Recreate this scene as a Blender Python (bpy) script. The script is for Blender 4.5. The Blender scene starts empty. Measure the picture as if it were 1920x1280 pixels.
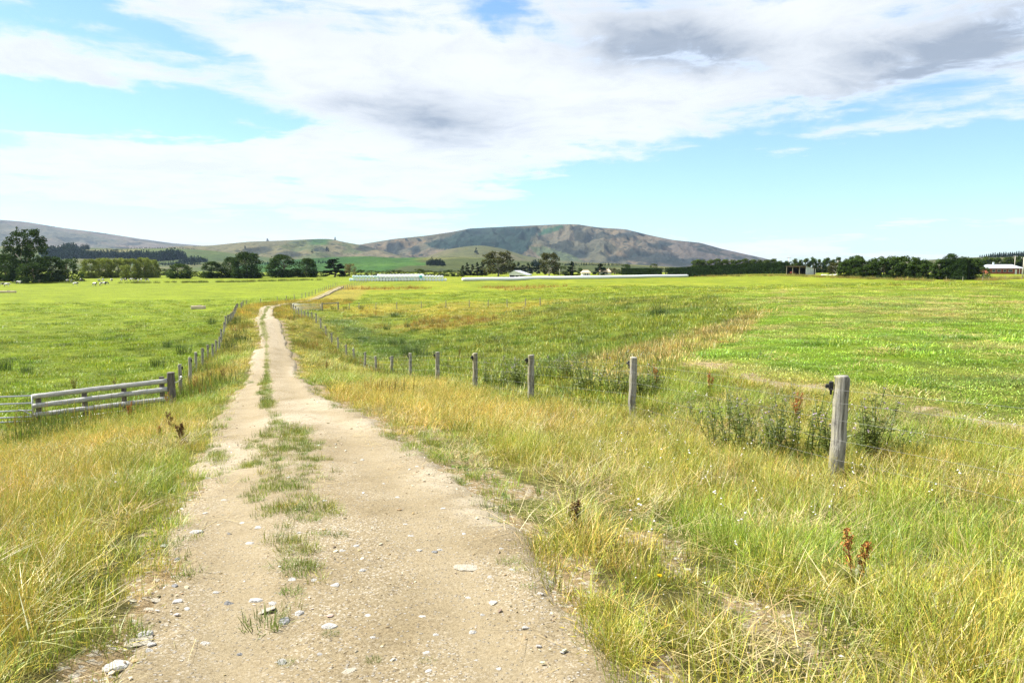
import bpy, bmesh, math, random
import numpy as np
from mathutils import Vector, Matrix

random.seed(7)
RNG = np.random.default_rng(11)
SC = bpy.context.scene
COL = SC.collection

# ------------------------------------------------------------------ camera
F_PX, CX, CY, Y_HOR = 1400.0, 960.0, 640.0, 505.0
CAM_Z = 8.0
PITCH = math.atan((CY - Y_HOR) / F_PX)
cam_data = bpy.data.cameras.new('camera')
cam_data.sensor_width = 36.0
cam_data.lens = 36.0 * F_PX / 1920.0
cam_data.clip_start = 0.1
cam_data.clip_end = 30000.0
cam = bpy.data.objects.new('camera', cam_data)
COL.objects.link(cam)
cam.location = (0, 0, CAM_Z)
cam.rotation_euler = (math.radians(90) - PITCH, 0, 0)
SC.camera = cam

# ------------------------------------------------------------------ light, sky, exposure
SUN_EL = math.radians(52)
SUN_AZ = math.radians(-74)            # measured from +Y (view direction), negative = to the left
SUN_DIR = Vector((math.sin(SUN_AZ) * math.cos(SUN_EL), math.cos(SUN_AZ) * math.cos(SUN_EL), math.sin(SUN_EL)))
sun_data = bpy.data.lights.new('sun', 'SUN')
sun_data.energy = 5.0
sun_data.angle = math.radians(0.5)
sun_data.color = (1.0, 0.965, 0.90)
sun = bpy.data.objects.new('sun', sun_data)
COL.objects.link(sun)
sun.location = (0, 0, 60)
sun.rotation_euler = SUN_DIR.to_track_quat('Z', 'Y').to_euler()

SC.view_settings.view_transform = 'Standard'
SC.view_settings.look = 'None'
SC.view_settings.gamma = 1.0
SC.view_settings.use_curve_mapping = False
SC.view_settings.exposure = 1.5
SC.cycles.max_bounces = 8
SC.cycles.diffuse_bounces = 3
SC.cycles.glossy_bounces = 2
SC.cycles.transmission_bounces = 4
SC.cycles.volume_bounces = 0
SC.cycles.transparent_max_bounces = 8
SC.cycles.use_denoising = True
SC.cycles.denoising_prefilter = 'NONE'
SC.cycles.caustics_reflective = False
SC.cycles.caustics_refractive = False


class NT:
    """small helper to write node graphs as expressions"""
    def __init__(self, tree):
        self.t = tree
        self.L = tree.links

    def node(self, kind, **kw):
        n = self.t.nodes.new(kind)
        for k, v in kw.items():
            setattr(n, k, v)
        return n

    def put(self, sock, v):
        if isinstance(v, bpy.types.NodeSocket):
            self.L.new(v, sock)
        elif v is not None:
            if hasattr(sock, 'default_value'):
                if sock.type == 'RGBA' and len(v) == 3:
                    v = (*v, 1.0)
                sock.default_value = v

    def m(self, op, a, b=None, c=None, clamp=False):
        n = self.node('ShaderNodeMath', operation=op, use_clamp=clamp)
        self.put(n.inputs[0], a)
        self.put(n.inputs[1], b)
        self.put(n.inputs[2], c)
        return n.outputs[0]

    def vm(self, op, a, b=None):
        n = self.node('ShaderNodeVectorMath', operation=op)
        self.put(n.inputs[0], a)
        self.put(n.inputs[1], b)
        return n.outputs[0]

    def noise(self, vec, scale, detail=4.0, rough=0.55, dist=0.0, out=0):
        n = self.node('ShaderNodeTexNoise')
        self.put(n.inputs['Vector'], vec)
        n.inputs['Scale'].default_value = scale
        n.inputs['Detail'].default_value = detail
        n.inputs['Roughness'].default_value = rough
        n.inputs['Distortion'].default_value = dist
        return n.outputs[out]

    def voronoi(self, vec, scale, feature='F1', out='Distance', rand=1.0):
        n = self.node('ShaderNodeTexVoronoi', feature=feature)
        self.put(n.inputs['Vector'], vec)
        n.inputs['Scale'].default_value = scale
        n.inputs['Randomness'].default_value = rand
        return n.outputs[out]

    def ramp(self, fac, a, b, smooth=True):
        n = self.node('ShaderNodeMapRange')
        n.interpolation_type = 'SMOOTHSTEP' if smooth else 'LINEAR'
        n.clamp = True
        self.put(n.inputs[0], fac)
        n.inputs[1].default_value = a
        n.inputs[2].default_value = b
        return n.outputs[0]

    def mix(self, fac, a, b, blend='MIX'):
        n = self.node('ShaderNodeMix', data_type='RGBA', blend_type=blend)
        self.put(n.inputs[0], fac)
        self.put(n.inputs[6], a)
        self.put(n.inputs[7], b)
        return n.outputs[2]

    def sep(self, v):
        n = self.node('ShaderNodeSeparateXYZ')
        self.put(n.inputs[0], v)
        return n.outputs

    def comb(self, x, y, z):
        n = self.node('ShaderNodeCombineXYZ')
        self.put(n.inputs[0], x)
        self.put(n.inputs[1], y)
        self.put(n.inputs[2], z)
        return n.outputs[0]

    def attr(self, name, kind='GEOMETRY', out='Color'):
        n = self.node('ShaderNodeAttribute', attribute_type=kind, attribute_name=name)
        return n.outputs[out]

    def bump(self, h, strength, dist=0.1):
        n = self.node('ShaderNodeBump')
        self.put(n.inputs['Height'], h)
        n.inputs['Strength'].default_value = strength
        n.inputs['Distance'].default_value = dist
        return n.outputs[0]

    def pos(self):
        return self.node('ShaderNodeNewGeometry').outputs['Position']

    def obj(self):
        return self.node('ShaderNodeTexCoord').outputs['Object']


# ---- the sky: a Nishita sky with broken cloud laid over it by direction
world = bpy.data.worlds.new('World')
SC.world = world
world.use_nodes = True
wt = world.node_tree
wt.nodes.clear()
W = NT(wt)
sky = W.node('ShaderNodeTexSky', sky_type='NISHITA')
sky.sun_disc = False
sky.sun_elevation = SUN_EL
sky.sun_rotation = SUN_AZ
sky.altitude = 100
sky.air_density = 1.0
sky.dust_density = 0.6
sky.ozone_density = 1.2
dirv = W.node('ShaderNodeTexCoord').outputs['Generated']
dx, dy, dz = W.sep(dirv)
az = W.m('ARCTAN2', dx, dy)
el = W.m('ARCSINE', dz)
zz = W.m('ADD', W.m('MAXIMUM', dz, 0.0), 0.10)
plane = W.comb(W.m('DIVIDE', dx, zz), W.m('DIVIDE', dy, zz), 0.0)       # flat cloud deck seen in perspective
streak = W.comb(W.m('ADD', W.m('MULTIPLY', az, 2.2), W.m('MULTIPLY', el, 3.0)), W.m('MULTIPLY', el, 22.0), 0.0)
warp_n = W.noise(plane, 1.3, 3.0, 0.55, 0.0, 1)
plane_w = W.vm('ADD', plane, W.vm('MULTIPLY', W.vm('SUBTRACT', warp_n, (0.5, 0.5, 0.5)), (0.55, 0.55, 0.0)))
n_big = W.noise(plane_w, 0.9, 7.0, 0.58)
n_fine = W.noise(plane_w, 3.6, 10.0, 0.66)
n_str = W.noise(streak, 1.35, 7.0, 0.6, 0.35)
# wobble for the placed features
wob = W.noise(plane, 1.8, 5.0, 0.6, 0.0, 1)
wx, wy, wz_ = W.sep(W.vm('SUBTRACT', wob, (0.5, 0.5, 0.5)))


def P_AZEL(px, py):
    x, y = (px - CX), F_PX * math.cos(PITCH) + (CY - py) * math.sin(PITCH)
    z = -F_PX * math.sin(PITCH) + (CY - py) * math.cos(PITCH)
    return math.atan2(x, y), math.atan2(z, math.hypot(x, y))


def blob(px, py, rx, ry, tilt=0.0, wobble=0.10, power=1.0):
    """soft ellipse round a direction of the sky, its edge broken by noise"""
    a0, e0 = P_AZEL(px, py)
    sx, sy = rx / F_PX, ry / F_PX
    u = W.m('SUBTRACT', W.m('ADD', az, W.m('MULTIPLY', wx, wobble * 2.2)), a0)
    v = W.m('SUBTRACT', W.m('ADD', el, W.m('MULTIPLY', wy, wobble * 0.8)), e0)
    c, s = math.cos(math.radians(tilt)), math.sin(math.radians(tilt))
    uu = W.m('DIVIDE', W.m('ADD', W.m('MULTIPLY', u, c), W.m('MULTIPLY', v, s)), sx)
    vv = W.m('DIVIDE', W.m('SUBTRACT', W.m('MULTIPLY', v, c), W.m('MULTIPLY', u, s)), sy)
    q = W.m('ADD', W.m('MULTIPLY', uu, uu), W.m('MULTIPLY', vv, vv))
    return W.m('EXPONENT', W.m('MULTIPLY', q, -power))


def total(items):
    acc = None
    for wgt, b in items:
        t = W.m('MULTIPLY', b, wgt)
        acc = t if acc is None else W.m('ADD', acc, t)
    return acc


gaps = total([
    (1.0, blob(130, 212, 280, 36, 3)), (0.6, blob(390, 240, 120, 30, 0)),
    (0.74, blob(1480, 335, 400, 58, 4, 0.10)), (0.55, blob(1150, 372, 190, 40, 8)),
    (0.60, blob(1800, 350, 300, 90, -5, 0.12)), (0.42, blob(1660, 200, 330, 34, 8)),
    (0.24, blob(930, 55, 75, 42, 0)), (0.36, blob(300, 95, 240, 44, -10, 0.10)),
    (0.30, blob(150, 10, 120, 16, -8)), (0.12, blob(1390, 118, 60, 22)),
    (0.22, blob(60, 395, 240, 20, 0)), (0.30, blob(1000, 405, 130, 26, 4)),
    (0.20, blob(1790, 430, 160, 22, 0)), (0.18, blob(560, 330, 260, 16, 0)),
])
puffs = total([
    (0.60, blob(440, 228, 62, 24, 0, 0.05)), (0.55, blob(1485, 285, 40, 9, 0, 0.03)),
    (0.55, blob(700, 180, 260, 90, 0)), (0.50, blob(1100, 190, 420, 95, 4)),
    (0.35, blob(700, 350, 330, 40, 0)), (0.6, blob(1500, 60, 70, 70, 0)), (0.5, blob(1650, 225, 260, 30, 8)), (0.30, blob(130, 165, 190, 36, -14)),
    (0.55, blob(1560, 450, 330, 18, 2)), (0.40, blob(1780, 425, 200, 8, 3)), (0.35, blob(1330, 428, 150, 7, -2)), (0.30, blob(1850, 300, 190, 14, 6)), (0.25, blob(300, 300, 380, 40, -3)),
])
grey = total([
    (1.25, blob(1255, 84, 165, 46, -6, 0.08)), (1.15, blob(1815, 84, 165, 46, 6, 0.08)),
    (0.90, blob(810, 222, 150, 40, -4, 0.07)), (0.22, blob(1480, 200, 240, 34, 5, 0.1)),
    (0.22, blob(1900, 5, 260, 50, 5)), (0.14, blob(560, 50, 260, 36, -8)), (0.08, blob(120, 120, 190, 46, -12)),
])
low = W.ramp(el, 0.16, 0.02)
base_n = W.m('ADD', W.m('MULTIPLY', n_big, W.m('SUBTRACT', 1.0, W.m('MULTIPLY', low, 0.65))),
             W.m('MULTIPLY', n_str, W.m('MULTIPLY', low, 0.65)))
cover = W.m('ADD', W.m('ADD', W.m('MULTIPLY', base_n, 0.75), W.m('MULTIPLY', n_fine, 0.34)),
            W.m('ADD', W.m('MULTIPLY', W.m('SUBTRACT', n_str, 0.5), 0.75), 0.11))
cover = W.m('SUBTRACT', W.m('ADD', cover, W.m('MULTIPLY', puffs, 0.55)), W.m('MULTIPLY', gaps, 0.95))
cover = W.m('SUBTRACT', cover, W.m('MULTIPLY', W.ramp(el, 0.20, 0.05), W.m('MULTIPLY', W.ramp(n_str, 0.58, 0.40), 0.26)))
mask = W.ramp(W.m('ADD', cover, W.m('MULTIPLY', W.m('SUBTRACT', n_fine, 0.5), 0.35)), 0.34, 0.72)
mask = W.m('MULTIPLY', mask, 0.97)
# grey bases: the thick parts of the deck
gn = W.m('ADD', 0.15, W.m('MULTIPLY', n_fine, 1.6))
greyf = W.m('MULTIPLY', grey, gn, clamp=True)
soft = W.m('MULTIPLY', W.ramp(W.m('ADD', W.m('MULTIPLY', n_big, 0.55), W.m('MULTIPLY', n_fine, 0.45)), 0.45, 0.64), 0.17)
greyf = W.m('MULTIPLY', W.m('ADD', W.m('MULTIPLY', greyf, 0.92), soft, clamp=True), W.ramp(mask, 0.55, 0.97))
cloud = W.mix(greyf, (4.45, 4.58, 4.72), (1.75, 2.02, 2.45))
skyc = W.mix(1.0, sky.outputs[0], (0.66, 0.82, 0.95), 'MULTIPLY')
final = W.mix(mask, skyc, cloud)
bg = W.node('ShaderNodeBackground')
W.put(bg.inputs['Color'], final)
bg.inputs['Strength'].default_value = 0.08
wo = W.node('ShaderNodeOutputWorld')
W.L.new(bg.outputs[0], wo.inputs['Surface'])
# ------------------------------------------------------------------ geometry of the place
CP, SP = math.cos(PITCH), math.sin(PITCH)


def at_depth(px, py, d):
    """point of the place seen at photo pixel (px, py), d metres ahead (used to survey positions)"""
    u, v = (px - CX) / F_PX, (CY - py) / F_PX
    return np.array([u * d, d * (CP + v * SP), CAM_Z + d * (-SP + v * CP)])


def survey(px, py, d):
    p = at_depth(px, py, d)
    return (p[0], p[1], CAM_Z - p[2])


# surveyed ground points: (pixel x, pixel y, metres ahead)
_g = [
    # the track
    (680, 1280, 3.5), (540, 950, 6.5), (700, 950, 6.4), (540, 870, 9.0), (550, 800, 13.0), (520, 720, 25.5), (510, 650, 46), (500, 600, 78), (500, 577, 122),
    (200, 1280, 3.4), (1150, 1280, 3.4),
    # right fence line
    (1567, 895, 8.75), (1185, 782, 14.4), (995, 752, 18.6), (891, 733, 22.6), (820, 719, 28.5), (770, 713, 34), (734, 707, 40), (706, 701, 47), (684, 691, 54), (664, 682, 60), (634, 655, 74), (545, 581, 124),
    # left verge, rail fence, left paddock
    (60, 1280, 3.2), (150, 1000, 6.0), (60, 900, 9.8), (60, 830, 19.5), (68, 803, 22), (318, 762, 24.5), (-150, 830, 21), (368, 700, 40), (440, 620, 72), (445, 581, 126),
    (200, 700, 46), (0, 700, 46), (0, 740, 34.5), (-400, 720, 40), (200, 620, 83), (0, 620, 83), (-400, 620, 83), (350, 650, 63), (200, 560, 172), (0, 560, 172), (-500, 560, 172), (440, 565, 160),
    (0, 535, 300), (250, 535, 300), (100, 523, 380), (300, 522, 390), (500, 520, 420), (-600, 523, 380),
    # basin between the fence and the terrace
    (800, 600, 97), (900, 640, 62), (1000, 640, 54), (1100, 640, 46), (1200, 640, 38), (1300, 620, 39), (1000, 700, 28), (850, 690, 38), (700, 630, 90), (640, 600, 110), (1150, 590, 62), (1280, 600, 50), (720, 575, 128),
    # terrace and right field
    (1270, 680, 20.4), (1430, 592, 43), (1450, 715, 16.4), (1565, 745, 14.3), (1900, 815, 10.6), (1700, 660, 20), (1900, 700, 16), (1900, 620, 28), (1600, 560, 61), (1850, 560, 58), (1600, 535, 120), (1900, 532, 118), (1340, 546, 112), (1300, 560, 78), (1000, 571, 106), (1150, 558, 100),
    (1700, 1000, 6.4), (1900, 1280, 3.3), (1400, 1000, 6.3), (2400, 700, 15), (2600, 560, 60), (1900, 900, 8.0), (1250, 900, 8.6),
    # the far flat
    (640, 540, 225), (740, 527, 305), (866, 527, 300), (1290, 519.5, 370), (1000, 545, 165), (1200, 535, 175), (1500, 520, 260), (1450, 540, 140), (990, 517, 430), (1510, 515, 300), (1800, 524, 235), (1870, 514, 300), (1870, 513.5, 345), (1500, 513.5, 340), (1400, 513.5, 350), (1200, 515, 410), (1100, 517, 440), (2100, 516, 300), (700, 550, 185), (850, 545, 190),
    (2600, 520, 250),
]
_S = [survey(*g) for g in _g]
_S += [(0, 0, 1.85), (0, -12, 1.8), (0, -60, 1.6), (-12, 0, 2.6), (-40, 0, 4.6), (-40, -60, 4.0), (15, 0, 2.1), (40, 0, 2.2), (60, -60, 1.8), (200, 40, 2.3), (-200, 40, 6.6), (-300, 300, 6.0), (300, 150, 2.5), (0, -200, 1.6), (-200, -200, 4.0), (200, -200, 1.8)]
_t0, _t1 = survey(867, 527, 298), survey(1290, 519.7, 368)
for _f in np.linspace(0, 1, 9):
    _S.append(tuple(_t0[i] + (_t1[i] - _t0[i]) * _f for i in range(3)))
for _x in (660, 700, 780, 830):
    _S.append(survey(_x, 527, 302))
for _x in (-900, -300, 0, 300, 900):
    _S.append((_x, 900, 4.6))
_S = np.array(_S)


def _warp(x, y):
    return np.stack([np.arcsinh(np.asarray(x, float) / 6.0), np.arcsinh(np.asarray(y, float) / 6.0)], -1)


_Pw = _warp(_S[:, 0], _S[:, 1])
_n = len(_Pw)


def _k(r2):
    return np.where(r2 > 1e-12, r2 * np.log(np.maximum(r2, 1e-12)) * 0.5, 0.0)


_K = _k(((_Pw[:, None] - _Pw[None]) ** 2).sum(-1)) + np.eye(_n) * 0.004
_A = np.zeros((_n + 3, _n + 3))
_A[:_n, :_n] = _K
_A[:_n, _n] = 1
_A[:_n, _n + 1:] = _Pw
_A[_n, :_n] = 1
_A[_n + 1:, :_n] = _Pw.T
_cof = np.linalg.solve(_A, np.concatenate([_S[:, 2], np.zeros(3)]))


def _hash(ix, iy, seed):
    h = (ix.astype(np.int64) * 374761393 + iy.astype(np.int64) * 668265263 + seed * 1442695041) & 0xFFFFFFFF
    h = ((h ^ (h >> 13)) * 1274126177) & 0xFFFFFFFF
    return ((h ^ (h >> 16)) & 0xFFFF) / 65535.0


def vnoise(x, y, seed=0):
    ix, iy = np.floor(x), np.floor(y)
    fx, fy = x - ix, y - iy
    fx = fx * fx * (3 - 2 * fx)
    fy = fy * fy * (3 - 2 * fy)
    a, b = _hash(ix, iy, seed), _hash(ix + 1, iy, seed)
    c, d = _hash(ix, iy + 1, seed), _hash(ix + 1, iy + 1, seed)
    return (a * (1 - fx) + b * fx) * (1 - fy) + (c * (1 - fx) + d * fx) * fy


def fbm(x, y, seed=0, octaves=4, gain=0.5):
    x, y = np.asarray(x, float), np.asarray(y, float)
    s, a, t = 0.0, 1.0, 0.0
    for o in range(octaves):
        s = s + a * vnoise(x * 2 ** o + 17.3 * o, y * 2 ** o - 9.1 * o, seed + o)
        t += a
        a *= gain
    return s / t


def sstep(a, b, v):
    t = np.clip((np.asarray(v, float) - a) / (b - a), 0, 1)
    return t * t * (3 - 2 * t)


def ground_raw(x, y):
    x, y = np.asarray(x, float), np.asarray(y, float)
    sh = x.shape
    x, y = x.ravel(), y.ravel()
    out = np.empty(len(x))
    for i in range(0, len(x), 40000):
        q = _warp(x[i:i + 40000], y[i:i + 40000])
        r2 = ((q ** 2).sum(-1)[:, None] + (_Pw ** 2).sum(-1)[None] - 2 * q @ _Pw.T)
        out[i:i + 40000] = _k(np.maximum(r2, 0)) @ _cof[:_n] + _cof[_n] + q @ _cof[_n + 1:]
    drop = np.clip(out, 1.4, 7.6)
    dist = np.hypot(x, y)
    w = sstep(480, 900, dist)
    drop = drop * (1 - w) + 4.6 * w
    return (CAM_Z - drop).reshape(sh)


def ground(x, y):
    """height of the ground"""
    x, y = np.asarray(x, float), np.asarray(y, float)
    dist = np.hypot(x, y)
    z = ground_raw(x, y)
    amp = np.clip(dist / 60.0, 0.06, 1.0)
    fade = 1 - sstep(250, 500, dist)
    z = z + fade * ((fbm(x / 7.0, y / 7.0, 3) - 0.5) * 0.34 * amp + (fbm(x / 0.9, y / 0.9, 5, 3) - 0.5) * 0.07 * np.clip(amp * 3, 0.3, 1))
    return z


def on_ground(px, py):
    """where the line of sight through photo pixel (px, py) meets the ground: survey of world positions"""
    px, py = np.atleast_1d(np.asarray(px, float)), np.atleast_1d(np.asarray(py, float))
    u, v = (px - CX) / F_PX, (CY - py) / F_PX
    D = np.stack([u, CP + v * SP, -SP + v * CP], -1)
    ts = np.exp(np.linspace(math.log(2.0), math.log(1500.0), 220))
    P = D[:, None] * ts[None, :, None]
    below = (CAM_Z + P[..., 2]) < ground_raw(P[..., 0], P[..., 1])
    hit = below.argmax(1)
    hit = np.where(below.any(1), hit, len(ts) - 1)
    hi = ts[hit]
    lo = ts[np.maximum(hit - 1, 0)]
    for _ in range(18):
        mid = 0.5 * (lo + hi)
        Q = D * mid[:, None]
        b = (CAM_Z + Q[:, 2]) < ground_raw(Q[:, 0], Q[:, 1])
        hi = np.where(b, mid, hi)
        lo = np.where(b, lo, mid)
    Q = D * hi[:, None]
    return np.stack([Q[:, 0], Q[:, 1], ground(Q[:, 0], Q[:, 1])], -1)


def og(px, py):
    return on_ground([px], [py])[0]


def inside(poly, x, y):
    x, y = np.asarray(x, float), np.asarray(y, float)
    c = np.zeros(x.shape, bool)
    n = len(poly)
    for i in range(n):
        x1, y1 = poly[i][:2]
        x2, y2 = poly[(i + 1) % n][:2]
        if y1 == y2:
            continue
        k = ((y1 > y) != (y2 > y)) & (x < (x2 - x1) * (y - y1) / (y2 - y1) + x1)
        c ^= k
    return c


def seg_dist(line, x, y):
    """distance from points to a polyline, and the arc-length parameter of the nearest point, and the side (+ = right)"""
    x, y = np.asarray(x, float), np.asarray(y, float)
    best = np.full(x.shape, 1e18)
    par = np.zeros(x.shape)
    side = np.zeros(x.shape)
    acc = 0.0
    for i in range(len(line) - 1):
        ax, ay = line[i][:2]
        bx, by = line[i + 1][:2]
        ex, ey = bx - ax, by - ay
        L2 = ex * ex + ey * ey
        L = math.sqrt(L2)
        t = np.clip(((x - ax) * ex + (y - ay) * ey) / L2, 0, 1)
        ddx, ddy = x - ax - t * ex, y - ay - t * ey
        d = ddx * ddx + ddy * ddy
        k = d < best
        best = np.where(k, d, best)
        par = np.where(k, acc + t * L, par)
        side = np.where(k, np.sign(ex * -ddy + ey * ddx), side)
        acc += L
    return np.sqrt(best), par, side


def dens(line, step):
    """resample a polyline smoothly (Catmull-Rom) at about step metres"""
    P = [np.array(p[:2], float) for p in line]
    P = [2 * P[0] - P[1]] + P + [2 * P[-1] - P[-2]]
    out = []
    for i in range(1, len(P) - 2):
        p0, p1, p2, p3 = P[i - 1:i + 3]
        n = max(1, int(np.linalg.norm(p2 - p1) / step))
        for k in range(n):
            t = k / n
            out.append(0.5 * (2 * p1 + (p2 - p0) * t + (2 * p0 - 5 * p1 + 4 * p2 - p3) * t * t + (3 * p1 - p0 - 3 * p2 + p3) * t ** 3))
    out.append(P[-2])
    return np.array(out)


# ---- the gravel track: surveyed edges -> centre line and half widths in metres
_edges = [(1280, 205, 1230), (1200, 238, 1130), (1100, 275, 1045), (1000, 305, 965), (930, 350, 880), (870, 390, 790), (830, 412, 745), (800, 428, 700),
          (750, 447, 592), (700, 462, 563), (650, 474, 551), (620, 479, 537), (600, 478, 524), (588, 480, 517), (580, 486, 516), (576, 496, 524)]
_tr = []
for _y, _l, _r in _edges:
    a, b = on_ground([_l, _r], [_y, _y])
    _tr.append(((a[0] + b[0]) / 2, (a[1] + b[1]) / 2, abs(b[0] - a[0]) / 2))
_p0, _p1 = _tr[0], _tr[1]
_tr = [(_p0[0] + 0.5, -14.0, 1.35), (_p0[0] + 0.1, -3.0, 1.3), (_p0[0] + 0.02, 1.2, 1.25)] + _tr
for _x, _y in ((532, 572.5), (575, 566), (605, 555), (625, 546), (641, 538.5)):
    q = og(_x, _y)
    _tr.append((q[0], q[1], 0.85))
TRACK_W = np.array(_tr)
for _i in range(3, len(TRACK_W)):
    if TRACK_W[_i, 1] > 30:
        TRACK_W[_i, 2] = np.clip(TRACK_W[_i, 2], 0.8 if TRACK_W[_i, 1] > 128 else 1.15, 1.45)
TRACK = dens([t[:2] for t in TRACK_W], 0.5)
_arc = np.concatenate([[0], np.cumsum(np.linalg.norm(np.diff(TRACK, axis=0), axis=1))])
_tp = seg_dist(TRACK, TRACK_W[:, 0], TRACK_W[:, 1])[1]


def track_at(x, y):
    """signed distance / half width across the track (1 = edge), arc length, metres from the centre line (+ = right)"""
    d, par, side = seg_dist(TRACK[::4], x, y)
    hw = np.interp(par, _tp, TRACK_W[:, 2])
    return d / hw, par, d * side, hw


# ---- fence lines and zone outlines in metres
RF_PX = [(1567, 895), (1185, 782), (995, 752), (891, 733), (820, 719), (770, 713), (734, 707), (706, 701), (684, 691), (664, 682), (649, 669), (634, 655)]
RIGHT_POSTS = [og(*p) for p in RF_PX]
_end = og(546, 581)
_a = RIGHT_POSTS[-1]
_nn = int(np.linalg.norm(_end[:2] - _a[:2]) / 4.6)
for k in range(1, _nn + 1):
    q = _a + (_end - _a) * k / _nn
    q[2] = ground(q[0], q[1])
    RIGHT_POSTS.append(q)
_d = RIGHT_POSTS[0] - RIGHT_POSTS[1]
_q = RIGHT_POSTS[0] + _d * 0.9
_q[2] = ground(_q[0], _q[1])
RIGHT_POSTS.insert(0, _q)
RIGHT_LINE = np.array([[RIGHT_POSTS[0][0] + 3 * _d[0], RIGHT_POSTS[0][1] + 3 * _d[1]]] + [p[:2] for p in RIGHT_POSTS])
LEFT_PX = [(318, 762), (339, 735), (357, 716), (368, 703)]
_l0 = og(368, 703)
_l1 = og(446, 581)
LEFT_POSTS = [og(339, 741), og(357, 720), _l0]
_nn = int(np.linalg.norm(_l1[:2] - _l0[:2]) / 4.7)
for k in range(1, _nn + 1):
    q = _l0 + (_l1 - _l0) * k / _nn
    q[2] = ground(q[0], q[1])
    LEFT_POSTS.append(q)
RAIL_A, RAIL_B = at_depth(70, 803, 23.4), at_depth(316, 763, 24.4)
for q in (RAIL_A, RAIL_B):
    q[2] = ground(q[0], q[1])
LEFT_LINE = np.array([[-30.0, 14.0], [-19.5, 20.6], RAIL_A[:2], RAIL_B[:2]] + [p[:2] for p in LEFT_POSTS])
FAR_LEFT = dens([og(*p)[:2] for p in ((452, 581), (462, 573), (520, 566.5), (566, 559), (598, 549), (632, 536))], 4.7)


def zone(pts):
    return on_ground([p[0] for p in pts], [p[1] for p in pts])[:, :2]


Z_RIGHT = zone([(1268, 684), (1335, 650), (1415, 605), (1440, 588), (1385, 571), (1330, 556), (1420, 543), (1920, 537), (2600, 540), (3200, 640), (3200, 800), (2400, 860), (1900, 812), (1565, 748), (1300, 692)])
Z_BASIN = zone([(546, 582), (640, 655), (720, 703), (890, 732), (995, 751), (1185, 780), (1285, 690), (1268, 684), (1335, 650), (1415, 605), (1440, 588), (1385, 571), (1330, 556), (1200, 560), (1000, 571), (880, 576), (700, 578), (600, 579)])
Z_YELLOW = zone([(600, 577), (700, 572), (900, 566), (1040, 560), (1130, 560), (1000, 577), (920, 586), (960, 600), (880, 604), (760, 592), (640, 586)])
Z_LIP = zone([(1075, 690), (1200, 652), (1300, 622), (1400, 590), (1445, 585), (1430, 602), (1340, 650), (1260, 690), (1180, 715)])
LEFT_FIELD_X = None
# ------------------------------------------------------------------ mesh and material helpers
def mesh_np(name, verts, faces, smooth=False, attrs=None):
    """mesh from arrays; faces is a list of (n, k) index arrays"""
    me = bpy.data.meshes.new(name)
    verts = np.asarray(verts, np.float32)
    me.vertices.add(len(verts))
    me.vertices.foreach_set('co', verts.ravel())
    loops = np.concatenate([np.asarray(f, np.int32).ravel() for f in faces])
    sizes = np.concatenate([np.full(len(f), np.asarray(f).shape[1], np.int32) for f in faces])
    me.loops.add(len(loops))
    me.loops.foreach_set('vertex_index', loops)
    me.polygons.add(len(sizes))
    me.polygons.foreach_set('loop_start', np.concatenate([[0], np.cumsum(sizes)[:-1]]).astype(np.int32))
    me.polygons.foreach_set('loop_total', sizes)
    if smooth:
        me.polygons.foreach_set('use_smooth', np.ones(len(sizes), bool))
    for nm, arr in (attrs or {}).items():
        arr = np.asarray(arr, np.float32)
        a = me.attributes.new(nm, 'FLOAT_COLOR', 'POINT')
        if arr.shape[1] == 3:
            arr = np.concatenate([arr, np.ones((len(arr), 1), np.float32)], 1)
        a.data.foreach_set('color', arr.ravel())
    me.update(calc_edges=True)
    return me


def link(name, data, parent=None, loc=None, rot=None, mat=None):
    o = bpy.data.objects.new(name, data)
    COL.objects.link(o)
    if parent is not None:
        o.parent = parent
    if loc is not None:
        o.location = loc
    if rot is not None:
        o.rotation_euler = rot
    if mat is not None and data is not None:
        data.materials.clear()
        data.materials.append(mat)
    return o


def tag(o, label=None, cat=None, group=None, kind=None):
    if label:
        o['label'] = label
    if cat:
        o['category'] = cat
    if group:
        o['group'] = group
    if kind:
        o['kind'] = kind
    return o


def thing(name, label, cat, loc=(0, 0, 0), rz=0.0, group=None):
    o = bpy.data.objects.new(name, None)
    o.empty_display_size = 0.2
    COL.objects.link(o)
    o.location = loc
    o.rotation_euler = (0, 0, rz)
    return tag(o, label, cat, group)


def dup(root, loc, rz=0.0, scale=(1, 1, 1), label=None, group=None):
    """copy of a thing with copies of its parts and sub-parts (mesh data shared)"""
    r = root.copy()
    COL.objects.link(r)
    r.location = loc
    r.rotation_euler = (0, 0, rz)
    r.scale = scale
    if label:
        r['label'] = label
    if group:
        r['group'] = group
    for ch in list(root.children):
        c = ch.copy()
        COL.objects.link(c)
        c.parent = r
        for g in list(ch.children):
            d = g.copy()
            COL.objects.link(d)
            d.parent = c
    return r


def bm_obj(name, bm, mat, parent=None, loc=None, rot=None, smooth=False):
    me = bpy.data.meshes.new(name)
    bm.normal_update()
    bm.to_mesh(me)
    bm.free()
    if smooth:
        for p in me.polygons:
            p.use_smooth = True
    return link(name, me, parent, loc, rot, mat)


def add_box(bm, c, s, rot=None, bevel=0.0):
    g = bmesh.ops.create_cube(bm, size=1.0)
    vs = g['verts']
    bmesh.ops.scale(bm, vec=s, verts=vs)
    if bevel:
        es = {e for v in vs for e in v.link_edges}
        r = bmesh.ops.bevel(bm, geom=list(es), offset=bevel, segments=1, affect='EDGES')
        vs = list({v for f in r['faces'] for v in f.verts} | {v for v in vs if v.is_valid})
    if rot is not None:
        bmesh.ops.rotate(bm, cent=(0, 0, 0), matrix=rot, verts=vs)
    bmesh.ops.translate(bm, vec=c, verts=vs)
    return vs


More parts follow.
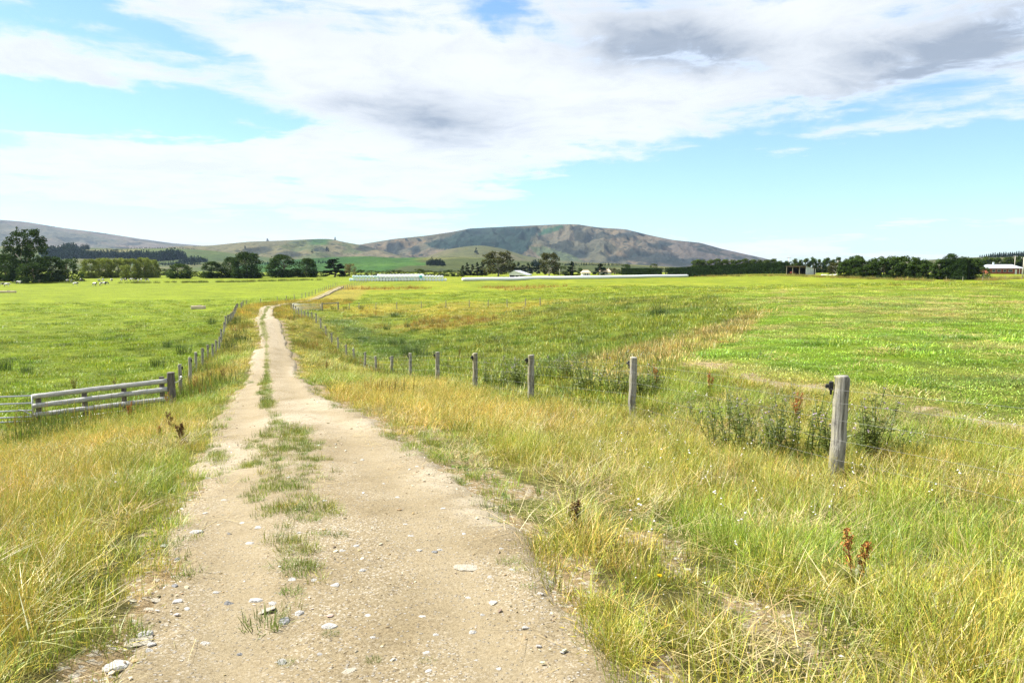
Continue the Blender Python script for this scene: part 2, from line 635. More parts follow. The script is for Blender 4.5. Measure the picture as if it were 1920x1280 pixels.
def tube_arrays(path, radii, sides=8, cap=True):
    """verts/faces of a tube along path with a radius per point"""
    path = np.asarray(path, float)
    n = len(path)
    radii = np.broadcast_to(np.asarray(radii, float), (n,))
    T = np.gradient(path, axis=0)
    T /= np.linalg.norm(T, axis=1)[:, None] + 1e-9
    ref = np.array([0, 0, 1.0]) if abs(T[0, 2]) < 0.9 else np.array([1.0, 0, 0])
    U = np.cross(T, ref)
    U /= np.linalg.norm(U, axis=1)[:, None] + 1e-9
    V = np.cross(T, U)
    a = np.linspace(0, 2 * math.pi, sides, endpoint=False)
    ring = np.cos(a)[None, :, None] * U[:, None] + np.sin(a)[None, :, None] * V[:, None]
    verts = (path[:, None] + ring * radii[:, None, None]).reshape(-1, 3)
    i = np.arange(n - 1)[:, None] * sides
    j = np.arange(sides)[None]
    jn = (j + 1) % sides
    quads = np.stack([i + j, i + sides + j, i + sides + jn, i + jn], -1).reshape(-1, 4)
    faces = [quads]
    if cap:
        faces.append(np.arange(sides)[None])
        faces.append(((n - 1) * sides + np.arange(sides))[::-1][None])
    return verts, faces


class Bag:
    """collects vertex/face arrays into one mesh"""
    def __init__(self):
        self.v, self.f, self.c, self.n = [], [], [], 0

    def add(self, verts, faces, col=None):
        verts = np.asarray(verts, float)
        self.v.append(verts)
        for f in faces:
            self.f.append(np.asarray(f) + self.n)
        if col is not None:
            self.c.append(np.broadcast_to(np.asarray(col, float), (len(verts), 3)))
        self.n += len(verts)
        return self

    def mesh(self, name, smooth=False):
        byk = {}
        for f in self.f:
            byk.setdefault(f.shape[1], []).append(f)
        return mesh_np(name, np.concatenate(self.v), [np.concatenate(x) for x in byk.values()], smooth,
                       {'bc': np.concatenate(self.c)} if self.c else None)


MATS = {}


def mat(name, build):
    if name in MATS:
        return MATS[name]
    m = bpy.data.materials.new(name)
    m.use_nodes = True
    t = m.node_tree
    t.nodes.clear()
    N = NT(t)
    out = N.node('ShaderNodeOutputMaterial')
    N.L.new(build(N), out.inputs['Surface'])
    MATS[name] = m
    return m


def principled(N, color, rough=0.8, spec=0.3, normal=None, metal=0.0):
    b = N.node('ShaderNodeBsdfPrincipled')
    N.put(b.inputs['Base Color'], color)
    N.put(b.inputs['Roughness'], rough)
    b.inputs['Specular IOR Level'].default_value = spec
    b.inputs['Metallic'].default_value = metal
    if normal is not None:
        N.put(b.inputs['Normal'], normal)
    return b.outputs[0]


def leafy(N, color, trans=0.35, gloss=0.0):
    """thin leaf: diffuse plus light let through"""
    d = N.node('ShaderNodeBsdfDiffuse')
    N.put(d.inputs['Color'], color)
    t = N.node('ShaderNodeBsdfTranslucent')
    N.put(t.inputs['Color'], color)
    mx = N.node('ShaderNodeMixShader')
    mx.inputs[0].default_value = trans
    N.L.new(d.outputs[0], mx.inputs[1])
    N.L.new(t.outputs[0], mx.inputs[2])
    if gloss <= 0:
        return mx.outputs[0]
    g = N.node('ShaderNodeBsdfGlossy')
    g.inputs['Color'].default_value = (1, 1, 1, 1)
    g.inputs['Roughness'].default_value = 0.5
    m2 = N.node('ShaderNodeMixShader')
    m2.inputs[0].default_value = gloss
    N.L.new(mx.outputs[0], m2.inputs[1])
    N.L.new(g.outputs[0], m2.inputs[2])
    return m2.outputs[0]


def m_flat(name, color, rough=0.7, spec=0.3, var=0.15, scale=6.0, bump=0.0, metal=0.0):
    def b(N):
        p = N.obj()
        n = N.noise(p, scale, 5.0, 0.6)
        c = N.mix(N.m('MULTIPLY', N.ramp(n, 0.3, 0.7), 1.0), tuple(x * (1 - var) for x in color), tuple(min(1, x * (1 + var)) for x in color))
        nm = N.bump(n, bump, 0.02) if bump else None
        return principled(N, c, rough, spec, nm, metal)
    return mat(name, b)


# ---- scattering by geometry nodes: one point mesh per kind of ground cover
def scatter(name, pts, rots, scl, idx, tint, protos, label, cat=None):
    me = bpy.data.meshes.new(name)
    n = len(pts)
    me.vertices.add(n)
    me.vertices.foreach_set('co', np.asarray(pts, np.float32).ravel())
    a = me.attributes.new('rot', 'FLOAT_VECTOR', 'POINT')
    a.data.foreach_set('vector', np.asarray(rots, np.float32).ravel())
    a = me.attributes.new('scl', 'FLOAT_VECTOR', 'POINT')
    a.data.foreach_set('vector', np.asarray(scl, np.float32).ravel())
    a = me.attributes.new('idx', 'INT', 'POINT')
    a.data.foreach_set('value', np.asarray(idx, np.int32))
    t = np.ones((n, 4), np.float32)
    t[:, :3] = tint
    a = me.attributes.new('tint', 'FLOAT_COLOR', 'POINT')
    a.data.foreach_set('color', t.ravel())
    me.update()
    o = link(name, me)
    c = bpy.data.collections.new(name + '_sources')
    for k, pm in enumerate(protos):
        po = bpy.data.objects.new('%s_source_%02d' % (name, k), pm)
        c.objects.link(po)
    g = bpy.data.node_groups.new(name + '_scatter', 'GeometryNodeTree')
    g.interface.new_socket('Geometry', in_out='INPUT', socket_type='NodeSocketGeometry')
    g.interface.new_socket('Geometry', in_out='OUTPUT', socket_type='NodeSocketGeometry')
    gi, go = g.nodes.new('NodeGroupInput'), g.nodes.new('NodeGroupOutput')
    iop = g.nodes.new('GeometryNodeInstanceOnPoints')
    ci = g.nodes.new('GeometryNodeCollectionInfo')
    ci.inputs['Collection'].default_value = c
    ci.inputs['Separate Children'].default_value = True
    ci.inputs['Reset Children'].default_value = True

    def named(nm, ty):
        q = g.nodes.new('GeometryNodeInputNamedAttribute')
        q.data_type = ty
        q.inputs['Name'].default_value = nm
        return q.outputs[0]
    g.links.new(gi.outputs[0], iop.inputs['Points'])
    g.links.new(ci.outputs[0], iop.inputs['Instance'])
    iop.inputs['Pick Instance'].default_value = True
    g.links.new(named('idx', 'INT'), iop.inputs['Instance Index'])
    g.links.new(named('rot', 'FLOAT_VECTOR'), iop.inputs['Rotation'])
    g.links.new(named('scl', 'FLOAT_VECTOR'), iop.inputs['Scale'])
    g.links.new(iop.outputs[0], go.inputs[0])
    md = o.modifiers.new('scatter', 'NODES')
    md.node_group = g
    return tag(o, label, cat, None, 'stuff')
# ------------------------------------------------------------------ the ground sheet
C_FIELD_L = np.array((0.140, 0.178, 0.009))
C_FIELD_F = np.array((0.135, 0.165, 0.009))
C_FIELD_R = np.array((0.120, 0.178, 0.012))
C_BASIN = np.array((0.138, 0.158, 0.014))
C_STRAW = np.array((0.270, 0.215, 0.070))
C_DRY = np.array((0.235, 0.170, 0.036))
C_VERGE = np.array((0.170, 0.148, 0.024))
C_GREENV = np.array((0.110, 0.145, 0.014))
C_DIRT = np.array((0.330, 0.250, 0.135))


def lerp(a, b, t):
    t = np.asarray(t)[..., None]
    return a * (1 - t) + b * t


def zones(x, y):
    """weights of the kinds of cover at world positions"""
    x, y = np.asarray(x, float), np.asarray(y, float)
    dist = np.hypot(x, y)
    ta, par, lat, hw = track_at(x, y)
    dl, _, sl = seg_dist(LEFT_LINE, x, y)
    df, _, sf = seg_dist(FAR_LEFT, x, y)
    dr, _, sr = seg_dist(RIGHT_LINE, x, y)
    w = 0.6 * (fbm(x / 2.2, y / 2.2, 21) - 0.5) * np.clip(dist / 12, 0.3, 4)
    left = (np.where((y < LEFT_POSTS[-1][1]), sl, sf) < 0) & (x < 40)
    rr = inside(Z_RIGHT, x + w, y + w)
    bb = inside(Z_BASIN, x + w, y + w)
    near_right = (sr > 0) & (dist < 34) & ~rr & ~bb & ~left
    verge = (~left) & (sr < 0) & (y < RIGHT_POSTS[-1][1] + 4) & ~rr & ~bb & (x < 40)
    band = ((np.minimum(np.where(y > 60, df, 1e9), 1e9) < 9) | ((ta * hw < 9) & (y > 100))) & ~left & ~bb & (y > 60)
    far = ~(left | rr | bb | near_right | verge | band)
    return dict(dist=dist, ta=ta, par=par, lat=lat, hw=hw, dl=dl, dr=dr, sr=sr, left=left, right=rr, basin=bb,
                near_right=near_right, verge=verge, band=band, far=far, yellow=inside(Z_YELLOW, x + w, y + w), lip=inside(Z_LIP, x + w, y + w))


DIRT_LINE = on_ground([1285, 1345, 1450, 1530, 1565, 1640, 1720, 1800, 1880, 1990, 2200], [684, 694, 716, 738, 747, 757, 768, 784, 806, 832, 880])
STRIP_LINE = on_ground([800, 860, 930, 1000, 1080, 1180, 1270, 1340, 1420, 1490, 1560], [800, 850, 893, 925, 950, 985, 1050, 1110, 1155, 1185, 1260])
# rusty dock patches, dry drifts and dark rushy patches in the paddocks: (pixel x, y, radius across m, radius deep m)
RUST_PX = [(850, 606, 6.5, 4.0), (900, 606, 6.0, 3.0), (770, 608, 5, 3), (690, 590, 4, 4), (960, 540, 9, 9), (1000, 540, 9, 9), (700, 541, 14, 10), (745, 542, 10, 7), (940, 539, 6, 6), (830, 600, 5, 3)]
RUST = [(*og(a, b)[:2], c, d) for a, b, c, d in RUST_PX]
RUSH_PX = [(760, 655, 3.5, 8), (700, 640, 3, 9), (730, 640, 3, 8), (670, 625, 3, 9), (1235, 588, 1.6, 2.5), (1260, 585, 3, 3), (745, 590, 1.5, 4), (800, 668, 2.5, 3), (640, 605, 2.5, 8)]
RUSH = [(*og(a, b)[:2], c, d) for a, b, c, d in RUSH_PX]


def spots(lst, x, y, jitter=0.5, seed=40):
    acc = np.zeros(np.shape(x))
    j = (fbm(x / 1.7, y / 1.7, seed) - 0.5) * jitter
    for cx, cy, rx, ry in lst:
        # radii run across and along the line of sight from the camera's stand
        a = math.atan2(cx, cy)
        c, s = math.cos(a), math.sin(a)
        u = ((x - cx) * c - (y - cy) * s) / rx
        v = ((x - cx) * s + (y - cy) * c) / ry
        acc = np.maximum(acc, sstep(1.15, 0.5, np.sqrt(u * u + v * v) + j))
    return acc


def cover_colour(x, y, Z):
    """colour of the plants (or soil) that cover the ground there"""
    n1 = fbm(x / 9.0, y / 9.0, 31)
    n2 = fbm(x / 2.0, y / 2.0, 33)
    n3 = fbm(x / 30.0, y / 30.0, 35)
    dist = Z['dist']
    col = np.broadcast_to(C_FIELD_F, x.shape + (3,)).copy()
    col = lerp(col, np.array((0.21, 0.215, 0.014)), sstep(0.45, 0.7, n1) * 0.7)
    # left paddock
    L = lerp(np.broadcast_to(C_FIELD_L, col.shape), np.array((0.135, 0.165, 0.010)), sstep(0.42, 0.7, n1) * 0.75)
    L = lerp(L, np.array((0.080, 0.120, 0.009)), sstep(0.52, 0.70, n2) * sstep(130, 30, dist) * 0.8)
    L = lerp(L, np.array((0.14, 0.17, 0.010)), sstep(100, 300, dist) * 0.5)
    col = np.where(Z['left'][..., None], L, col)
    # mown terrace
    R = lerp(np.broadcast_to(C_FIELD_R, col.shape), np.array((0.150, 0.180, 0.012)), sstep(25, 110, dist) * 0.9)
    st = sstep(0.60, 0.72, fbm(x / 1.6 + 5, y / 0.9, 51)) * sstep(0.40, 0.60, n1)
    R = lerp(R, C_STRAW * 1.05, st * 0.85)
    R = lerp(R, C_STRAW * 0.8, sstep(0.50, 0.68, fbm(x / 5, y / 5, 53)) * 0.30)
    dd, _, _ = seg_dist(DIRT_LINE, x, y)
    bare = sstep(0.85, 0.2, dd + (n2 - 0.5) * 1.6) * sstep(0.38, 0.55, fbm(x / 0.9, y / 0.9, 57))
    R = lerp(R, C_STRAW, sstep(1.8, 0.4, dd + (n2 - 0.5) * 1.6) * 0.6)
    col = np.where(Z['right'][..., None], R, col)
    # basin
    B = lerp(np.broadcast_to(C_BASIN, col.shape), np.array((0.108, 0.142, 0.012)), sstep(0.45, 0.65, n2))
    B = lerp(B, np.array((0.20, 0.19, 0.03)), sstep(0.48, 0.72, n1) * 0.55)
    col = np.where(Z['basin'][..., None], B, col)
    col = lerp(col, np.array((0.215, 0.18, 0.022)), (Z['yellow'] * sstep(0.25, 0.5, n2) * 0.85))
    col = lerp(col, np.array((0.215, 0.18, 0.045)), (Z['lip'] * sstep(0.22, 0.48, n2) * 0.92))
    # verges
    V = lerp(np.broadcast_to(C_VERGE, col.shape), C_GREENV, sstep(0.42, 0.62, n2) * 0.8)
    dry = np.zeros(x.shape)
    for px, py, r1, r2 in DRYW:
        dry = np.maximum(dry, sstep(1.3, 0.4, np.hypot((x - px) / r1, (y - py) / r2) + (n2 - 0.5) * 0.9))
    V = lerp(V, C_DRY, dry * 0.85)
    V = lerp(V, np.array((0.22, 0.175, 0.028)), sstep(50, 100, dist) * sstep(0.4, 0.6, n2) * 0.75)
    vm = (Z['verge'] | Z['near_right'] | Z['band'])
    col = np.where(vm[..., None], V, col)
    col = lerp(col, np.array((0.215, 0.18, 0.024)), Z['band'] * sstep(0.35, 0.6, n2) * 0.8)
    col = lerp(col, np.array((0.19, 0.13, 0.022)), spots(RUST, x, y) * sstep(0.3, 0.5, n2) * 0.7)
    col = lerp(col, np.array((0.06, 0.10, 0.014)), spots(RUSH, x, y) * 0.75)
    return col, bare * Z['right'], dry


DRYW = []
for _px, _py, _r1, _r2 in ((830, 770, 3.6, 4.0), (960, 780, 2.6, 3.0), (720, 740, 2.4, 6.0), (60, 870, 2.4, 3.0), (180, 850, 1.9, 3.2), (-100, 900, 2.5, 3.0), (1050, 770, 1.6, 2.0), (650, 670, 2.0, 8.0), (60, 930, 1.2, 1.6), (420, 700, 1.5, 5)):
    _q = og(_px, _py)
    DRYW.append((_q[0], _q[1], _r1, _r2))


def ground_material(N):
    p = N.pos()
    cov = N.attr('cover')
    soil = N.attr('soil')
    sw = N.sep(soil)
    fine = N.noise(p, 9.0, 6.0, 0.7)
    mid = N.noise(p, 1.3, 5.0, 0.6)
    far_n = N.noise(p, 0.16, 6.0, 0.65)
    f = N.m('ADD', N.m('MULTIPLY', fine, 0.5), N.m('ADD', N.m('MULTIPLY', mid, 0.5), N.m('MULTIPLY', far_n, 0.5)))
    c = N.mix(N.ramp(f, 0.55, 0.95), (0.42, 0.50, 0.5), (1.32, 1.28, 1.2))
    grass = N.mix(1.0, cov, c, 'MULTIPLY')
    # bare earth
    peb = N.voronoi(p, 34.0, out='Color')
    pv = N.sep(peb)[0]
    earth = N.mix(N.ramp(fine, 0.3, 0.7), (0.15, 0.105, 0.05), (0.24, 0.18, 0.10))
    earth = N.mix(N.ramp(pv, 0.72, 0.95), earth, (0.32, 0.29, 0.23))
    col = N.mix(N.ramp(N.m('ADD', sw[0], N.m('MULTIPLY', N.m('SUBTRACT', fine, 0.5), 0.8)), 0.35, 0.65), grass, earth)
    h = N.m('ADD', N.m('MULTIPLY', mid, 1.0), N.m('MULTIPLY', fine, 0.5))
    nm = N.bump(h, 0.9, 0.14)
    return principled(N, col, 0.95, 0.1, nm)


M_GROUND = mat('pasture_ground', ground_material)


def axis(lo, hi, step, s=6.0):
    a, b = math.asinh(lo / s), math.asinh(hi / s)
    return np.sinh(np.linspace(a, b, int((b - a) / step))) * s


gx = axis(-9000, 9000, 0.030)
gy = axis(-400, 12000, 0.026)
GX, GY = np.meshgrid(gx, gy)
GZ = ground(GX, GY)
Zg = zones(GX.ravel(), GY.ravel())
covc, bare, _ = cover_colour(GX.ravel(), GY.ravel(), Zg)
_sn = fbm(GX.ravel() / 0.5, GY.ravel() / 0.5, 61)
_ds, _, _ = seg_dist(STRIP_LINE, GX.ravel(), GY.ravel())
soilw = np.maximum(bare, sstep(np.where(Zg['lat'] > 0, 1.40, 1.12), 0.98, Zg['ta'] + (_sn - 0.5) * np.where(Zg['lat'] > 0, 0.55, 0.2)) * (Zg['dist'] < 120))
soilw = np.maximum(soilw, sstep(0.36, 0.08, _ds + (fbm(GX.ravel() / 0.8, GY.ravel() / 0.8, 63) - 0.5) * 0.9) * 0.7)
# soil and old thatch under tall plants, toned dark to deepen the shaded gaps
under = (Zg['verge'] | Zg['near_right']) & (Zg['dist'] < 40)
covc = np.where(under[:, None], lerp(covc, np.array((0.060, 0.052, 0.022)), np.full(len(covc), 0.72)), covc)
covc = np.where(under[:, None], covc, covc * (0.70 + 0.30 * sstep(50, 190, Zg['dist']))[:, None])  # nearer pasture ground also darkened in colour, deepening gaps between blades
nx, ny = len(gx), len(gy)
ii = np.arange(nx * ny).reshape(ny, nx)
quads = np.stack([ii[:-1, :-1], ii[:-1, 1:], ii[1:, 1:], ii[1:, :-1]], -1).reshape(-1, 4)
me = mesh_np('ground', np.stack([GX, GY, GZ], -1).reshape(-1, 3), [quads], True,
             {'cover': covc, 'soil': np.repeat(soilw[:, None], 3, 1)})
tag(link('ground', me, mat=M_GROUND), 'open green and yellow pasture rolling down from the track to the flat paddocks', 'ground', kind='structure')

# ------------------------------------------------------------------ the gravel track
def centre_strip(par, lat, hw, x, y):
    """grass strip between the wheel ruts: 1 where it grows"""
    n = fbm(x / 0.45, y / 0.45, 71)
    cx = np.interp(par, STRIP_PAR, STRIP_OFF)
    w = np.interp(par, STRIP_PAR, STRIP_W) * np.where(np.hypot(x, y) < 14, 1.35, 1.0) * (np.where(np.hypot(x, y) < 14, 0.65, 0.25) + np.where(np.hypot(x, y) < 14, 0.35, 0.75) * sstep(0.36, 0.56, fbm(np.asarray(par) / 3.5, np.asarray(par) * 0 + 0.5, 73)))
    return sstep(1.2, 0.55, np.abs(lat - cx) / np.maximum(w, 0.01) + (n - 0.5) * 1.5)


_sp = [(1210, 560, 20), (1150, 560, 40), (1080, 555, 30), (1010, 565, 55), (985, 560, 65), (940, 545, 60), (900, 535, 62), (860, 533, 55), (815, 530, 48), (795, 525, 10), (775, 505, 4), (748, 500, 22), (725, 498, 7), (700, 500, 6), (675, 500, 7), (640, 499, 10), (615, 493, 8), (595, 494, 6), (582, 500, 5)]
_tmp = []
for _y, _x, _w in _sp:
    a, b = on_ground([_x, _x + _w], [_y, _y])
    t = track_at(np.array([a[0]]), np.array([a[1]]))
    _tmp.append((float(t[1][0]), float(t[2][0]), float(abs(b[0] - a[0]))))
_tmp.sort()
STRIP_PAR = np.array([t[0] for t in _tmp] + [_tmp[-1][0] + 5, 400])
STRIP_OFF = np.array([t[1] for t in _tmp] + [0.0, 0.0])
STRIP_W = np.array([t[2] for t in _tmp] + [0.35, 0.35])


def track_height(lat_n, par, x, y):
    """height above the ground sheet: crowned edges that dive under the turf, two shallow ruts"""
    d = np.hypot(x, y)
    up = 0.050 + np.clip(d - 8, 0, 300) * 0.0011
    edge = sstep(0.82, 1.08, np.abs(lat_n) + (fbm(x / 0.35, y / 0.35, 81) - 0.5) * 0.34 + (fbm(x / 1.5, y / 1.5, 82) - 0.5) * 0.40)
    rut = -0.026 * np.exp(-((np.abs(lat_n) - 0.52) / 0.22) ** 2) * np.clip(1.4 - d / 60, 0, 1)
    return up * (1 - edge) - 0.05 * edge - np.clip(d - 8, 0, 300) * 0.0016 * edge + rut + (fbm(x / 0.16, y / 0.16, 83, 3) - 0.5) * 0.016 * np.clip(1.3 - d / 40, 0, 1)


def gravel_material(N):
    p = N.pos()
    pale = N.sep(N.attr('pale'))
    fine = N.noise(p, 42.0, 8.0, 0.8)
    big = N.noise(p, 1.1, 5.0, 0.6)
    mid = N.noise(p, 6.0, 5.0, 0.65)
    base = N.mix(N.ramp(big, 0.3, 0.7), (0.172, 0.136, 0.077), (0.222, 0.182, 0.113))
    base = N.mix(N.m('MULTIPLY', N.ramp(mid, 0.42, 0.68), 0.45), base, (0.245, 0.192, 0.112))
    base = N.mix(N.m('MULTIPLY', N.ramp(fine, 0.5, 0.34), 0.75), base, (0.070, 0.047, 0.021))
    base = N.mix(N.m('MULTIPLY', N.ramp(fine, 0.55, 0.66), 0.6), base, (0.37, 0.315, 0.215))
    base = N.mix(N.m('MULTIPLY', pale[0], N.ramp(mid, 0.25, 0.6)), base, (0.285, 0.243, 0.172))
    v1 = N.voronoi(p, 42.0)
    v1c = N.sep(N.voronoi(p, 42.0, out='Color'))
    stone = N.m('MULTIPLY', N.ramp(v1, 0.42, 0.30), N.ramp(v1c[0], N_ST, N_ST + 0.04))
    sc = N.mix(v1c[1], (0.13, 0.11, 0.085), (0.36, 0.34, 0.30))
    base = N.mix(N.m('MULTIPLY', stone, 0.85), base, sc)
    loose = N.m('SUBTRACT', 1.0, N.m('MULTIPLY', pale[2], 0.75))
    base = N.mix(N.m('MULTIPLY', pale[2], 0.35), base, (0.262, 0.212, 0.132))
    g1 = N.sep(N.voronoi(p, 95.0, out='Color'))
    base = N.mix(N.m('MULTIPLY', N.ramp(g1[0], 0.30, 0.0), loose), base, N.mix(1.0, base, (0.66, 0.63, 0.60), 'MULTIPLY'))
    base = N.mix(N.m('MULTIPLY', N.m('MULTIPLY', N.ramp(g1[1], 0.84, 0.88), N.ramp(big, 0.35, 0.6)), N.m('MULTIPLY', loose, 0.75)), base, (0.37, 0.335, 0.275))
    strip = N.m('MULTIPLY', pale[1], N.ramp(N.m('ADD', mid, N.m('MULTIPLY', fine, 0.3)), 0.52, 0.66))
    base = N.mix(N.m('MULTIPLY', strip, 0.85), base, (0.105, 0.115, 0.022))
    g2 = N.voronoi(p, 60.0)
    h = N.m('ADD', N.m('ADD', N.m('MULTIPLY', fine, 0.6), N.m('MULTIPLY', mid, 1.1)), N.m('ADD', N.m('MULTIPLY', stone, 0.5), N.m('MULTIPLY', g2, -0.12)))
    return principled(N, base, 0.92, 0.15, N.bump(h, 0.9, 0.018))


N_ST = 0.74
M_GRAVEL = mat('sandy_gravel', gravel_material)
na = 46
ss = []
s = 0.0
while s < _arc[-1]:
    ss.append(s)
    x = np.interp(s, _arc, TRACK[:, 0])
    y = np.interp(s, _arc, TRACK[:, 1])
    s += min(max(0.06, math.hypot(x, y) * 0.010), 1.2) if y > 0 else 0.4
ss = np.array(ss)
cxs, cys = np.interp(ss, _arc, TRACK[:, 0]), np.interp(ss, _arc, TRACK[:, 1])
tx, ty = np.gradient(cxs), np.gradient(cys)
tl = np.hypot(tx, ty)
tx, ty = tx / tl, ty / tl
for _ in range(3):
    tx = np.convolve(np.pad(tx, 3, 'edge'), np.ones(7) / 7, 'valid')
    ty = np.convolve(np.pad(ty, 3, 'edge'), np.ones(7) / 7, 'valid')
hws = np.interp(ss, _tp, TRACK_W[:, 2])
u = np.linspace(-1.3, 1.3, na)
TX = cxs[:, None] + ty[:, None] * u[None] * hws[:, None]
TY = cys[:, None] - tx[:, None] * u[None] * hws[:, None]
TZ = ground(TX, TY) + track_height(np.broadcast_to(u, TX.shape), np.broadcast_to(ss[:, None], TX.shape), TX, TY)
PALE_PX = [(620, 760, 1.3, 2.5), (540, 790, 1.0, 1.6), (700, 800, 0.9, 1.2), (850, 900, 0.6, 1.0), (430, 860, 0.6, 2.0), (560, 700, 0.5, 5), (930, 960, 0.4, 0.7), (480, 660, 0.6, 10), (490, 585, 3, 30)]
PALE = [(*og(a, b)[:2], c, d) for a, b, c, d in PALE_PX]
palev = spots(PALE, TX.ravel(), TY.ravel(), 0.7, 91)
_U = np.broadcast_to(u[None] * hws[:, None], TX.shape).ravel()
_SS = np.broadcast_to(ss[:, None], TX.shape).ravel()
rutv = np.exp(-((np.abs(np.broadcast_to(u, TX.shape).ravel() + 0.12 * (fbm(TX.ravel() / 2.5, TY.ravel() / 2.5, 87) - 0.5)) - 0.50) / 0.20) ** 2)
stripv = centre_strip(_SS, _U, None, TX.ravel(), TY.ravel())
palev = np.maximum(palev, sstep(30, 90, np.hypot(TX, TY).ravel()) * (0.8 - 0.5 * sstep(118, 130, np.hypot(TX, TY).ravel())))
ii = np.arange(len(ss) * na).reshape(len(ss), na)
quads = np.stack([ii[:-1, :-1], ii[:-1, 1:], ii[1:, 1:], ii[1:, :-1]], -1).reshape(-1, 4)
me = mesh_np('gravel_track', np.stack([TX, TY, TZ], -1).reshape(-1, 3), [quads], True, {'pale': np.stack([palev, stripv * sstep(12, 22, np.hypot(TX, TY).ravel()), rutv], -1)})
tag(link('gravel_track', me, mat=M_GRAVEL), 'sandy two-rut farm track of pale gravel winding down between the paddocks', 'track', kind='structure')


def surface(x, y):
    """height of whatever one stands on, track included"""
    x, y = np.asarray(x, float), np.asarray(y, float)
    z = ground(x, y)
    t, par, lat, hw = track_at(x, y)
    h = track_height(lat / hw, par, x, y)
    return np.where((t < 1.25) & (y > -10), np.maximum(z, z + h), z)
# ------------------------------------------------------------------ hills
def hill_material(N):
    p = N.pos()
    c = N.attr('hc')
    m = N.sep(N.attr('hm'))
    n1 = N.noise(p, 0.010, 6.0, 0.65)
    n2 = N.noise(p, 0.05, 5.0, 0.7)
    n3 = N.noise(p, 0.0035, 4.0, 0.6)
    col = N.mix(N.ramp(n1, 0.35, 0.65), c, N.mix(1.0, c, (0.70, 0.74, 0.80), 'MULTIPLY'))
    col = N.mix(N.m('MULTIPLY', N.ramp(n2, 0.52, 0.40), 0.45), col, N.mix(1.0, c, (0.36, 0.43, 0.52), 'MULTIPLY'))
    col = N.mix(N.m('MULTIPLY', N.ramp(n2, 0.54, 0.66), 0.45), col, N.mix(1.0, c, (1.35, 1.30, 1.25), 'MULTIPLY'))
    col = N.mix(N.m('MULTIPLY', N.ramp(n3, 0.5, 0.65), 0.45), col, N.mix(1.0, c, (1.25, 1.12, 1.0), 'MULTIPLY'))
    # gorse and scrub dots and bare pale patches
    dots = N.m('MULTIPLY', N.ramp(N.voronoi(p, 0.020), 0.36, 0.26), N.ramp(N.m('ADD', n3, N.m('MULTIPLY', N.m('SUBTRACT', n1, 0.5), 0.6)), 0.42, 0.56))
    col = N.mix(N.m('MULTIPLY', dots, m[0]), col, (0.014, 0.020, 0.016))
    col = N.mix(N.m('MULTIPLY', N.m('MULTIPLY', N.ramp(n2, 0.60, 0.70), N.ramp(n1, 0.52, 0.62)), m[1]), col, (0.26, 0.225, 0.19))
    return principled(N, col, 0.95, 0.05, N.bump(N.m('ADD', n1, N.m('MULTIPLY', n2, 0.4)), 0.7, 30.0))


M_HILL = mat('hill_cover', hill_material)
BASE_Z = CAM_Z - 4.6


A = np.array


def hill(name, prof, d0, d1, d2, colour, label, gully=0.18, wav=260.0, seed=100, nt=70, step=1.6, texmask=(1, 1), base_drop=4.7):
    """one ridge: front slope from d0 up to a crest at d1 and down behind to d2; prof = crest pixels as surveyed"""
    px = np.arange(prof[0][0], prof[-1][0] + 0.1, step)
    cr = np.interp(px, [p[0] for p in prof], [p[1] for p in prof])
    k = np.ones(9) / 9
    cr = np.convolve(np.pad(cr, 4, 'edge'), k, 'valid')
    ang = (px - CX) / F_PX
    zc = CAM_Z + d1 * (Y_HOR - cr) / F_PX * 1.0046
    zc = np.maximum(zc, BASE_Z - 2)
    t = np.concatenate([np.linspace(0, 1, nt), np.linspace(1, 2, nt // 3)[1:]])
    d = np.where(t <= 1, d0 + (d1 - d0) * t, d1 + (d2 - d1) * (t - 1))
    X = ang[None] * d[:, None]
    Y = np.broadcast_to(d[:, None], X.shape)
    S = np.where(t <= 1, 0.55 * t + 0.45 * t * t * (3 - 2 * t), 1 - sstep(1, 2, t))
    H = (zc - BASE_Z)[None]
    g = 1 - np.abs(2 * fbm(X / wav + fbm(X / 700, Y / 700, seed + 9) * 2.0, Y / (wav * 2.6), seed, 4) - 1)
    g2 = 1 - np.abs(2 * fbm(X / (wav * 0.36), Y / (wav * 0.8), seed + 4, 4) - 1)
    win = np.where(t <= 1, np.sin(np.pi * np.clip(t, 0, 1)) ** 0.8, 0)[:, None]
    Zh = BASE_Z + H * S[:, None] + H * win * (gully * (g - 0.62) + gully * 0.42 * (g2 - 0.6))
    # never let the slope rise above its own crest as surveyed
    lim = CAM_Z + (zc - CAM_Z)[None] * d[:, None] / d1 - np.abs(H) * 0.004
    Zh = np.where((t < 1)[:, None], np.minimum(Zh, np.maximum(lim, BASE_Z)), Zh)
    Zh[0] -= 6
    Zh[-1] -= 6
    PY = Y_HOR - (Zh - CAM_Z) / d[:, None] * F_PX / 1.0046
    PXX = np.broadcast_to(px[None], X.shape)
    col = A((0.76, 0.79, 0.76)) * colour(PXX, PY, X, Y, np.broadcast_to(t[:, None], X.shape), g)
    n, m = X.shape
    ii = np.arange(n * m).reshape(n, m)
    q = np.stack([ii[:-1, :-1], ii[:-1, 1:], ii[1:, 1:], ii[1:, :-1]], -1).reshape(-1, 4)
    hm = np.broadcast_to(np.array((*texmask, 0.0)), (n * m, 3))
    me = mesh_np(name, np.stack([X, Y, Zh], -1).reshape(-1, 3), [q], True, {'hc': col.reshape(-1, 3), 'hm': hm})
    tag(link(name, me, mat=M_HILL), label, 'hill', kind='structure')
    return (px, d, Zh, t)


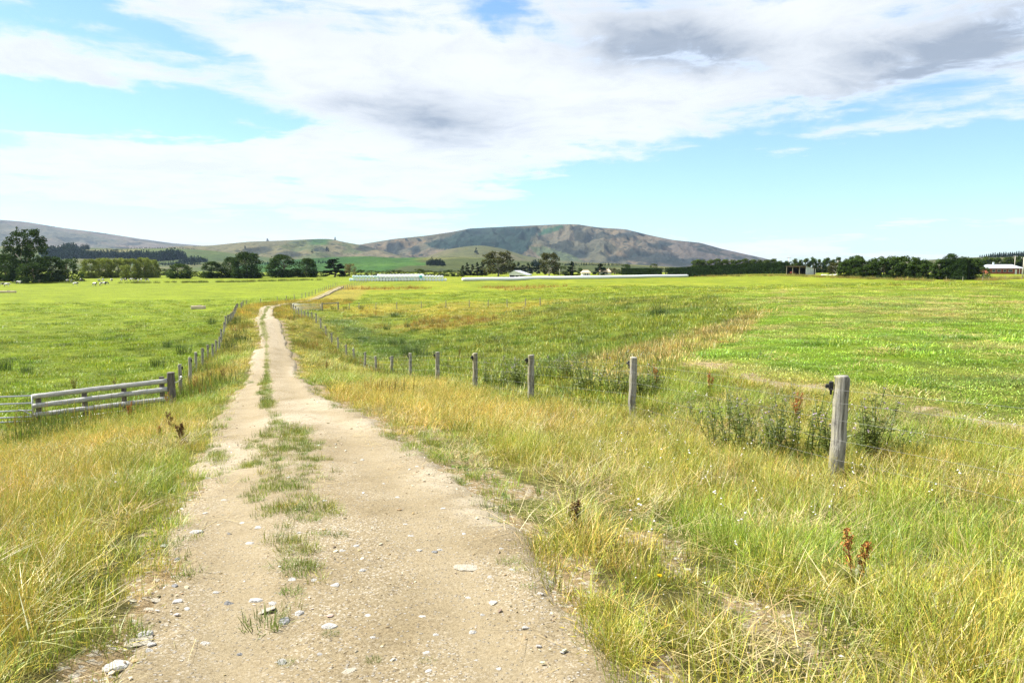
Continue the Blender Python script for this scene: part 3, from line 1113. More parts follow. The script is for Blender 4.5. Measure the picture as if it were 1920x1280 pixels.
def hz(info, px, t):
    """point on a hill at surveyed bearing px and slope fraction t (0 foot, 1 crest)"""
    pxs, d, Zh, ts = info
    i = int(np.clip(np.searchsorted(pxs, px), 0, len(pxs) - 1))
    j = int(np.clip(np.searchsorted(ts, t), 0, len(ts) - 1))
    return np.array([(pxs[i] - CX) / F_PX * d[j], d[j], Zh[j, i]])




def c_range(PX, PY, X, Y, t, g):
    c = np.broadcast_to(A((0.145, 0.115, 0.092)), PX.shape + (3,))
    c = lerp(c, A((0.085, 0.088, 0.062)), sstep(0.50, 0.68, fbm(X / 700, Y / 900, 301)) * 0.7)
    return lerp(c, A((0.030, 0.036, 0.034)), sstep(0.54, 0.62, fbm(X / 240, Y / 500, 303)) * 0.75)


def c_left(PX, PY, X, Y, t, g):
    c = np.broadcast_to(A((0.140, 0.122, 0.064)), PX.shape + (3,))
    c = lerp(c, A((0.085, 0.105, 0.044)), sstep(0.45, 0.6, fbm(X / 260, Y / 330, 311)) * 0.8)
    c = lerp(c, A((0.18, 0.14, 0.088)), sstep(560, 640, PX) * sstep(0.4, 0.55, fbm(X / 160, Y / 260, 313)) * 0.7)
    c = lerp(c, A((0.050, 0.10, 0.032)), sstep(575, 592, PX) * sstep(625, 612, PX) * sstep(462, 458, PY))
    sc = sstep(0.55, 0.62, fbm(X / 120, Y / 200, 315)) * sstep(0.6, 0.35, g)
    c = lerp(c, A((0.028, 0.034, 0.024)), np.clip(sc, 0, 1) * 0.9)
    for x0, y0, rx, ry in ((485, 470, 26, 7), (600, 468, 14, 5), (545, 477, 30, 4), (690, 465, 20, 6)):
        c = lerp(c, A((0.032, 0.038, 0.030)), sstep(1.2, 0.7, np.hypot((PX - x0) / rx, (PY - y0) / ry) + (fbm(X / 90, Y / 150, 317) - 0.5) * 1.4) * 0.85)
    return c


def c_main(PX, PY, X, Y, t, g):
    w = (fbm(X / 240, Y / 360, 321) - 0.5)
    c = np.broadcast_to(A((0.135, 0.102, 0.066)), PX.shape + (3,))
    c = lerp(c, A((0.078, 0.078, 0.050)), sstep(0.48, 0.62, fbm(X / 420, Y / 520, 323)) * 0.75)
    c = lerp(c, A((0.075, 0.062, 0.062)), sstep(1130, 1330, PX) * 0.75)
    c = lerp(c, A((0.135, 0.112, 0.076)), sstep(1000, 1040, PX) * sstep(1180, 1100, PX) * sstep(470, 445, PY) * 0.6)
    scr = sstep(0.56, 0.63, fbm(X / 150 + 3, Y / 190, 327, 5)) * sstep(960, 1010, PX)
    c = lerp(c, A((0.020, 0.025, 0.021)), scr * 0.85)
    for x0, y0, rx, ry in ((1090, 478, 16, 8), (1150, 487, 20, 7), (1235, 482, 55, 8), (1290, 492, 40, 10), (1180, 440, 26, 6), (1215, 436, 30, 5), (740, 462, 20, 8), (780, 470, 14, 9), (730, 475, 22, 8), (1240, 460, 30, 5)):
        c = lerp(c, A((0.018, 0.024, 0.023)), sstep(1.2, 0.7, np.hypot((PX - x0) / rx, (PY - y0) / ry) + w * 2.4) * 0.9)
    # plantation forest on the left flank and the bright clearing beside the summit
    P = [(818, 452), (845, 441), (880, 430), (935, 427), (1000, 429), (1018, 432), (1000, 446), (992, 462), (975, 476), (1005, 482), (1015, 496), (960, 500), (880, 485), (850, 470), (812, 466), (798, 458)]
    f = inside(P, PX + w * 14, PY + w * 7)
    c = np.where(f[..., None], lerp(np.broadcast_to(A((0.012, 0.027, 0.022)), c.shape), A((0.022, 0.038, 0.028)), sstep(0.4, 0.7, fbm(X / 130, Y / 260, 329))), c)
    f2 = inside([(1008, 440), (1020, 431), (1052, 423), (1057, 428), (1040, 436), (1012, 443)], PX + w * 4, PY + w * 2)
    c = np.where(f2[..., None], A((0.032, 0.075, 0.040)), c)
    f3 = inside([(990, 462), (1020, 462), (1075, 480), (1100, 494), (1060, 500), (1015, 486)], PX + w * 6, PY + w * 3)
    c = np.where(f3[..., None], A((0.080, 0.095, 0.045)), c)
    return c


def c_knoll(PX, PY, X, Y, t, g):
    c = np.broadcast_to(A((0.098, 0.098, 0.042)), PX.shape + (3,))
    return lerp(c, A((0.13, 0.11, 0.06)), sstep(0.45, 0.65, fbm(X / 150, Y / 200, 331)) * 0.7)


def c_green(PX, PY, X, Y, t, g):
    c = np.broadcast_to(A((0.046, 0.105, 0.022)), PX.shape + (3,))
    c = lerp(c, A((0.070, 0.082, 0.026)), sstep(770, 800, PX + (PY - 490) * 3))
    c = lerp(c, A((0.034, 0.085, 0.022)), sstep(0.5, 0.55, t) * sstep(700, 640, PX))
    c = lerp(c, A((0.064, 0.13, 0.026)), (np.abs(PY - 496 + (PX - 740) * 0.02) < 3) * (PX > 650) * (PX < 800) * 1.0)
    return lerp(c, A((0.15, 0.14, 0.05)), sstep(0.55, 0.66, fbm(X / 90, Y / 120, 341)) * sstep(760, 800, PX) * 0.8)


def c_pale(PX, PY, X, Y, t, g):
    c = np.broadcast_to(A((0.088, 0.108, 0.040)), PX.shape + (3,))
    c = lerp(c, A((0.145, 0.132, 0.062)), sstep(0.45, 0.58, fbm(X / 210, Y / 260, 351)) * 0.8)
    return lerp(c, A((0.065, 0.10, 0.032)), sstep(0.55, 0.6, fbm(X / 300, Y / 180, 353)) * 0.6)


H_RANGE = hill('hill', [(-420, 400), (-200, 405), (0, 413), (60, 418), (120, 428), (200, 438), (270, 449), (330, 457), (390, 462), (460, 470), (560, 492)], 5200, 8600, 9600, c_range,
               'long brown bare mountain range fading blue at the far left', 0.26, 520, 401, 70, 2.2, (0.7, 0.25))
H_MAIN = hill('hill', [(560, 492), (600, 476), (650, 464), (690, 457), (740, 449), (800, 443), (850, 436), (880, 430), (960, 426), (1050, 422), (1080, 422), (1120, 428), (1170, 431), (1215, 442), (1260, 451), (1310, 456), (1350, 467), (1400, 478), (1450, 489), (1500, 500), (1540, 508)],
              3600, 6200, 7600, c_main, 'broad flat topped brown mountain with a dark forest on its flank', 0.46, 300, 411, 90, 1.4, (1.0, 0.5))
H_LEFT = hill('hill', [(200, 492), (260, 474), (330, 463), (400, 461), (470, 454), (530, 452), (600, 449), (622, 449), (650, 455), (690, 462), (730, 474), (790, 490), (840, 500)],
              2700, 4300, 5000, c_left, 'tan rolling hills with gullies left of the mountain', 0.34, 300, 421, 70, 1.4, (0.8, 0.8))
H_KNOLL = hill('hill', [(770, 500), (800, 482), (840, 468), (880, 462), (905, 461), (940, 466), (985, 480), (1030, 487), (1100, 492), (1200, 497), (1300, 503)], 2300, 3200, 3700, c_knoll,
               'rounded olive knoll in front of the forested mountain', 0.10, 260, 431, 50, 1.6, (0.5, 0.2))
H_PALE = hill('hill', [(-500, 470), (-200, 464), (0, 462), (150, 465), (240, 467), (330, 466), (400, 470), (470, 478), (540, 486), (600, 494)], 1750, 2600, 3000, c_pale,
              'low pale pasture hills behind the conifer plantations', 0.08, 240, 441, 50, 2.0, (0.3, 0.2))
H_GREEN = hill('hill', [(440, 500), (520, 490), (580, 485), (640, 482), (690, 481), (745, 484), (790, 483), (860, 482), (910, 483), (960, 489), (1060, 493), (1150, 494), (1230, 499), (1320, 504)], 1150, 1650, 1950, c_green,
               'low bright green pasture rise behind the bale stack', 0.05, 200, 451, 44, 1.6, (0.15, 0.1))
H_EAST = hill('hill', [(1500, 503), (1620, 494), (1760, 486), (1860, 481), (1960, 477), (2100, 474), (2300, 480)], 1100, 1500, 1800, c_knoll,
              'low wooded rise on the right horizon', 0.05, 200, 461, 30, 4.0, (1.0, 0.1))

# the air of the valley
hz_bm = bmesh.new()
add_box(hz_bm, (0, 4700, 420), (21000, 10800, 870))
m_haze = bpy.data.materials.new('valley_air')
m_haze.use_nodes = True
m_haze.node_tree.nodes.clear()
_h = NT(m_haze.node_tree)
_pv = _h.node('ShaderNodeVolumePrincipled')
_pv.inputs['Color'].default_value = (0.52, 0.72, 1.0, 1)
_pv.inputs['Density'].default_value = 2.6e-5
_pv.inputs['Anisotropy'].default_value = 0.0
_ho = _h.node('ShaderNodeOutputMaterial')
_h.L.new(_pv.outputs[0], _ho.inputs['Volume'])
USE_HAZE = True
if USE_HAZE:
    tag(bm_obj('haze', hz_bm, m_haze), 'thin blue air over the whole valley', 'haze', kind='stuff')
# ------------------------------------------------------------------ grass and ground cover
def blades(rng, n, rad, h, hs, w, lean, curve, seg=3, pal=None, stalks=0, stalk_h=0.6, head=0.07, flat=0.0):
    """one tuft: n curved tapering blades, and stalks with seed heads"""
    B = Bag()
    pal = pal or [(1, 1, 1)]

    def strip(bx, by, az, le, ln, wd, cv, col, sg):
        t = np.linspace(0, 1, sg + 1)
        ang = le + cv * t                       # angle from the vertical grows towards the tip
        dl = ln / sg
        r = np.concatenate([[0], np.cumsum(np.sin(ang[:-1]) * dl)])
        z = np.concatenate([[0], np.cumsum(np.cos(ang[:-1]) * dl)])
        px, py = bx + r * math.cos(az), by + r * math.sin(az)
        tw = az + math.pi / 2 + rng.normal(0, 0.5)
        wx, wy = math.cos(tw) * wd / 2, math.sin(tw) * wd / 2
        ww = (1 - t ** 1.6)[:-1]
        v = []
        for k in range(sg):
            v += [(px[k] - wx * ww[k], py[k] - wy * ww[k], z[k]), (px[k] + wx * ww[k], py[k] + wy * ww[k], z[k])]
        v.append((px[-1], py[-1], z[-1]))
        q = [[2 * k, 2 * k + 1, 2 * k + 3, 2 * k + 2] for k in range(sg - 1)]
        f = [np.array([[2 * sg - 2, 2 * sg - 1, 2 * sg]])]
        if q:
            f.append(np.array(q))
        B.add(v, f, col)
        return px[-1], py[-1], z[-1]

    for _ in range(n):
        a = rng.uniform(0, 2 * math.pi)
        rr = rad * math.sqrt(rng.uniform())
        az_ = a + rng.normal(0, 0.9)
        c = np.array(pal[rng.integers(len(pal))]) * rng.uniform(0.55, 1.35)
        strip(rr * math.cos(a), rr * math.sin(a), az_, abs(rng.normal(0, lean)) + flat, max(0.3 * h, rng.normal(h, hs)), w * rng.uniform(0.7, 1.3), rng.uniform(0.2, 1) * curve, c, seg)
    for _ in range(stalks):
        a = rng.uniform(0, 2 * math.pi)
        rr = rad * math.sqrt(rng.uniform())
        col = np.array((1.45, 1.42, 1.8)) * rng.uniform(0.8, 1.2)
        ln = stalk_h * rng.uniform(0.6, 1.15)
        le, cv = abs(rng.normal(0, lean * 0.9)), rng.uniform(0, 0.5)
        az_ = rng.uniform(0, 2 * math.pi)
        ex, ey, ez = strip(rr * math.cos(a), rr * math.sin(a), az_, le, ln, w * 0.5, cv, col, 3)
        d = np.array([math.sin(le + cv) * math.cos(az_), math.sin(le + cv) * math.sin(az_), math.cos(le + cv)])
        p0 = np.array([ex, ey, ez]) - d * head * 0.5
        for k in range(2):
            s = np.cross(d, (math.cos(az_ + k * 1.57), math.sin(az_ + k * 1.57), 0.1))
            s = s / (np.linalg.norm(s) + 1e-9) * w * 0.55
            B.add([p0, p0 + d * head * 0.5 + s, p0 + d * head, p0 + d * head * 0.5 - s], [np.array([[0, 1, 2, 3]])], col * 1.02)
    return B


def grass_material(N):
    t = N.attr('tint', 'INSTANCER')
    c = N.attr('bc')
    return leafy(N, N.mix(1.0, t, c, 'MULTIPLY'), 0.22, 0.035)


M_GRASS = mat('grass_blades', grass_material)


def proto(name, bag):
    me = bag.mesh(name)
    me.materials.append(M_GRASS)
    return me


PG = [(0.62, 0.85, 0.5), (0.8, 1.0, 0.7), (1, 1, 1), (1.25, 1.1, 1.3), (1.6, 1.35, 1.7)]
PS = [(0.8, 1.0, 0.8), (1, 1, 1), (1.1, 1.1, 1.0)]
r_ = np.random.default_rng(5)
TALL = [proto('tall_tuft', blades(r_, 66, 0.15, 0.215, 0.08, 0.0042, 0.66, 1.3, 3, PG, 9, 0.32, 0.05)) for _ in range(6)]
MID = [proto('mid_tuft', blades(r_, 66, 0.15, 0.135, 0.055, 0.0042, 0.75, 1.2, 3, PG, 4, 0.22, 0.04)) for _ in range(5)]
SHORT = [proto('short_tuft', blades(r_, 46, 0.11, 0.075, 0.03, 0.0045, 0.75, 0.9, 2, PS)) for _ in range(4)]
PATCH = [proto('mown_patch', blades(r_, 170, 0.55, 0.055, 0.022, 0.012, 0.8, 0.8, 2, PS)) for _ in range(4)]
CLUMP = [proto('pasture_clump', blades(r_, 120, 0.50, 0.15, 0.06, 0.015, 0.7, 0.9, 2, PG)) for _ in range(4)]
WEEDY = [proto('leafy_clump', blades(r_, 22, 0.07, 0.09, 0.03, 0.012, 0.8, 0.7, 3, [(0.8, 1, 0.8), (0.7, 0.95, 0.8)])) for _ in range(3)]
LAID = [proto('laid_straw', blades(r_, 5, 0.10, 0.36, 0.16, 0.0035, 0.05, 0.12, 3, [(1, 1, 1), (1.1, 1.05, 1)], flat=1.42)) for _ in range(4)]
THATCH = [proto('thatch', blades(r_, 34, 0.22, 0.22, 0.10, 0.0042, 0.25, 0.3, 2, [(1, 1, 1), (1.15, 1.1, 1), (0.7, 0.68, 0.6)], flat=1.15)) for _ in range(4)]
HAY = [proto('cut_hay', blades(r_, 110, 0.45, 0.20, 0.08, 0.008, 0.25, 0.3, 2, [(1, 1, 1), (1.2, 1.15, 1), (0.75, 0.75, 0.6)], flat=1.25)) for _ in range(3)]
RUSTY = [proto('dock_stems', blades(r_, 9, 0.16, 0.42, 0.14, 0.014, 0.22, 0.25, 3, [(1, 1, 1), (0.8, 0.75, 0.7), (1.3, 1.15, 1.0)], 4, 0.6, 0.14)) for _ in range(3)]


def wedge(r0, r1, density, a0=-52, a1=52, rng=RNG):
    A_ = math.radians(a1 - a0) * (r1 * r1 - r0 * r0) / 2
    n = int(A_ * density)
    r = np.sqrt(rng.uniform(r0 * r0, r1 * r1, n))
    a = np.radians(rng.uniform(a0, a1, n))
    return r * np.sin(a), r * np.cos(a)


class Cloud:
    def __init__(self):
        self.P, self.R, self.S, self.I, self.T = [], [], [], [], []

    def add(self, x, y, z, scale, idx, tint, tilt=0.08, rng=RNG):
        n = len(x)
        if n == 0:
            return
        self.P.append(np.stack([x, y, z], -1))
        self.R.append(np.stack([rng.normal(0, tilt, n), rng.normal(0, tilt, n), rng.uniform(0, 6.283, n)], -1))
        s = np.asarray(scale, float)
        if s.ndim == 1:
            s = np.stack([s, s, s * rng.uniform(0.8, 1.2, n)], -1)
        self.S.append(s)
        self.I.append(np.asarray(idx))
        self.T.append(np.asarray(tint))

    def make(self, name, protos, label, cat):
        return scatter(name, np.concatenate(self.P), np.concatenate(self.R), np.concatenate(self.S), np.concatenate(self.I), np.concatenate(self.T), protos, label, cat)


def jitter(c, amt=0.16, rng=RNG):
    n = len(c)
    return np.clip(c * rng.normal(1, amt, (n, 1)) * (1 + rng.normal(0, amt * 0.35, (n, 3))), 0.004, 0.8)


GB = np.array((2.05, 2.1, 1.7))           # living blades are lighter than the matted ground they stand on
NT_, NM_, NS_ = len(TALL), len(MID), len(SHORT)
verge_c, field_c = Cloud(), Cloud()
for r0, r1, den in ((2.2, 6, 80), (6, 12, 52), (12, 22, 26), (22, 40, 11), (40, 75, 5.0), (75, 150, 1.6)):
    x, y = wedge(r0, r1, den)
    Z = zones(x, y)
    n2 = fbm(x / 1.3, y / 1.3, 203)
    cov, bare_, dry = cover_colour(x, y, Z)
    ds, _, _ = seg_dist(STRIP_LINE, x, y)
    edge = Z['ta'] * Z['hw'] - Z['hw']                 # metres from the gravel's edge
    ok = (Z['verge'] | Z['near_right'] | Z['band']) & (edge > -0.10 + 1.0 * (fbm(x / 0.7, y / 0.7, 204) - 0.5) * np.clip(0.4 + r1 / 20, 0, 1))
    # thin turf on the old gravel strip, gaps near the track edge
    keep = RNG.uniform(size=len(x)) < np.where(ds + 0.5 * (n2 - 0.5) < 0.36, 0.32, 1.0) * np.where((edge < np.where(Z['lat'] > 0, 0.5, 0.08)), 0.30 + 0.7 * sstep(0.45, 0.6, fbm(x / 0.4, y / 0.4, 206)), 1.0) * (0.40 + 0.60 * sstep(0.36, 0.56, fbm(x / 0.45, y / 0.45, 205)))
    ok &= keep
    x, y, n2, edge, cov, dry, ds = x[ok], y[ok], n2[ok], edge[ok], cov[ok], dry[ok], ds[ok]
    z = ground(x, y)
    # tall away from the track, short beside it
    hh = sstep(0.05, 1.0, edge + (n2 - 0.5) * 0.8) * sstep(0.2, 0.9, ds + 0.2)
    u = RNG.uniform(size=len(x))
    dfl, _, sfl = seg_dist(np.array([RAIL_A[:2] + (RAIL_A[:2] - RAIL_B[:2]) * 0.9, RAIL_A[:2], RAIL_B[:2]]), x, y)
    hh = hh * sstep(1.6, 5.5, dfl)
    tall = u < hh * (0.35 + 0.65 * np.maximum(dry, sstep(0.42, 0.6, fbm(x / 0.9, y / 0.9, 207))))
    short = (~tall) & (RNG.uniform(size=len(x)) > hh * 0.75 + 0.35)
    idx = np.where(tall, RNG.integers(0, NT_, len(x)), np.where(short, NT_ + NM_ + RNG.integers(0, NS_, len(x)), NT_ + RNG.integers(0, NM_, len(x))))
    big = 1.0 + max(0, (r1 - 12)) * 0.012
    sc = RNG.uniform(0.7, 1.2, len(x)) * np.minimum(big, 1.9)
    S3 = np.stack([sc * min(1.6, big), sc * min(1.6, big), RNG.uniform(0.75, 1.2, len(x)) * min(big, 1.25) * np.where(short, 1.3, 1.0)], -1)
    tint = cov * GB
    tint = lerp(tint, tint * (0.95, 1.0, 0.9), sstep(1.5, 3.5, x) * sstep(16, 9, np.hypot(x, y)))
    tint = lerp(tint, np.array((0.48, 0.38, 0.10)), (RNG.uniform(size=len(x)) < 0.20 + 0.18 * dry) * 0.75)
    tint = lerp(tint, np.array((0.13, 0.19, 0.018)), (RNG.uniform(size=len(x)) < np.where(short, 0.5, 0.18)) * 0.6)
    verge_c.add(x, y, z, S3, idx, jitter(tint), 0.10)
# tufts along and between the wheel ruts
for r0, r1, den in ((2.2, 12, 260), (12, 40, 70), (40, 130, 14)):
    x, y = wedge(r0, r1, den, -40, 30)
    t, par, lat, hw = track_at(x, y)
    cs = centre_strip(par, lat, hw, x, y)
    nn = fbm(x / 0.22, y / 0.22, 215)
    ed_ = sstep(0.70, 1.02, t + 0.5 * (fbm(x / 0.8, y / 0.8, 216) - 0.5)) * 0.42 * sstep(0.45, 0.62, fbm(x / 0.3, y / 0.3, 218))
    ok = (t < 1.06) & (RNG.uniform(size=len(x)) < ed_ + cs * (0.85 if r0 > 5 else 0.62) * sstep(0.36 if r0 > 5 else 0.42, 0.58, nn))
    x, y = x[ok], y[ok]
    z = surface(x, y)
    big = min(2.2, 1 + max(0, r1 - 12) * 0.02)
    sc = RNG.uniform(0.35, 0.85, len(x)) * big
    tint = np.where((RNG.uniform(size=(len(x), 1)) < 0.5), np.array((0.24, 0.24, 0.035)), np.array((0.15, 0.20, 0.022)))
    verge_c.add(x, y, z, sc, np.where(RNG.uniform(size=len(x)) < 0.05, NT_ + RNG.integers(0, NM_, len(x)), NT_ + NM_ + RNG.integers(0, NS_, len(x))), jitter(tint, 0.2), 0.15)
# rank clumps on the banks and round the far bend
x, y = wedge(20, 160, 1.0, -34, -6)
Z = zones(x, y)
nn = fbm(x / 3.0, y / 6.0, 217)
bank = Z['verge'] & (Z['ta'] * Z['hw'] > Z['hw'] + 0.8) & (nn > 0.44)
bend = (Z['band'] | Z['verge']) & ((Z['ta'] * Z['hw'] > Z['hw'] - 0.2) | ((Z['ta'] < 0.35) & (y > 128))) & (y > 100)
ok = (bank & (RNG.uniform(size=len(x)) < 0.8)) | bend
x, y, nn, bend = x[ok], y[ok], nn[ok], bend[ok]
u = RNG.uniform(size=(len(x), 1))
tint = np.where(bend[:, None], np.where(u < 0.75, (0.40, 0.31, 0.05), (0.22, 0.24, 0.03)), np.where(u < 0.45, (0.12, 0.155, 0.022), np.where(u < 0.8, (0.24, 0.23, 0.035), (0.25, 0.165, 0.035))))
sc = RNG.uniform(0.9, 1.5, len(x))
verge_c.add(x, y, ground(x, y), np.stack([sc, sc, sc * np.where(bend, 2.4, 2.8)], -1), NT_ + NM_ + NS_ + RNG.integers(0, len(CLUMP), len(x)), jitter(tint, 0.2), 0.08)
for line, tn, per, hsc in (([(235, 531), (330, 530), (430, 529), (520, 527), (600, 525)], (0.13, 0.15, 0.025), 3.0, 3.2), ([(1296, 518.5), (1400, 517.5), (1480, 517.2), (1545, 520), (1640, 523.5), (1700, 525.5), (1765, 528)], (0.24, 0.21, 0.04), 2.6, 2.6),
                           ([(1840, 526), (1880, 524), (1930, 522), (1990, 521)], (0.27, 0.23, 0.05), 3.0, 3.0)):
    P = dens([og(*q)[:2] for q in line], 1.0)
    P = np.repeat(P, int(per), 0) + RNG.normal(0, 1.6, (len(P) * int(per), 2))
    k = fbm(P[:, 0] / 7, P[:, 1] / 7, 219) > 0.36
    P = P[k]
    n = len(P)
    sc = RNG.uniform(1.2, 2.2, n)
    verge_c.add(P[:, 0], P[:, 1], ground(P[:, 0], P[:, 1]), np.stack([sc, sc, sc * hsc], -1), NT_ + NM_ + NS_ + RNG.integers(0, len(CLUMP), n), jitter(np.tile(tn, (n, 1)), 0.25), 0.05)
verge_c.make('grass', TALL + MID + SHORT + CLUMP, 'long yellow and green roadside grass with seed heads', 'grass')

# pasture: mown terrace, basin, left paddock, far flat
NP_, NC_ = len(PATCH), len(CLUMP)
for r0, r1, den in ((8, 20, 9), (20, 45, 3.2), (45, 90, 1.1), (90, 180, 0.32)):
    x, y = wedge(r0, r1, den)
    Z = zones(x, y)
    cov, bare_, _ = cover_colour(x, y, Z)
    ok = ~(Z['verge'] | Z['near_right'] | Z['band']) & (bare_ < 0.3) & (Z['ta'] > 1.2)
    x, y, cov = x[ok], y[ok], cov[ok]
    basin, right = Z['basin'][ok], Z['right'][ok]
    z = ground(x, y)
    rough = np.where(basin, 0.8, np.where(right, 0.05, 0.22)) + 0.5 * (fbm(x / 2.5, y / 2.5, 221) - 0.5)
    cl = RNG.uniform(size=len(x)) < rough
    dk = (RNG.uniform(size=len(x)) < 0.16) | (fbm(x / 1.6, y / 1.6, 223) > 0.66)
    cov = np.where(dk[:, None], cov * (0.50, 0.58, 0.7), cov)
    big = 1.0 + max(0, r1 - 20) * 0.008
    S3 = np.stack([np.full(len(x), big) * RNG.uniform(0.7, 1.3, len(x))] * 2 + [RNG.uniform(0.6, 1.2, len(x)) * np.where(right, 0.62, 1.15) * min(big, 1.5)], -1)
    idx = np.where(cl, NP_ + RNG.integers(0, NC_, len(x)), RNG.integers(0, NP_, len(x)))
    field_c.add(x, y, z, S3, idx, jitter(cov * np.where(right, 2.0, 1.75)[:, None], 0.20), 0.05)
field_c.make('pasture_grass', PATCH + CLUMP, 'short grazed pasture grass in the paddocks', 'grass')

# low leafy weeds, laid straw on the track, rusty dock stands, white flower heads, gravel
lw = Cloud()
x, y = wedge(2.5, 16, 9)
Z = zones(x, y)
ok = (Z['verge'] | Z['near_right']) & (fbm(x / 0.8, y / 0.8, 231) > 0.52) & (Z['ta'] > 1.02)
x, y = x[ok], y[ok]
lw.add(x, y, ground(x, y), RNG.uniform(0.45, 0.85, len(x)), RNG.integers(0, 3, len(x)), jitter(np.tile((0.13, 0.20, 0.022), (len(x), 1)), 0.2), 0.1)
lw.make('undergrowth', WEEDY, 'broad leafed green weeds growing low in the verge', 'weeds')

st_c = Cloud()
x, y = wedge(2.6, 14, 6, -40, 45)
t, par, lat, hw = track_at(x, y)
ds, _, _ = seg_dist(STRIP_LINE, x, y)
ok = ((np.abs(t - 0.95) < 0.42) & (RNG.uniform(size=len(x)) < 0.55)) | (ds < 0.5) | ((t > 1.1) & (RNG.uniform(size=len(x)) < 0.35)) | ((t < 0.6) & (RNG.uniform(size=len(x)) < 0.10))
x, y = x[ok], y[ok]
on = track_at(x, y)[0] > 1.1
st_c.add(x, y, surface(x, y) + 0.012 + on * RNG.uniform(0.02, 0.16, len(x)), RNG.uniform(0.5, 1.1, len(x)), RNG.integers(0, 4, len(x)), jitter(np.tile((0.40, 0.33, 0.16), (len(x), 1)), 0.15), 0.04)
x, y = wedge(2.4, 16, 22)
Z = zones(x, y)
ds, _, _ = seg_dist(STRIP_LINE, x, y)
ok = (Z['verge'] | Z['near_right']) & (Z['ta'] > 1.08) & (fbm(x / 0.6, y / 0.6, 234) > 0.45) & ((ds > 0.35) | (RNG.uniform(size=len(x)) < 0.5))
x, y = x[ok], y[ok]
st_c.add(x, y, ground(x, y) + RNG.uniform(0.0, 0.07, len(x)), RNG.uniform(0.7, 1.3, len(x)), 4 + RNG.integers(0, 4, len(x)), jitter(np.tile((0.36, 0.31, 0.14), (len(x), 1)), 0.2), 0.2)
st_c.make('straw', LAID + THATCH, 'dry bleached grass stalks lying along the track edges', 'straw')

hc = Cloud()
x, y = wedge(9, 75, 2.6, 2, 52)
Z = zones(x, y)
n1, nb_ = fbm(x / 1.5 + 5, y / 1.0, 51), fbm(x / 6.0, y / 6.0, 53)
ok = Z['right'] & (((n1 > 0.585) & (nb_ > 0.40)) | (n1 > 0.66))
x, y = x[ok], y[ok]
sc = RNG.uniform(0.6, 1.3, len(x)) * (1 + np.hypot(x, y) * 0.006)
hc.add(x, y, ground(x, y) + 0.03, np.stack([sc * 1.2, sc, sc * 0.7], -1), RNG.integers(0, 3, len(x)), jitter(np.tile((0.40, 0.33, 0.13), (len(x), 1)), 0.15), 0.05)
hc.make('hay', HAY, 'bleached mats of cut hay left lying on the mown terrace', 'hay')

ru = Cloud()
for cx, cy, rx, ry in RUST:
    n = int(min(420, rx * ry * 3))
    a, rr = RNG.uniform(0, 6.283, n), np.sqrt(RNG.uniform(0, 1, n))
    x, y = cx + rr * np.cos(a) * rx, cy + rr * np.sin(a) * ry
    k = fbm(x / 2.2, y / 1.2, 241) > 0.46
    x, y = x[k], y[k]
    ru.add(x, y, ground(x, y), RNG.uniform(0.9, 1.6, len(x)), RNG.integers(0, 3, len(x)), jitter(np.tile((0.25, 0.15, 0.025), (len(x), 1)), 0.25), 0.1)
x, y = wedge(18, 110, 0.10, -26, -6)
Z = zones(x, y)
ok = (Z['verge'] & (Z['ta'] > 1.5) & (fbm(x / 3, y / 5, 243) > 0.5)) | (Z['basin'] & (fbm(x / 4, y / 4, 244) > 0.62))
x, y = x[ok], y[ok]
ru.add(x, y, ground(x, y), RNG.uniform(0.8, 1.3, len(x)), RNG.integers(0, 3, len(x)), jitter(np.tile((0.24, 0.15, 0.03), (len(x), 1)), 0.25), 0.1)
ru.make('dock_undergrowth', RUSTY, 'rust brown seeding dock standing in the far rough grass', 'weeds')


def flower_head(rng):
    B = Bag()
    for k in range(rng.integers(1, 4)):
        x, y, h = rng.normal(0, 0.03), rng.normal(0, 0.03), rng.uniform(0.24, 0.42)
        B.add([(x * 0.3 - 0.001, y * 0.3, 0), (x * 0.3 + 0.001, y * 0.3, 0), (x, y, h)], [np.array([[0, 1, 2]])], (0.25, 0.33, 0.08))
        ring = [(x + 0.013 * math.cos(a), y + 0.013 * math.sin(a), h + rng.normal(0, 0.002)) for a in np.linspace(0, 6.283, 7)[:-1]]
        B.add(ring + [(x, y, h + 0.010), (x, y, h - 0.008)], [np.array([[i, (i + 1) % 6, 6] for i in range(6)] + [[(i + 1) % 6, i, 7] for i in range(6)])], (1, 1, 1))
    return B


fl = Cloud()
FL_P = [proto('flower_head', flower_head(r_)) for _ in range(4)]
x, y = wedge(3, 20, 3.2, 4, 48)
Z = zones(x, y)
ok = (Z['verge'] | Z['near_right']) & (fbm(x / 1.2, y / 1.2, 251) > 0.46) & (Z['ta'] > 1.35)
x, y = x[ok], y[ok]
fl.add(x, y, ground(x, y), RNG.uniform(0.5, 1.0, len(x)), RNG.integers(0, 4, len(x)), jitter(np.tile((0.74, 0.70, 0.66), (len(x), 1)), 0.06), 0.1)
x, y = wedge(3, 12, 1.2, -48, -18)
Z = zones(x, y)
ok = Z['verge'] & (Z['ta'] > 1.4) & (fbm(x / 1.2, y / 1.2, 252) > 0.55)
x, y = x[ok], y[ok]
fl.add(x, y, ground(x, y), RNG.uniform(0.5, 1.0, len(x)), RNG.integers(0, 4, len(x)), jitter(np.tile((0.74, 0.70, 0.66), (len(x), 1)), 0.06), 0.1)
fl.make('wildflower_undergrowth', FL_P, 'small white clover and yarrow heads dotted through the verge grass', 'flowers')


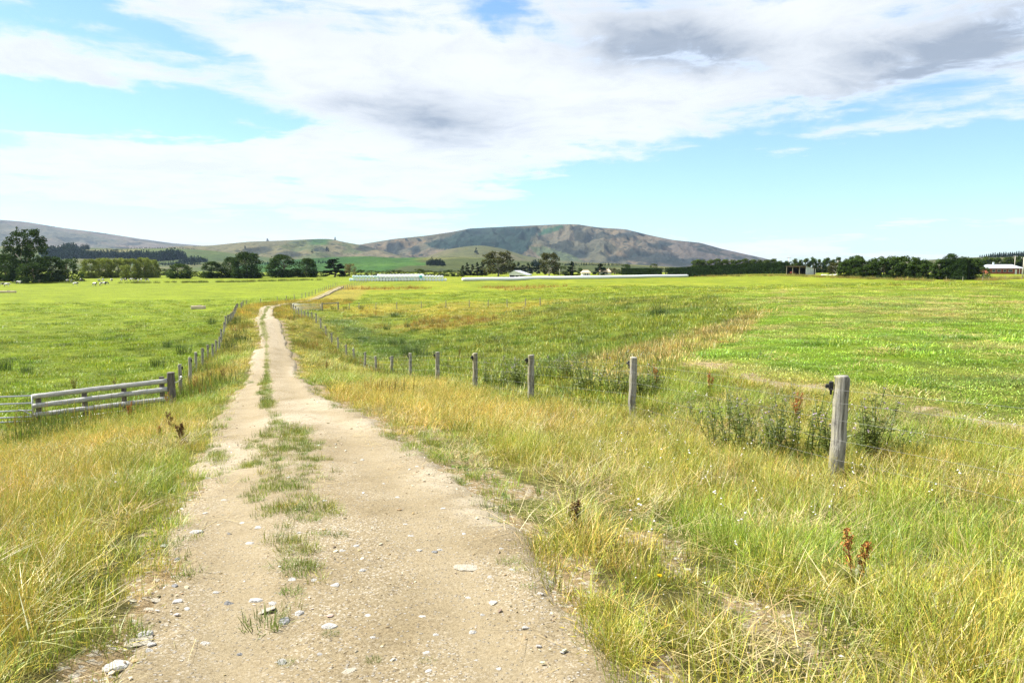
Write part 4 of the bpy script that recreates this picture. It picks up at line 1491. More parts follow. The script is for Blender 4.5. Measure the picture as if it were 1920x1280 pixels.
def pebble(rng, sub=1, flat=0.55, cuts=9):
    """broken stone: a lump with planes knocked off it"""
    bm = bmesh.new()
    bmesh.ops.create_icosphere(bm, subdivisions=sub, radius=1.0)
    nn = rng.normal(size=(cuts, 3))
    nn /= np.linalg.norm(nn, axis=1)[:, None]
    cc = rng.uniform(0.58, 0.92, cuts)
    el = rng.uniform(0.62, 0.85)
    for v in bm.verts:
        d = np.array(v.co)
        r = 1.0
        for c, q in zip(cc, nn):
            s_ = float(d @ q)
            if s_ > 1e-3:
                r = min(r, c / s_)
        r *= rng.uniform(0.97, 1.0)
        v.co = (d[0] * r * 0.56, d[1] * r * 0.56 * el, d[2] * r * 0.56 * flat)
    return bm


def stone_colour(name, lo, hi):
    def b(N):
        p = N.obj()
        rnd = N.node('ShaderNodeObjectInfo').outputs['Random']
        n = N.noise(p, 3.0, 6.0, 0.7)
        c = N.mix(N.ramp(n, 0.35, 0.65), lo, hi)
        c = N.mix(N.m('MULTIPLY', rnd, 0.15), c, tuple(0.6 * q for q in lo))
        return principled(N, c, 0.85, 0.2, N.bump(N.noise(p, 9.0, 6.0, 0.7), 0.6, 0.05))
    return mat(name, b)


def pebble_mat(N):
    t = N.attr('tint', 'INSTANCER')
    n = N.noise(N.obj(), 4.0, 4.0, 0.7)
    return principled(N, N.mix(N.ramp(n, 0.3, 0.7), t, N.mix(1.0, t, (1.3, 1.3, 1.3), 'MULTIPLY')), 0.9, 0.15)


M_PEB = mat('pebble_stone', pebble_mat)
PEB = []
for _ in range(5):
    bm = pebble(r_)
    me = bpy.data.meshes.new('pebble')
    bm.to_mesh(me)
    bm.free()
    me.materials.append(M_PEB)
    PEB.append(me)
pb = Cloud()
for r0, r1, den in ((2.4, 6, 800), (6, 12, 260), (12, 26, 45)):
    x, y = wedge(r0, r1, den, -42, 45)
    t, par, lat, hw = track_at(x, y)
    ds, _, _ = seg_dist(STRIP_LINE, x, y)
    pl = spots(PALE, x, y, 0.7, 91)
    pr = np.where(t < 1.06, 0.20 + 0.5 * pl + 0.42 * sstep(0.6, 0.95, t), 0) * (0.3 + 1.0 * sstep(0.4, 0.6, fbm(x / 0.5, y / 0.5, 261)))
    pr = pr * (1 - 0.65 * np.exp(-((np.abs(lat / hw) - 0.5) / 0.2) ** 2))
    pr = np.maximum(pr, (ds < 0.4) * 0.45)
    ok = RNG.uniform(size=len(x)) < pr
    x, y = x[ok], y[ok]
    n = len(x)
    s = np.clip(RNG.lognormal(math.log(0.0075), 0.7, n), 0.004, 0.038) * (1 + max(0, r1 - 6) * 0.035)
    u = RNG.uniform(size=(n, 1))
    tint = np.where(u < 0.35, (0.34, 0.295, 0.22), np.where(u < 0.75, (0.22, 0.165, 0.09), np.where(u < 0.9, (0.13, 0.105, 0.075), (0.40, 0.38, 0.34))))
    pb.add(x, y, surface(x, y) + s * 0.10, np.stack([s * 1.2, s, s * 0.8], -1), RNG.integers(0, 5, n), jitter(tint, 0.12), 0.2)
pb.make('gravel', PEB, 'loose pale gravel and grit on the track', 'gravel')
# ------------------------------------------------------------------ fences and gates
def wood(name, lo, hi, lichen=None, axis_scale=(9.0, 9.0, 0.7)):
    def b(N):
        p = N.obj()
        ri = N.node('ShaderNodeObjectInfo').outputs['Random']
        off = N.comb(N.m('MULTIPLY', ri, 7.0), N.m('MULTIPLY', ri, 3.0), N.m('MULTIPLY', ri, 11.0))
        q = N.vm('ADD', N.vm('MULTIPLY', p, axis_scale), off)
        g = N.noise(q, 3.2, 6.0, 0.65, 0.4)
        g2 = N.noise(q, 13.0, 4.0, 0.7)
        st = N.noise(N.vm('ADD', p, off), 3.0, 5.0, 0.65)
        c = N.mix(N.ramp(g, 0.32, 0.68), lo, hi)
        c = N.mix(N.m('MULTIPLY', N.ramp(g2, 0.58, 0.75), 0.5), c, tuple(v * 0.35 for v in lo))
        c = N.mix(N.m('MULTIPLY', N.ramp(st, 0.56, 0.74), 0.55), c, tuple(v * 0.38 for v in lo))
        if lichen:
            x = N.sep(p)[0]
            c = N.mix(N.m('MULTIPLY', N.m('MULTIPLY', N.ramp(N.m('ADD', x, N.m('MULTIPLY', N.m('SUBTRACT', st, 0.5), 0.25)), 0.01, -0.07), N.ramp(g, 0.35, 0.6)), 0.7), c, lichen)
        return principled(N, c, 0.9, 0.15, N.bump(N.m('ADD', g, N.m('MULTIPLY', g2, 0.6)), 0.8, 0.012))
    return mat(name, b)


M_POST = wood('weathered_post_wood', (0.13, 0.12, 0.105), (0.40, 0.385, 0.34), (0.27, 0.24, 0.085))
M_RAIL = wood('bleached_rail_wood', (0.30, 0.30, 0.295), (0.62, 0.61, 0.59), None, (0.7, 9.0, 9.0))
M_DARKW = wood('dark_old_wood', (0.075, 0.068, 0.060), (0.19, 0.17, 0.15))
M_WIRE = m_flat('galvanised_wire', (0.22, 0.22, 0.21), 0.6, 0.3, 0.1, metal=0.2)
M_BLACKP = m_flat('black_plastic', (0.012, 0.012, 0.013), 0.5, 0.4)
M_GALV = m_flat('galvanised_pipe', (0.52, 0.54, 0.56), 0.45, 0.5, 0.18, 5.0, metal=0.35)
M_WHITEP = m_flat('white_plastic', (0.75, 0.75, 0.73), 0.5, 0.4, 0.05)


def post_mesh(name, r, h, seed, sides=14, lean=0.0, mat_=None):
    rg = np.random.default_rng(seed)
    zz_ = np.concatenate([[-0.35, 0.0], np.linspace(0.05, h - 0.03, 9), [h - 0.008]])
    a = np.linspace(0, 2 * math.pi, sides, endpoint=False)
    prof = 1 + 0.05 * np.sin(a * 2 + rg.uniform(0, 6)) + 0.03 * np.sin(a * 3 + rg.uniform(0, 6))
    crack = 1 - 0.16 * np.exp(-((np.angle(np.exp(1j * (a - rg.uniform(4.0, 5.4))))) / 0.16) ** 2)
    V = []
    wob = rg.normal(0, 0.006, (len(zz_), 2))
    for k, z in enumerate(zz_):
        rr = r * (1.05 - 0.07 * z / h) * prof * (crack if z > 0.1 else 1) * (1 + rg.normal(0, 0.012, sides))
        V.append(np.stack([rr * np.cos(a) + wob[k, 0] + lean * z, rr * np.sin(a) + wob[k, 1], np.full(sides, z)], -1))
    # rough sawn top, a shade smaller and a little tilted
    t = V[-1].copy()
    t[:, :2] *= 0.93
    t[:, 2] = h + t[:, 0] * rg.normal(0, 0.10)
    V.append(t)
    n = len(V)
    V = np.concatenate(V)
    i = np.arange(n - 1)[:, None] * sides
    j = np.arange(sides)[None]
    q = np.stack([i + j, i + (j + 1) % sides, i + sides + (j + 1) % sides, i + sides + j], -1).reshape(-1, 4)
    me = mesh_np(name, V, [q, ((n - 1) * sides + np.arange(sides))[None]], False)
    me.materials.append(mat_ or M_POST)
    return me


PM = [post_mesh('post', 0.077, 1.17, 300 + k, lean=[0.0, 0.01, -0.012, 0.006][k]) for k in range(4)]


def insulator_mesh():
    bm = bmesh.new()
    add_box(bm, (0, 0, 0), (0.05, 0.05, 0.10), bevel=0.008)
    add_box(bm, (-0.035, 0, -0.005), (0.05, 0.035, 0.045), bevel=0.008)
    add_box(bm, (0.0, 0, -0.07), (0.025, 0.03, 0.06), bevel=0.005)
    me = bpy.data.meshes.new('insulator')
    bm.to_mesh(me)
    bm.free()
    me.materials.append(M_BLACKP)
    return me


INS = insulator_mesh()


def wire_fence(name, label, pts, heights, group=None, ins=(-0.096, 0.0, 1.05), post_scale=1.0, wr=0.0012, cat='fence', near_ins=True, skip_post=()):
    pts = [np.asarray(p, float) for p in pts]
    root = thing(name, label, cat, tuple(pts[0]), 0.0, group)
    for k, p in enumerate(pts):
        if k in skip_post:
            continue
        rg = np.random.default_rng(700 + k)
        s = post_scale * rg.uniform(0.95, 1.05)
        po = link('post', PM[k % 4], root, tuple(p - pts[0]), (rg.normal(0, 0.012), rg.normal(0, 0.014), rg.normal(0, 0.25)))
        po.scale = (s, s, rg.uniform(0.96, 1.04) * (0.97 if post_scale < 1 else 1))
        if near_ins:
            link('insulator', INS, po, ins)
    for h in heights:
        P = np.array([p - pts[0] + (ins[0] * 0.9, 0, h) for p in pts])
        dist = np.hypot(P[:, 0] + pts[0][0], P[:, 1] + pts[0][1])
        v, f = tube_arrays(P, wr * np.clip(dist / 18, 1, 3), 4)
        link('wire', mesh_np('wire', v, f), root, mat=M_WIRE)
    return root


wire_fence('wire_fence', 'weathered round post and wire fence along the right side of the gravel track', RIGHT_POSTS, (1.05, 0.90, 0.70, 0.47, 0.24))
wire_fence('wire_fence', 'line of pale posts and wire running up the left bank of the track', LEFT_POSTS, (1.02, 0.80, 0.58, 0.35), ins=(0.10, 0, 1.04), post_scale=0.9)
_fl = [(p[0], p[1], float(ground(p[0], p[1]))) for p in FAR_LEFT]
wire_fence('wire_fence', 'distant post fence bending away beyond the bend of the track', _fl, (1.10, 0.7, 0.35), post_scale=0.92, near_ins=False)
_cx = [og(655, 581), og(673, 580), og(705, 579.5), og(744, 579), og(790, 578), og(836, 577.5), og(880, 576.5), og(915, 576), og(951, 575), og(985, 574), og(1013, 573.5)]
wire_fence('wire_fence', 'sparse posts crossing the low yellow paddock right of the far gate', _cx, (1.0, 0.6), post_scale=0.8, near_ins=False)
_fr = dens([og(*p)[:2] for p in ((640, 545), (668, 535), (690, 529))], 5.0)
wire_fence('wire_fence', 'short far fence beside the last visible stretch of track', [(p[0], p[1], float(ground(p[0], p[1]))) for p in _fr], (1.0, 0.6), post_scale=0.85, near_ins=False)
_hr = [og(px, py) for px, py in ((1774, 526), (1805, 527.5), (1842, 527), (1854, 526), (1885, 525), (1916, 524))]
wire_fence('wire_fence', 'few white fence posts in front of the clipped hedge at the right', _hr, (1.0, 0.6), post_scale=0.95, near_ins=False)

# the three rail fence on the left
ab = RAIL_B - RAIL_A
L_ab = float(np.hypot(ab[0], ab[1]))
rz_ab = math.atan2(ab[1], ab[0])
slope = math.atan2(ab[2], L_ab)
rf = thing('rail_fence', 'bleached grey three rail timber fence on the left bank', 'fence', tuple(RAIL_A), rz_ab)


def rail_mesh(seed):
    rg = np.random.default_rng(seed)
    n = 22
    xs = np.linspace(-0.06, L_ab + 0.02, n)
    y0, y1, hh = -0.095, -0.055, 0.076
    V = []
    for k, x in enumerate(xs):
        w = rg.normal(0, 0.004)
        b = rg.normal(0, 0.003)
        V.append([(x, y0 + b, -hh + w), (x, y1 + b, -hh + w), (x, y1 + b, hh + w), (x, y0 + b, hh + w)])
    V = np.array(V).reshape(-1, 3)
    i = np.arange(n - 1)[:, None] * 4
    j = np.arange(4)[None]
    q = np.stack([i + j, i + 4 + j, i + 4 + (j + 1) % 4, i + (j + 1) % 4], -1).reshape(-1, 4)
    me = mesh_np('rail', V, [q, np.array([[0, 1, 2, 3]]), np.array([[4 * n - 1, 4 * n - 2, 4 * n - 3, 4 * n - 4]])])
    return me


for k, h in enumerate((0.85, 0.555, 0.265)):
    link('rail', rail_mesh(40 + k), rf, (0, 0, h), (0, -slope + [0.004, -0.002, 0.006][k], 0), M_RAIL)
for f, hgt in ((0.02, 0.86), (0.36, 0.90), (0.66, 0.92), (0.955, 0.98)):
    bm = bmesh.new()
    add_box(bm, (0, 0, (hgt - 0.4) / 2), (0.14, 0.10, hgt + 0.4), bevel=0.008)
    bm_obj('post', bm, M_DARKW, rf, (L_ab * f, 0, ab[2] * f))
sp = link('strainer_post', post_mesh('strainer_post', 0.125, 1.10, 77, mat_=M_DARKW), rf, (L_ab + 0.12, 0, ab[2]))
v, f = tube_arrays([(0, -0.05, ab[2] * 0 + 0.03), (L_ab * 0.5, -0.05, ab[2] * 0.5 + 0.04), (L_ab, -0.05, ab[2] + 0.03)], 0.012, 5)
link('ground_wire', mesh_np('ground_wire', v, f), rf, mat=M_GALV)
v, f = tube_arrays([(0.10, -0.06, 0.78), (0.16, -0.07, 0.80), (0.23, -0.07, 0.80), (0.31, -0.07, 0.85), (0.37, -0.06, 0.95)], 0.011, 6)
h_ = link('gate_hose', mesh_np('gate_hose', v, f, True), rf, (L_ab + 0.05, 0, ab[2] - 0.03), mat=M_WHITEP)
bm = bmesh.new()
bmesh.ops.create_icosphere(bm, subdivisions=2, radius=0.042)
bm_obj('hose_end', bm, M_WHITEP, h_, (0.375, -0.06, 0.965), smooth=True)


def pipe_gate(name, label, a, b, zs, r, pivot_h, midbrace=True, group=None, posts=False):
    """farm gate of welded pipe from a to b; zs = bar heights"""
    a, b = np.asarray(a, float), np.asarray(b, float)
    d = b - a
    L = float(np.hypot(d[0], d[1]))
    root = thing(name, label, 'gate', tuple(a), math.atan2(d[1], d[0]), group)
    for z in zs:
        v, f = tube_arrays([(0, 0, z), (L, 0, z + d[2])], r, 8)
        link('bar', mesh_np('bar', v, f, True), root, mat=M_GALV)
    for x in (0.0, L):
        v, f = tube_arrays([(x, 0, zs[0] - 0.02 + d[2] * x / L), (x, 0, zs[-1] + 0.02 + d[2] * x / L)], r * 1.15, 8)
        link('stile', mesh_np('stile', v, f, True), root, mat=M_GALV)
    if midbrace:
        v, f = tube_arrays([(0, 0.02, zs[1] + 0.03), (0.28, 0.02, zs[2]), (0.42, 0.02, zs[2] + 0.02)] if len(zs) > 3 else [(0, 0, zs[0]), (L, 0, zs[-1])], r * 0.8, 6)
        link('brace', mesh_np('brace', v, f, True), root, mat=M_GALV)
    return root


ga = RAIL_A + np.array([-0.09, -0.02, 0])
gb = ga + np.array([-3.9, -0.35, -0.10])
pipe_gate('farm_gate', 'galvanised pipe farm gate hung at the left end of the rail fence', ga, gb, (0.06, 0.20, 0.40, 0.63, 0.86), 0.025, 0)
g0, g1 = og(549, 581), og(601, 582)
pipe_gate('farm_gate', 'far pipe gate with five bars beside the track bend', g0, g1, (0.15, 0.35, 0.58, 0.82, 1.05), 0.03, 0, False)
gs0, gs1 = og(604, 582), og(634, 580.5)
gsd = gs1 - gs0
gs = thing('gate_stay', 'two timber posts joined by a top rail beside the far gate', 'fence', tuple(gs0), math.atan2(gsd[1], gsd[0]))
Lg = float(np.hypot(gsd[0], gsd[1]))
for x in (0, Lg):
    bm = bmesh.new()
    add_box(bm, (0, 0, 0.5), (0.22, 0.20, 1.7), bevel=0.02)
    bm_obj('post', bm, M_POST, gs, (x, 0, gsd[2] * x / Lg))
bm = bmesh.new()
add_box(bm, (Lg / 2, 0.0, 1.16 + gsd[2] / 2), (Lg - 0.24, 0.12, 0.16), bevel=0.02)
bm_obj('rail', bm, M_POST, gs)
# ------------------------------------------------------------------ trees and hedges
def leaf_mat(name, col, lit=None, trans=0.28):
    def b(N):
        c = N.attr('bc')
        return leafy(N, N.mix(1.0, c, col, 'MULTIPLY'), trans, 0.0)
    return mat(name, b)


L_DARK = leaf_mat('dark_foliage', (0.036, 0.062, 0.016))
L_MID = leaf_mat('mid_foliage', (0.050, 0.084, 0.020))
L_WILL = leaf_mat('willow_foliage', (0.165, 0.200, 0.045))
L_GUM = leaf_mat('gum_foliage', (0.062, 0.066, 0.022))
L_PINE = leaf_mat('conifer_foliage', (0.015, 0.028, 0.012), 0.15)
L_POP = leaf_mat('poplar_foliage', (0.066, 0.098, 0.022))
L_HEDGE = leaf_mat('hedge_foliage', (0.022, 0.040, 0.011))
L_TAN = leaf_mat('tan_foliage', (0.15, 0.125, 0.05))
L_SHRUB = leaf_mat('shrub_foliage', (0.052, 0.072, 0.022))
M_BARK = m_flat('bark', (0.17, 0.14, 0.11), 0.9, 0.1, 0.3, 3.0, 0.4)
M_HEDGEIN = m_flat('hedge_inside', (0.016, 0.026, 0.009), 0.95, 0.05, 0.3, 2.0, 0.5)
M_BARKP = m_flat('pale_bark', (0.42, 0.38, 0.32), 0.9, 0.1, 0.25, 3.0, 0.4)


def leaf_cards(rng, centres, radii, n, size, squash=0.85, outward=0.6):
    """leaf-sized quads spread through clumps"""
    k = len(centres)
    vol = radii ** 2
    ci = rng.choice(k, n, p=vol / vol.sum())
    d = rng.normal(size=(n, 3))
    d /= np.linalg.norm(d, axis=1)[:, None]
    rr = rng.uniform(0.35, 1.0, n) ** 0.6
    P = centres[ci] + d * (radii[ci] * rr)[:, None] * (1, 1, squash)
    nrm = d * outward + rng.normal(size=(n, 3)) * 0.6 + (0, 0, 0.35)
    nrm /= np.linalg.norm(nrm, axis=1)[:, None]
    t = np.cross(nrm, rng.normal(size=(n, 3)))
    t /= np.linalg.norm(t, axis=1)[:, None] + 1e-9
    b = np.cross(nrm, t)
    s = size * rng.uniform(0.6, 1.3, n)[:, None]
    V = np.stack([P - t * s * 0.5, P + b * s * 0.36, P + t * s * 0.5, P - b * s * 0.36], 1).reshape(-1, 3)
    F = np.arange(4 * n).reshape(n, 4)
    tone = rng.uniform(0.75, 1.25, k)[ci] * rng.uniform(0.75, 1.25, n)
    col = np.stack([tone * rng.uniform(0.9, 1.15, n), tone, tone * 0.95], -1)
    return V, F, np.repeat(col, 4, 0)


def crown_shape(kind, rng):
    """clump centres and radii for a crown in a unit box: height 1, half width 0.5"""
    C, R = [], []
    if kind in ('round', 'gum', 'bush', 'willow'):
        n = {'round': 80, 'gum': 60, 'bush': 44, 'willow': 80}[kind]
        zb = {'round': 0.06, 'gum': 0.12, 'bush': 0.05, 'willow': 0.06}[kind]
        for _ in range(n):
            u = rng.uniform(0, 1)
            z = zb + (1 - zb) * u
            prof = {'round': math.sqrt(max(0, 1 - u ** 2.3)) * (0.88 + 0.12 * math.sin(3.0 * u)), 'gum': math.sin(math.pi * min(1, 0.28 + 0.60 * u)) ** 0.6,
                    'bush': math.sqrt(max(0, 1 - (u * 0.98) ** 2.2)), 'willow': math.sqrt(max(0, 1 - (u * 0.96) ** 3.0))}[kind]
            r = 0.42 * prof * math.sqrt(rng.uniform(0.3, 1))
            a = rng.uniform(0, 6.283)
            rad = rng.uniform(0.075, 0.145)
            C.append((r * math.cos(a), r * math.sin(a), min(z, 1 - rad * 0.8)))
            R.append(rad)
        if kind in ('round', 'willow', 'bush'):
            for _ in range(n // 2):
                a = rng.uniform(0, 6.283)
                r = 0.38 * math.sqrt(rng.uniform(0.2, 1))
                C.append((r * math.cos(a), r * math.sin(a), rng.uniform(0.03, 0.26)))
                R.append(rng.uniform(0.08, 0.13))
    elif kind == 'poplar':
        for _ in range(52):
            u = rng.uniform(0, 1) ** 1.25
            r = 0.36 * (math.sin(math.pi * min(1, 0.26 + 0.68 * u)) ** 0.6) * math.sqrt(rng.uniform(0.1, 1))
            a = rng.uniform(0, 6.283)
            C.append((r * math.cos(a), r * math.sin(a), 0.04 + 0.90 * u))
            R.append(rng.uniform(0.09, 0.15))
    elif kind in ('cone', 'pine'):
        for _ in range(46):
            u = rng.uniform(0, 1) ** (1.25 if kind == 'cone' else 1.0)
            prof = (1 - u) ** (0.75 if kind == 'cone' else 0.6)
            r = 0.46 * prof * math.sqrt(rng.uniform(0.25, 1))
            a = rng.uniform(0, 6.283)
            C.append((r * math.cos(a), r * math.sin(a), 0.05 + 0.92 * u))
            R.append(0.045 + 0.075 * prof * rng.uniform(0.6, 1.2))
    return np.array(C), np.array(R)


def tree_meshes(kind, rng, aspect, n, leaf, mat_, bark):
    """crown and trunk+limbs, unit height, width = aspect"""
    C, R = crown_shape(kind, rng)
    Cs = C * (aspect, aspect, 1.0)
    Rs = R * (0.6 + 0.4 * aspect)
    V, F, col = leaf_cards(rng, Cs, Rs, n, leaf, 0.85 if kind not in ('cone', 'pine') else 0.5)
    V[:, 2] = np.maximum(V[:, 2], 0.005)
    cm = mesh_np('crown', V, [F], False, {'bc': col})
    cm.materials.append(mat_)
    B = Bag()
    top = 0.72
    zs = np.linspace(-0.03, top, 7)
    path = np.stack([0.03 * np.sin(zs * 7 + rng.uniform(0, 6)), 0.03 * np.cos(zs * 5 + rng.uniform(0, 6)), zs], -1)
    path[:, :2] -= path[0, :2]
    v, f = tube_arrays(path, np.linspace(0.028, 0.007, 7), 7)
    B.add(v, f)
    for i in rng.choice(len(Cs), min(11, len(Cs)), replace=False):
        c = Cs[i]
        h0 = float(np.clip(c[2] * 0.55, 0.08, 0.6))
        p0 = np.array([np.interp(h0, zs, path[:, 0]), np.interp(h0, zs, path[:, 1]), h0])
        m = (p0 + c) / 2 + (0, 0, 0.03)
        v, f = tube_arrays(np.array([p0, m, c]), [0.012, 0.008, 0.003], 5)
        B.add(v, f)
    tm = B.mesh('trunk', True)
    tm.materials.append(bark)
    return cm, tm


KINDS = {}
_rt = np.random.default_rng(21)
for nm, kind, aspect, n, leaf, m_, bark, nv in (
        ('round', 'round', 1.0, 8500, 0.042, L_DARK, M_BARK, 3), ('mid', 'round', 0.95, 7500, 0.044, L_MID, M_BARK, 2),
        ('willow', 'willow', 1.3, 8500, 0.050, L_WILL, M_BARK, 3), ('gum', 'gum', 0.95, 4600, 0.046, L_GUM, M_BARKP, 2),
        ('bush', 'bush', 1.2, 1900, 0.070, L_SHRUB, M_BARK, 3), ('darkbush', 'bush', 1.3, 2200, 0.065, L_DARK, M_BARK, 2),
        ('poplar', 'poplar', 0.55, 3600, 0.050, L_POP, M_BARK, 4), ('shelter', 'poplar', 0.75, 5200, 0.048, L_MID, M_BARK, 4),
        ('cone', 'cone', 0.55, 3600, 0.044, L_PINE, M_BARK, 2), ('pine', 'pine', 0.72, 3600, 0.050, L_PINE, M_BARK, 3), ('tan', 'gum', 0.85, 1600, 0.05, L_TAN, M_BARK, 1)):
    KINDS[nm] = [(tree_meshes(kind, _rt, aspect, n, leaf, m_, bark), aspect) for _ in range(nv)]
_cnt = {}


def tree(kind, px, base, top, wpx, d, label, name='tree', cat='tree', group=None):
    k = _cnt.get(kind, 0)
    _cnt[kind] = k + 1
    (cm, tm), asp = KINDS[kind][k % len(KINDS[kind])]
    p = at_depth(px, base, d)
    z = float(ground(p[0], p[1]))
    h = (CAM_Z + (Y_HOR - top) / F_PX * d) - z
    w = wpx / F_PX * d / asp * {'shelter': 1.5, 'poplar': 1.35, 'willow': 1.08, 'bush': 1.25, 'darkbush': 1.25}.get(kind, 1.18)
    rg = np.random.default_rng(900 + k + int(px))
    root = thing(name, label, cat, (p[0], p[1], z), rg.uniform(0, 6.28), group)
    root.scale = (w, w, h)
    link('trunk', tm, root)
    link('crown', cm, root)
    return root


# ---- left: the big leaning-trunked tree and the dark trees beneath it
def big_tree():
    rng = np.random.default_rng(77)
    p = at_depth(50, 524, 330)
    z = float(ground(p[0], p[1]))
    s = 330 / F_PX
    H = 101 * s
    root = thing('tall_tree', 'tallest tree at the far left with an open crown and pale leaning limb', 'tree', (p[0], p[1], z))
    C, R = [], []
    # clump outline as surveyed: (x pixels from the trunk, height in pixels, radius in pixels)
    for x, y, r in ((-12, 70, 12), (4, 88, 12), (18, 90, 11), (-8, 90, 9), (24, 76, 11), (8, 72, 14), (-26, 78, 9), (-30, 62, 10), (-14, 54, 12), (4, 56, 13), (22, 58, 11), (28, 66, 8), (30, 84, 7), (-22, 90, 6), (14, 97, 6), (-2, 98, 5),
                    (-34, 42, 11), (-20, 38, 13), (0, 38, 14), (18, 42, 12), (-38, 26, 12), (-22, 22, 13), (-4, 20, 14), (14, 24, 13), (28, 28, 10), (-30, 10, 11), (0, 9, 11), (22, 10, 11), (-40, 54, 6)):
        for k in range(4):
            C.append((x * s + rng.normal(0, 4 * s), rng.normal(0, 11 * s), y * s + rng.normal(0, 3 * s)))
            R.append(r * s * rng.uniform(0.45, 0.85))
    V, F, col = leaf_cards(rng, np.array(C), np.array(R), 9500, 0.75)
    V[:, 2] = np.maximum(V[:, 2], 0.1)
    link('crown', mesh_np('crown', V, [F], False, {'bc': col}), root, mat=L_DARK)
    B = Bag()
    for path, r0, r1 in (([(0, 0, -0.4), (1.2 * s, 0, 12 * s), (-2 * s, 0, 28 * s), (-8 * s, -2 * s, 42 * s), (-16 * s, -3 * s, 54 * s)], 0.55, 0.18),
                         ([(-2 * s, 0, 26 * s), (4 * s, 0, 44 * s), (10 * s, 0, 62 * s), (14 * s, 0, 82 * s)], 0.34, 0.10),
                         ([(-8 * s, -2 * s, 42 * s), (-6 * s, 0, 60 * s), (-4 * s, 0, 80 * s)], 0.22, 0.08), ([(4 * s, 0, 44 * s), (18 * s, 1, 56 * s), (24 * s, 1, 70 * s)], 0.2, 0.07)):
        v, f = tube_arrays(np.array(path), np.linspace(r0, r1, len(path)), 8)
        B.add(v, f)
    link('trunk', B.mesh('trunk', True), root, mat=M_BARKP)


big_tree()
tree('round', 12, 526, 476, 60, 345, 'dark bushy tree left of the tallest tree at the photo edge', 'dark_tree')
tree('darkbush', 62, 525, 492, 60, 322, 'dark low tree filling the foot of the tallest tree', 'dark_tree')
tree('round', 95, 525, 480, 56, 340, 'dark round tree close right of the tallest tree', 'dark_tree')
tree('darkbush', 128, 523, 484, 50, 350, 'dark spreading tree sloping down to the gap before the willows', 'dark_tree')
_g = 'olive green willows at the paddock edge'
for k, (px, top, w) in enumerate(((170, 486, 40), (196, 484, 44), (222, 484, 40), (246, 485, 40), (270, 483, 40), (286, 487, 30))):
    tree('willow', px, 521.5, top, w, 395 + 8 * (k % 3), ['leftmost olive willow of the row, beside the dark trees', 'second olive willow from the left of the row', 'third olive willow from the left of the row', 'fourth olive willow from the left of the row', 'tallest olive willow near the right of the row', 'rightmost and palest olive willow of the row'][k], 'willow_tree', 'tree', _g)
for k, px in enumerate((302, 314)):
    tree('bush', px, 520, 503 + k, 18, 520, ['left one of two small far bushes before the round tree', 'right one of two small far bushes before the round tree'][k], 'bush', 'bush')
tree('mid', 338, 522.5, 494, 46, 390, 'low round green tree standing alone right of the willows', 'round_tree')
tree('bush', 368, 520.5, 508, 14, 430, 'small bush between the round tree and the dark trees', 'bush', 'bush')
tree('round', 398, 521, 490, 44, 400, 'low dark tree at the left of the dark group', 'dark_tree')
tree('round', 432, 521, 482, 34, 405, 'middle dark tree pressed against the taller one', 'dark_tree')
tree('round', 463, 520.5, 472, 60, 400, 'largest dark domed tree left of the track', 'dark_tree')
tree('round', 530, 520, 477, 58, 415, 'broad dark tree right of the largest domed one', 'dark_tree')
tree('round', 577, 520, 484, 40, 420, 'narrower dark tree between the broad one and the conifer', 'dark_tree')
tree('pine', 627, 519, 480, 46, 420, 'dark pointed conifer left of the bale stack', 'conifer_tree')
tree('tan', 657, 519, 494, 22, 415, 'small tan leaved tree beside the bale stack', 'tan_tree')
for k, (px, w) in enumerate(((600, 26), (645, 20), (505, 20), (555, 16))):
    tree('darkbush', px, 519, 508, w, 440, ['dark scrub below the narrower dark tree', 'dark scrub right of the pointed conifer', 'dark scrub right of the largest domed tree', 'dark scrub right of the broad dark tree'][k], 'bush', 'bush')
# scrub row behind the bales
_names = ['first', 'second', 'third', 'fourth', 'fifth', 'sixth', 'seventh', 'eighth', 'ninth', 'tenth', 'eleventh', 'twelfth', 'thirteenth', 'fourteenth']
for k, px in enumerate(range(678, 864, 18)):
    tree('bush' if k % 3 else 'darkbush', px, 517, 505.5 + (k % 3) * 1.2 - (k == 6) * 1.5, 24, 430, '%s bush from the left in the scrub row behind the bale stack' % _names[k], 'bush', 'bush', 'scrub row behind the bales')
# gum, pines and conifers behind the silage tube
for k, (px, top, w) in enumerate(((868, 496, 14), (876, 492, 14), (886, 494, 13), (895, 491, 15), (905, 488, 16))):
    tree('cone', px, 517.5, top, w, 470, '%s dark conifer from the left beside the great gum' % _names[k], 'conifer_tree', 'tree', 'dark conifers by the gum')
tree('gum', 934, 518, 470, 58, 455, 'great olive gum tree left of the white woolshed', 'gum_tree')
for k, (px, top) in enumerate(((964, 492), (972, 491), (981, 494), (990, 492), (999, 491), (1008, 493))):
    tree('pine', px, 515, top, 14, 640, '%s pine from the left behind the woolshed roof' % _names[k], 'pine_tree', 'tree', 'pines behind the woolshed')
tree('gum', 1030, 517.5, 474, 40, 460, 'tall gum tree right of the woolshed beside the pole', 'gum_tree')
tree('bush', 1055, 517, 499, 22, 500, 'grey green bush between the tall gum and the pyramid conifer', 'bush', 'bush')
tree('cone', 1072, 517, 490, 24, 450, 'pyramid shaped dark conifer left of the tan roofed houses', 'conifer_tree')
tree('mid', 1088, 516, 502, 12, 520, 'small green tree just left of the tan roofed houses', 'round_tree')
tree('pine', 1126, 517, 493, 26, 440, 'dark tree standing between the two tan roofs', 'dark_tree')
tree('gum', 1146, 516, 502, 20, 470, 'olive tree right of the second tan roof', 'gum_tree')
tree('bush', 1160, 516, 505, 16, 440, 'green garden bush near the left end of the clipped hedge', 'bush', 'bush')
tree('darkbush', 1172, 517, 495, 22, 430, 'dark tree rising at the left end of the first clipped hedge', 'dark_tree')
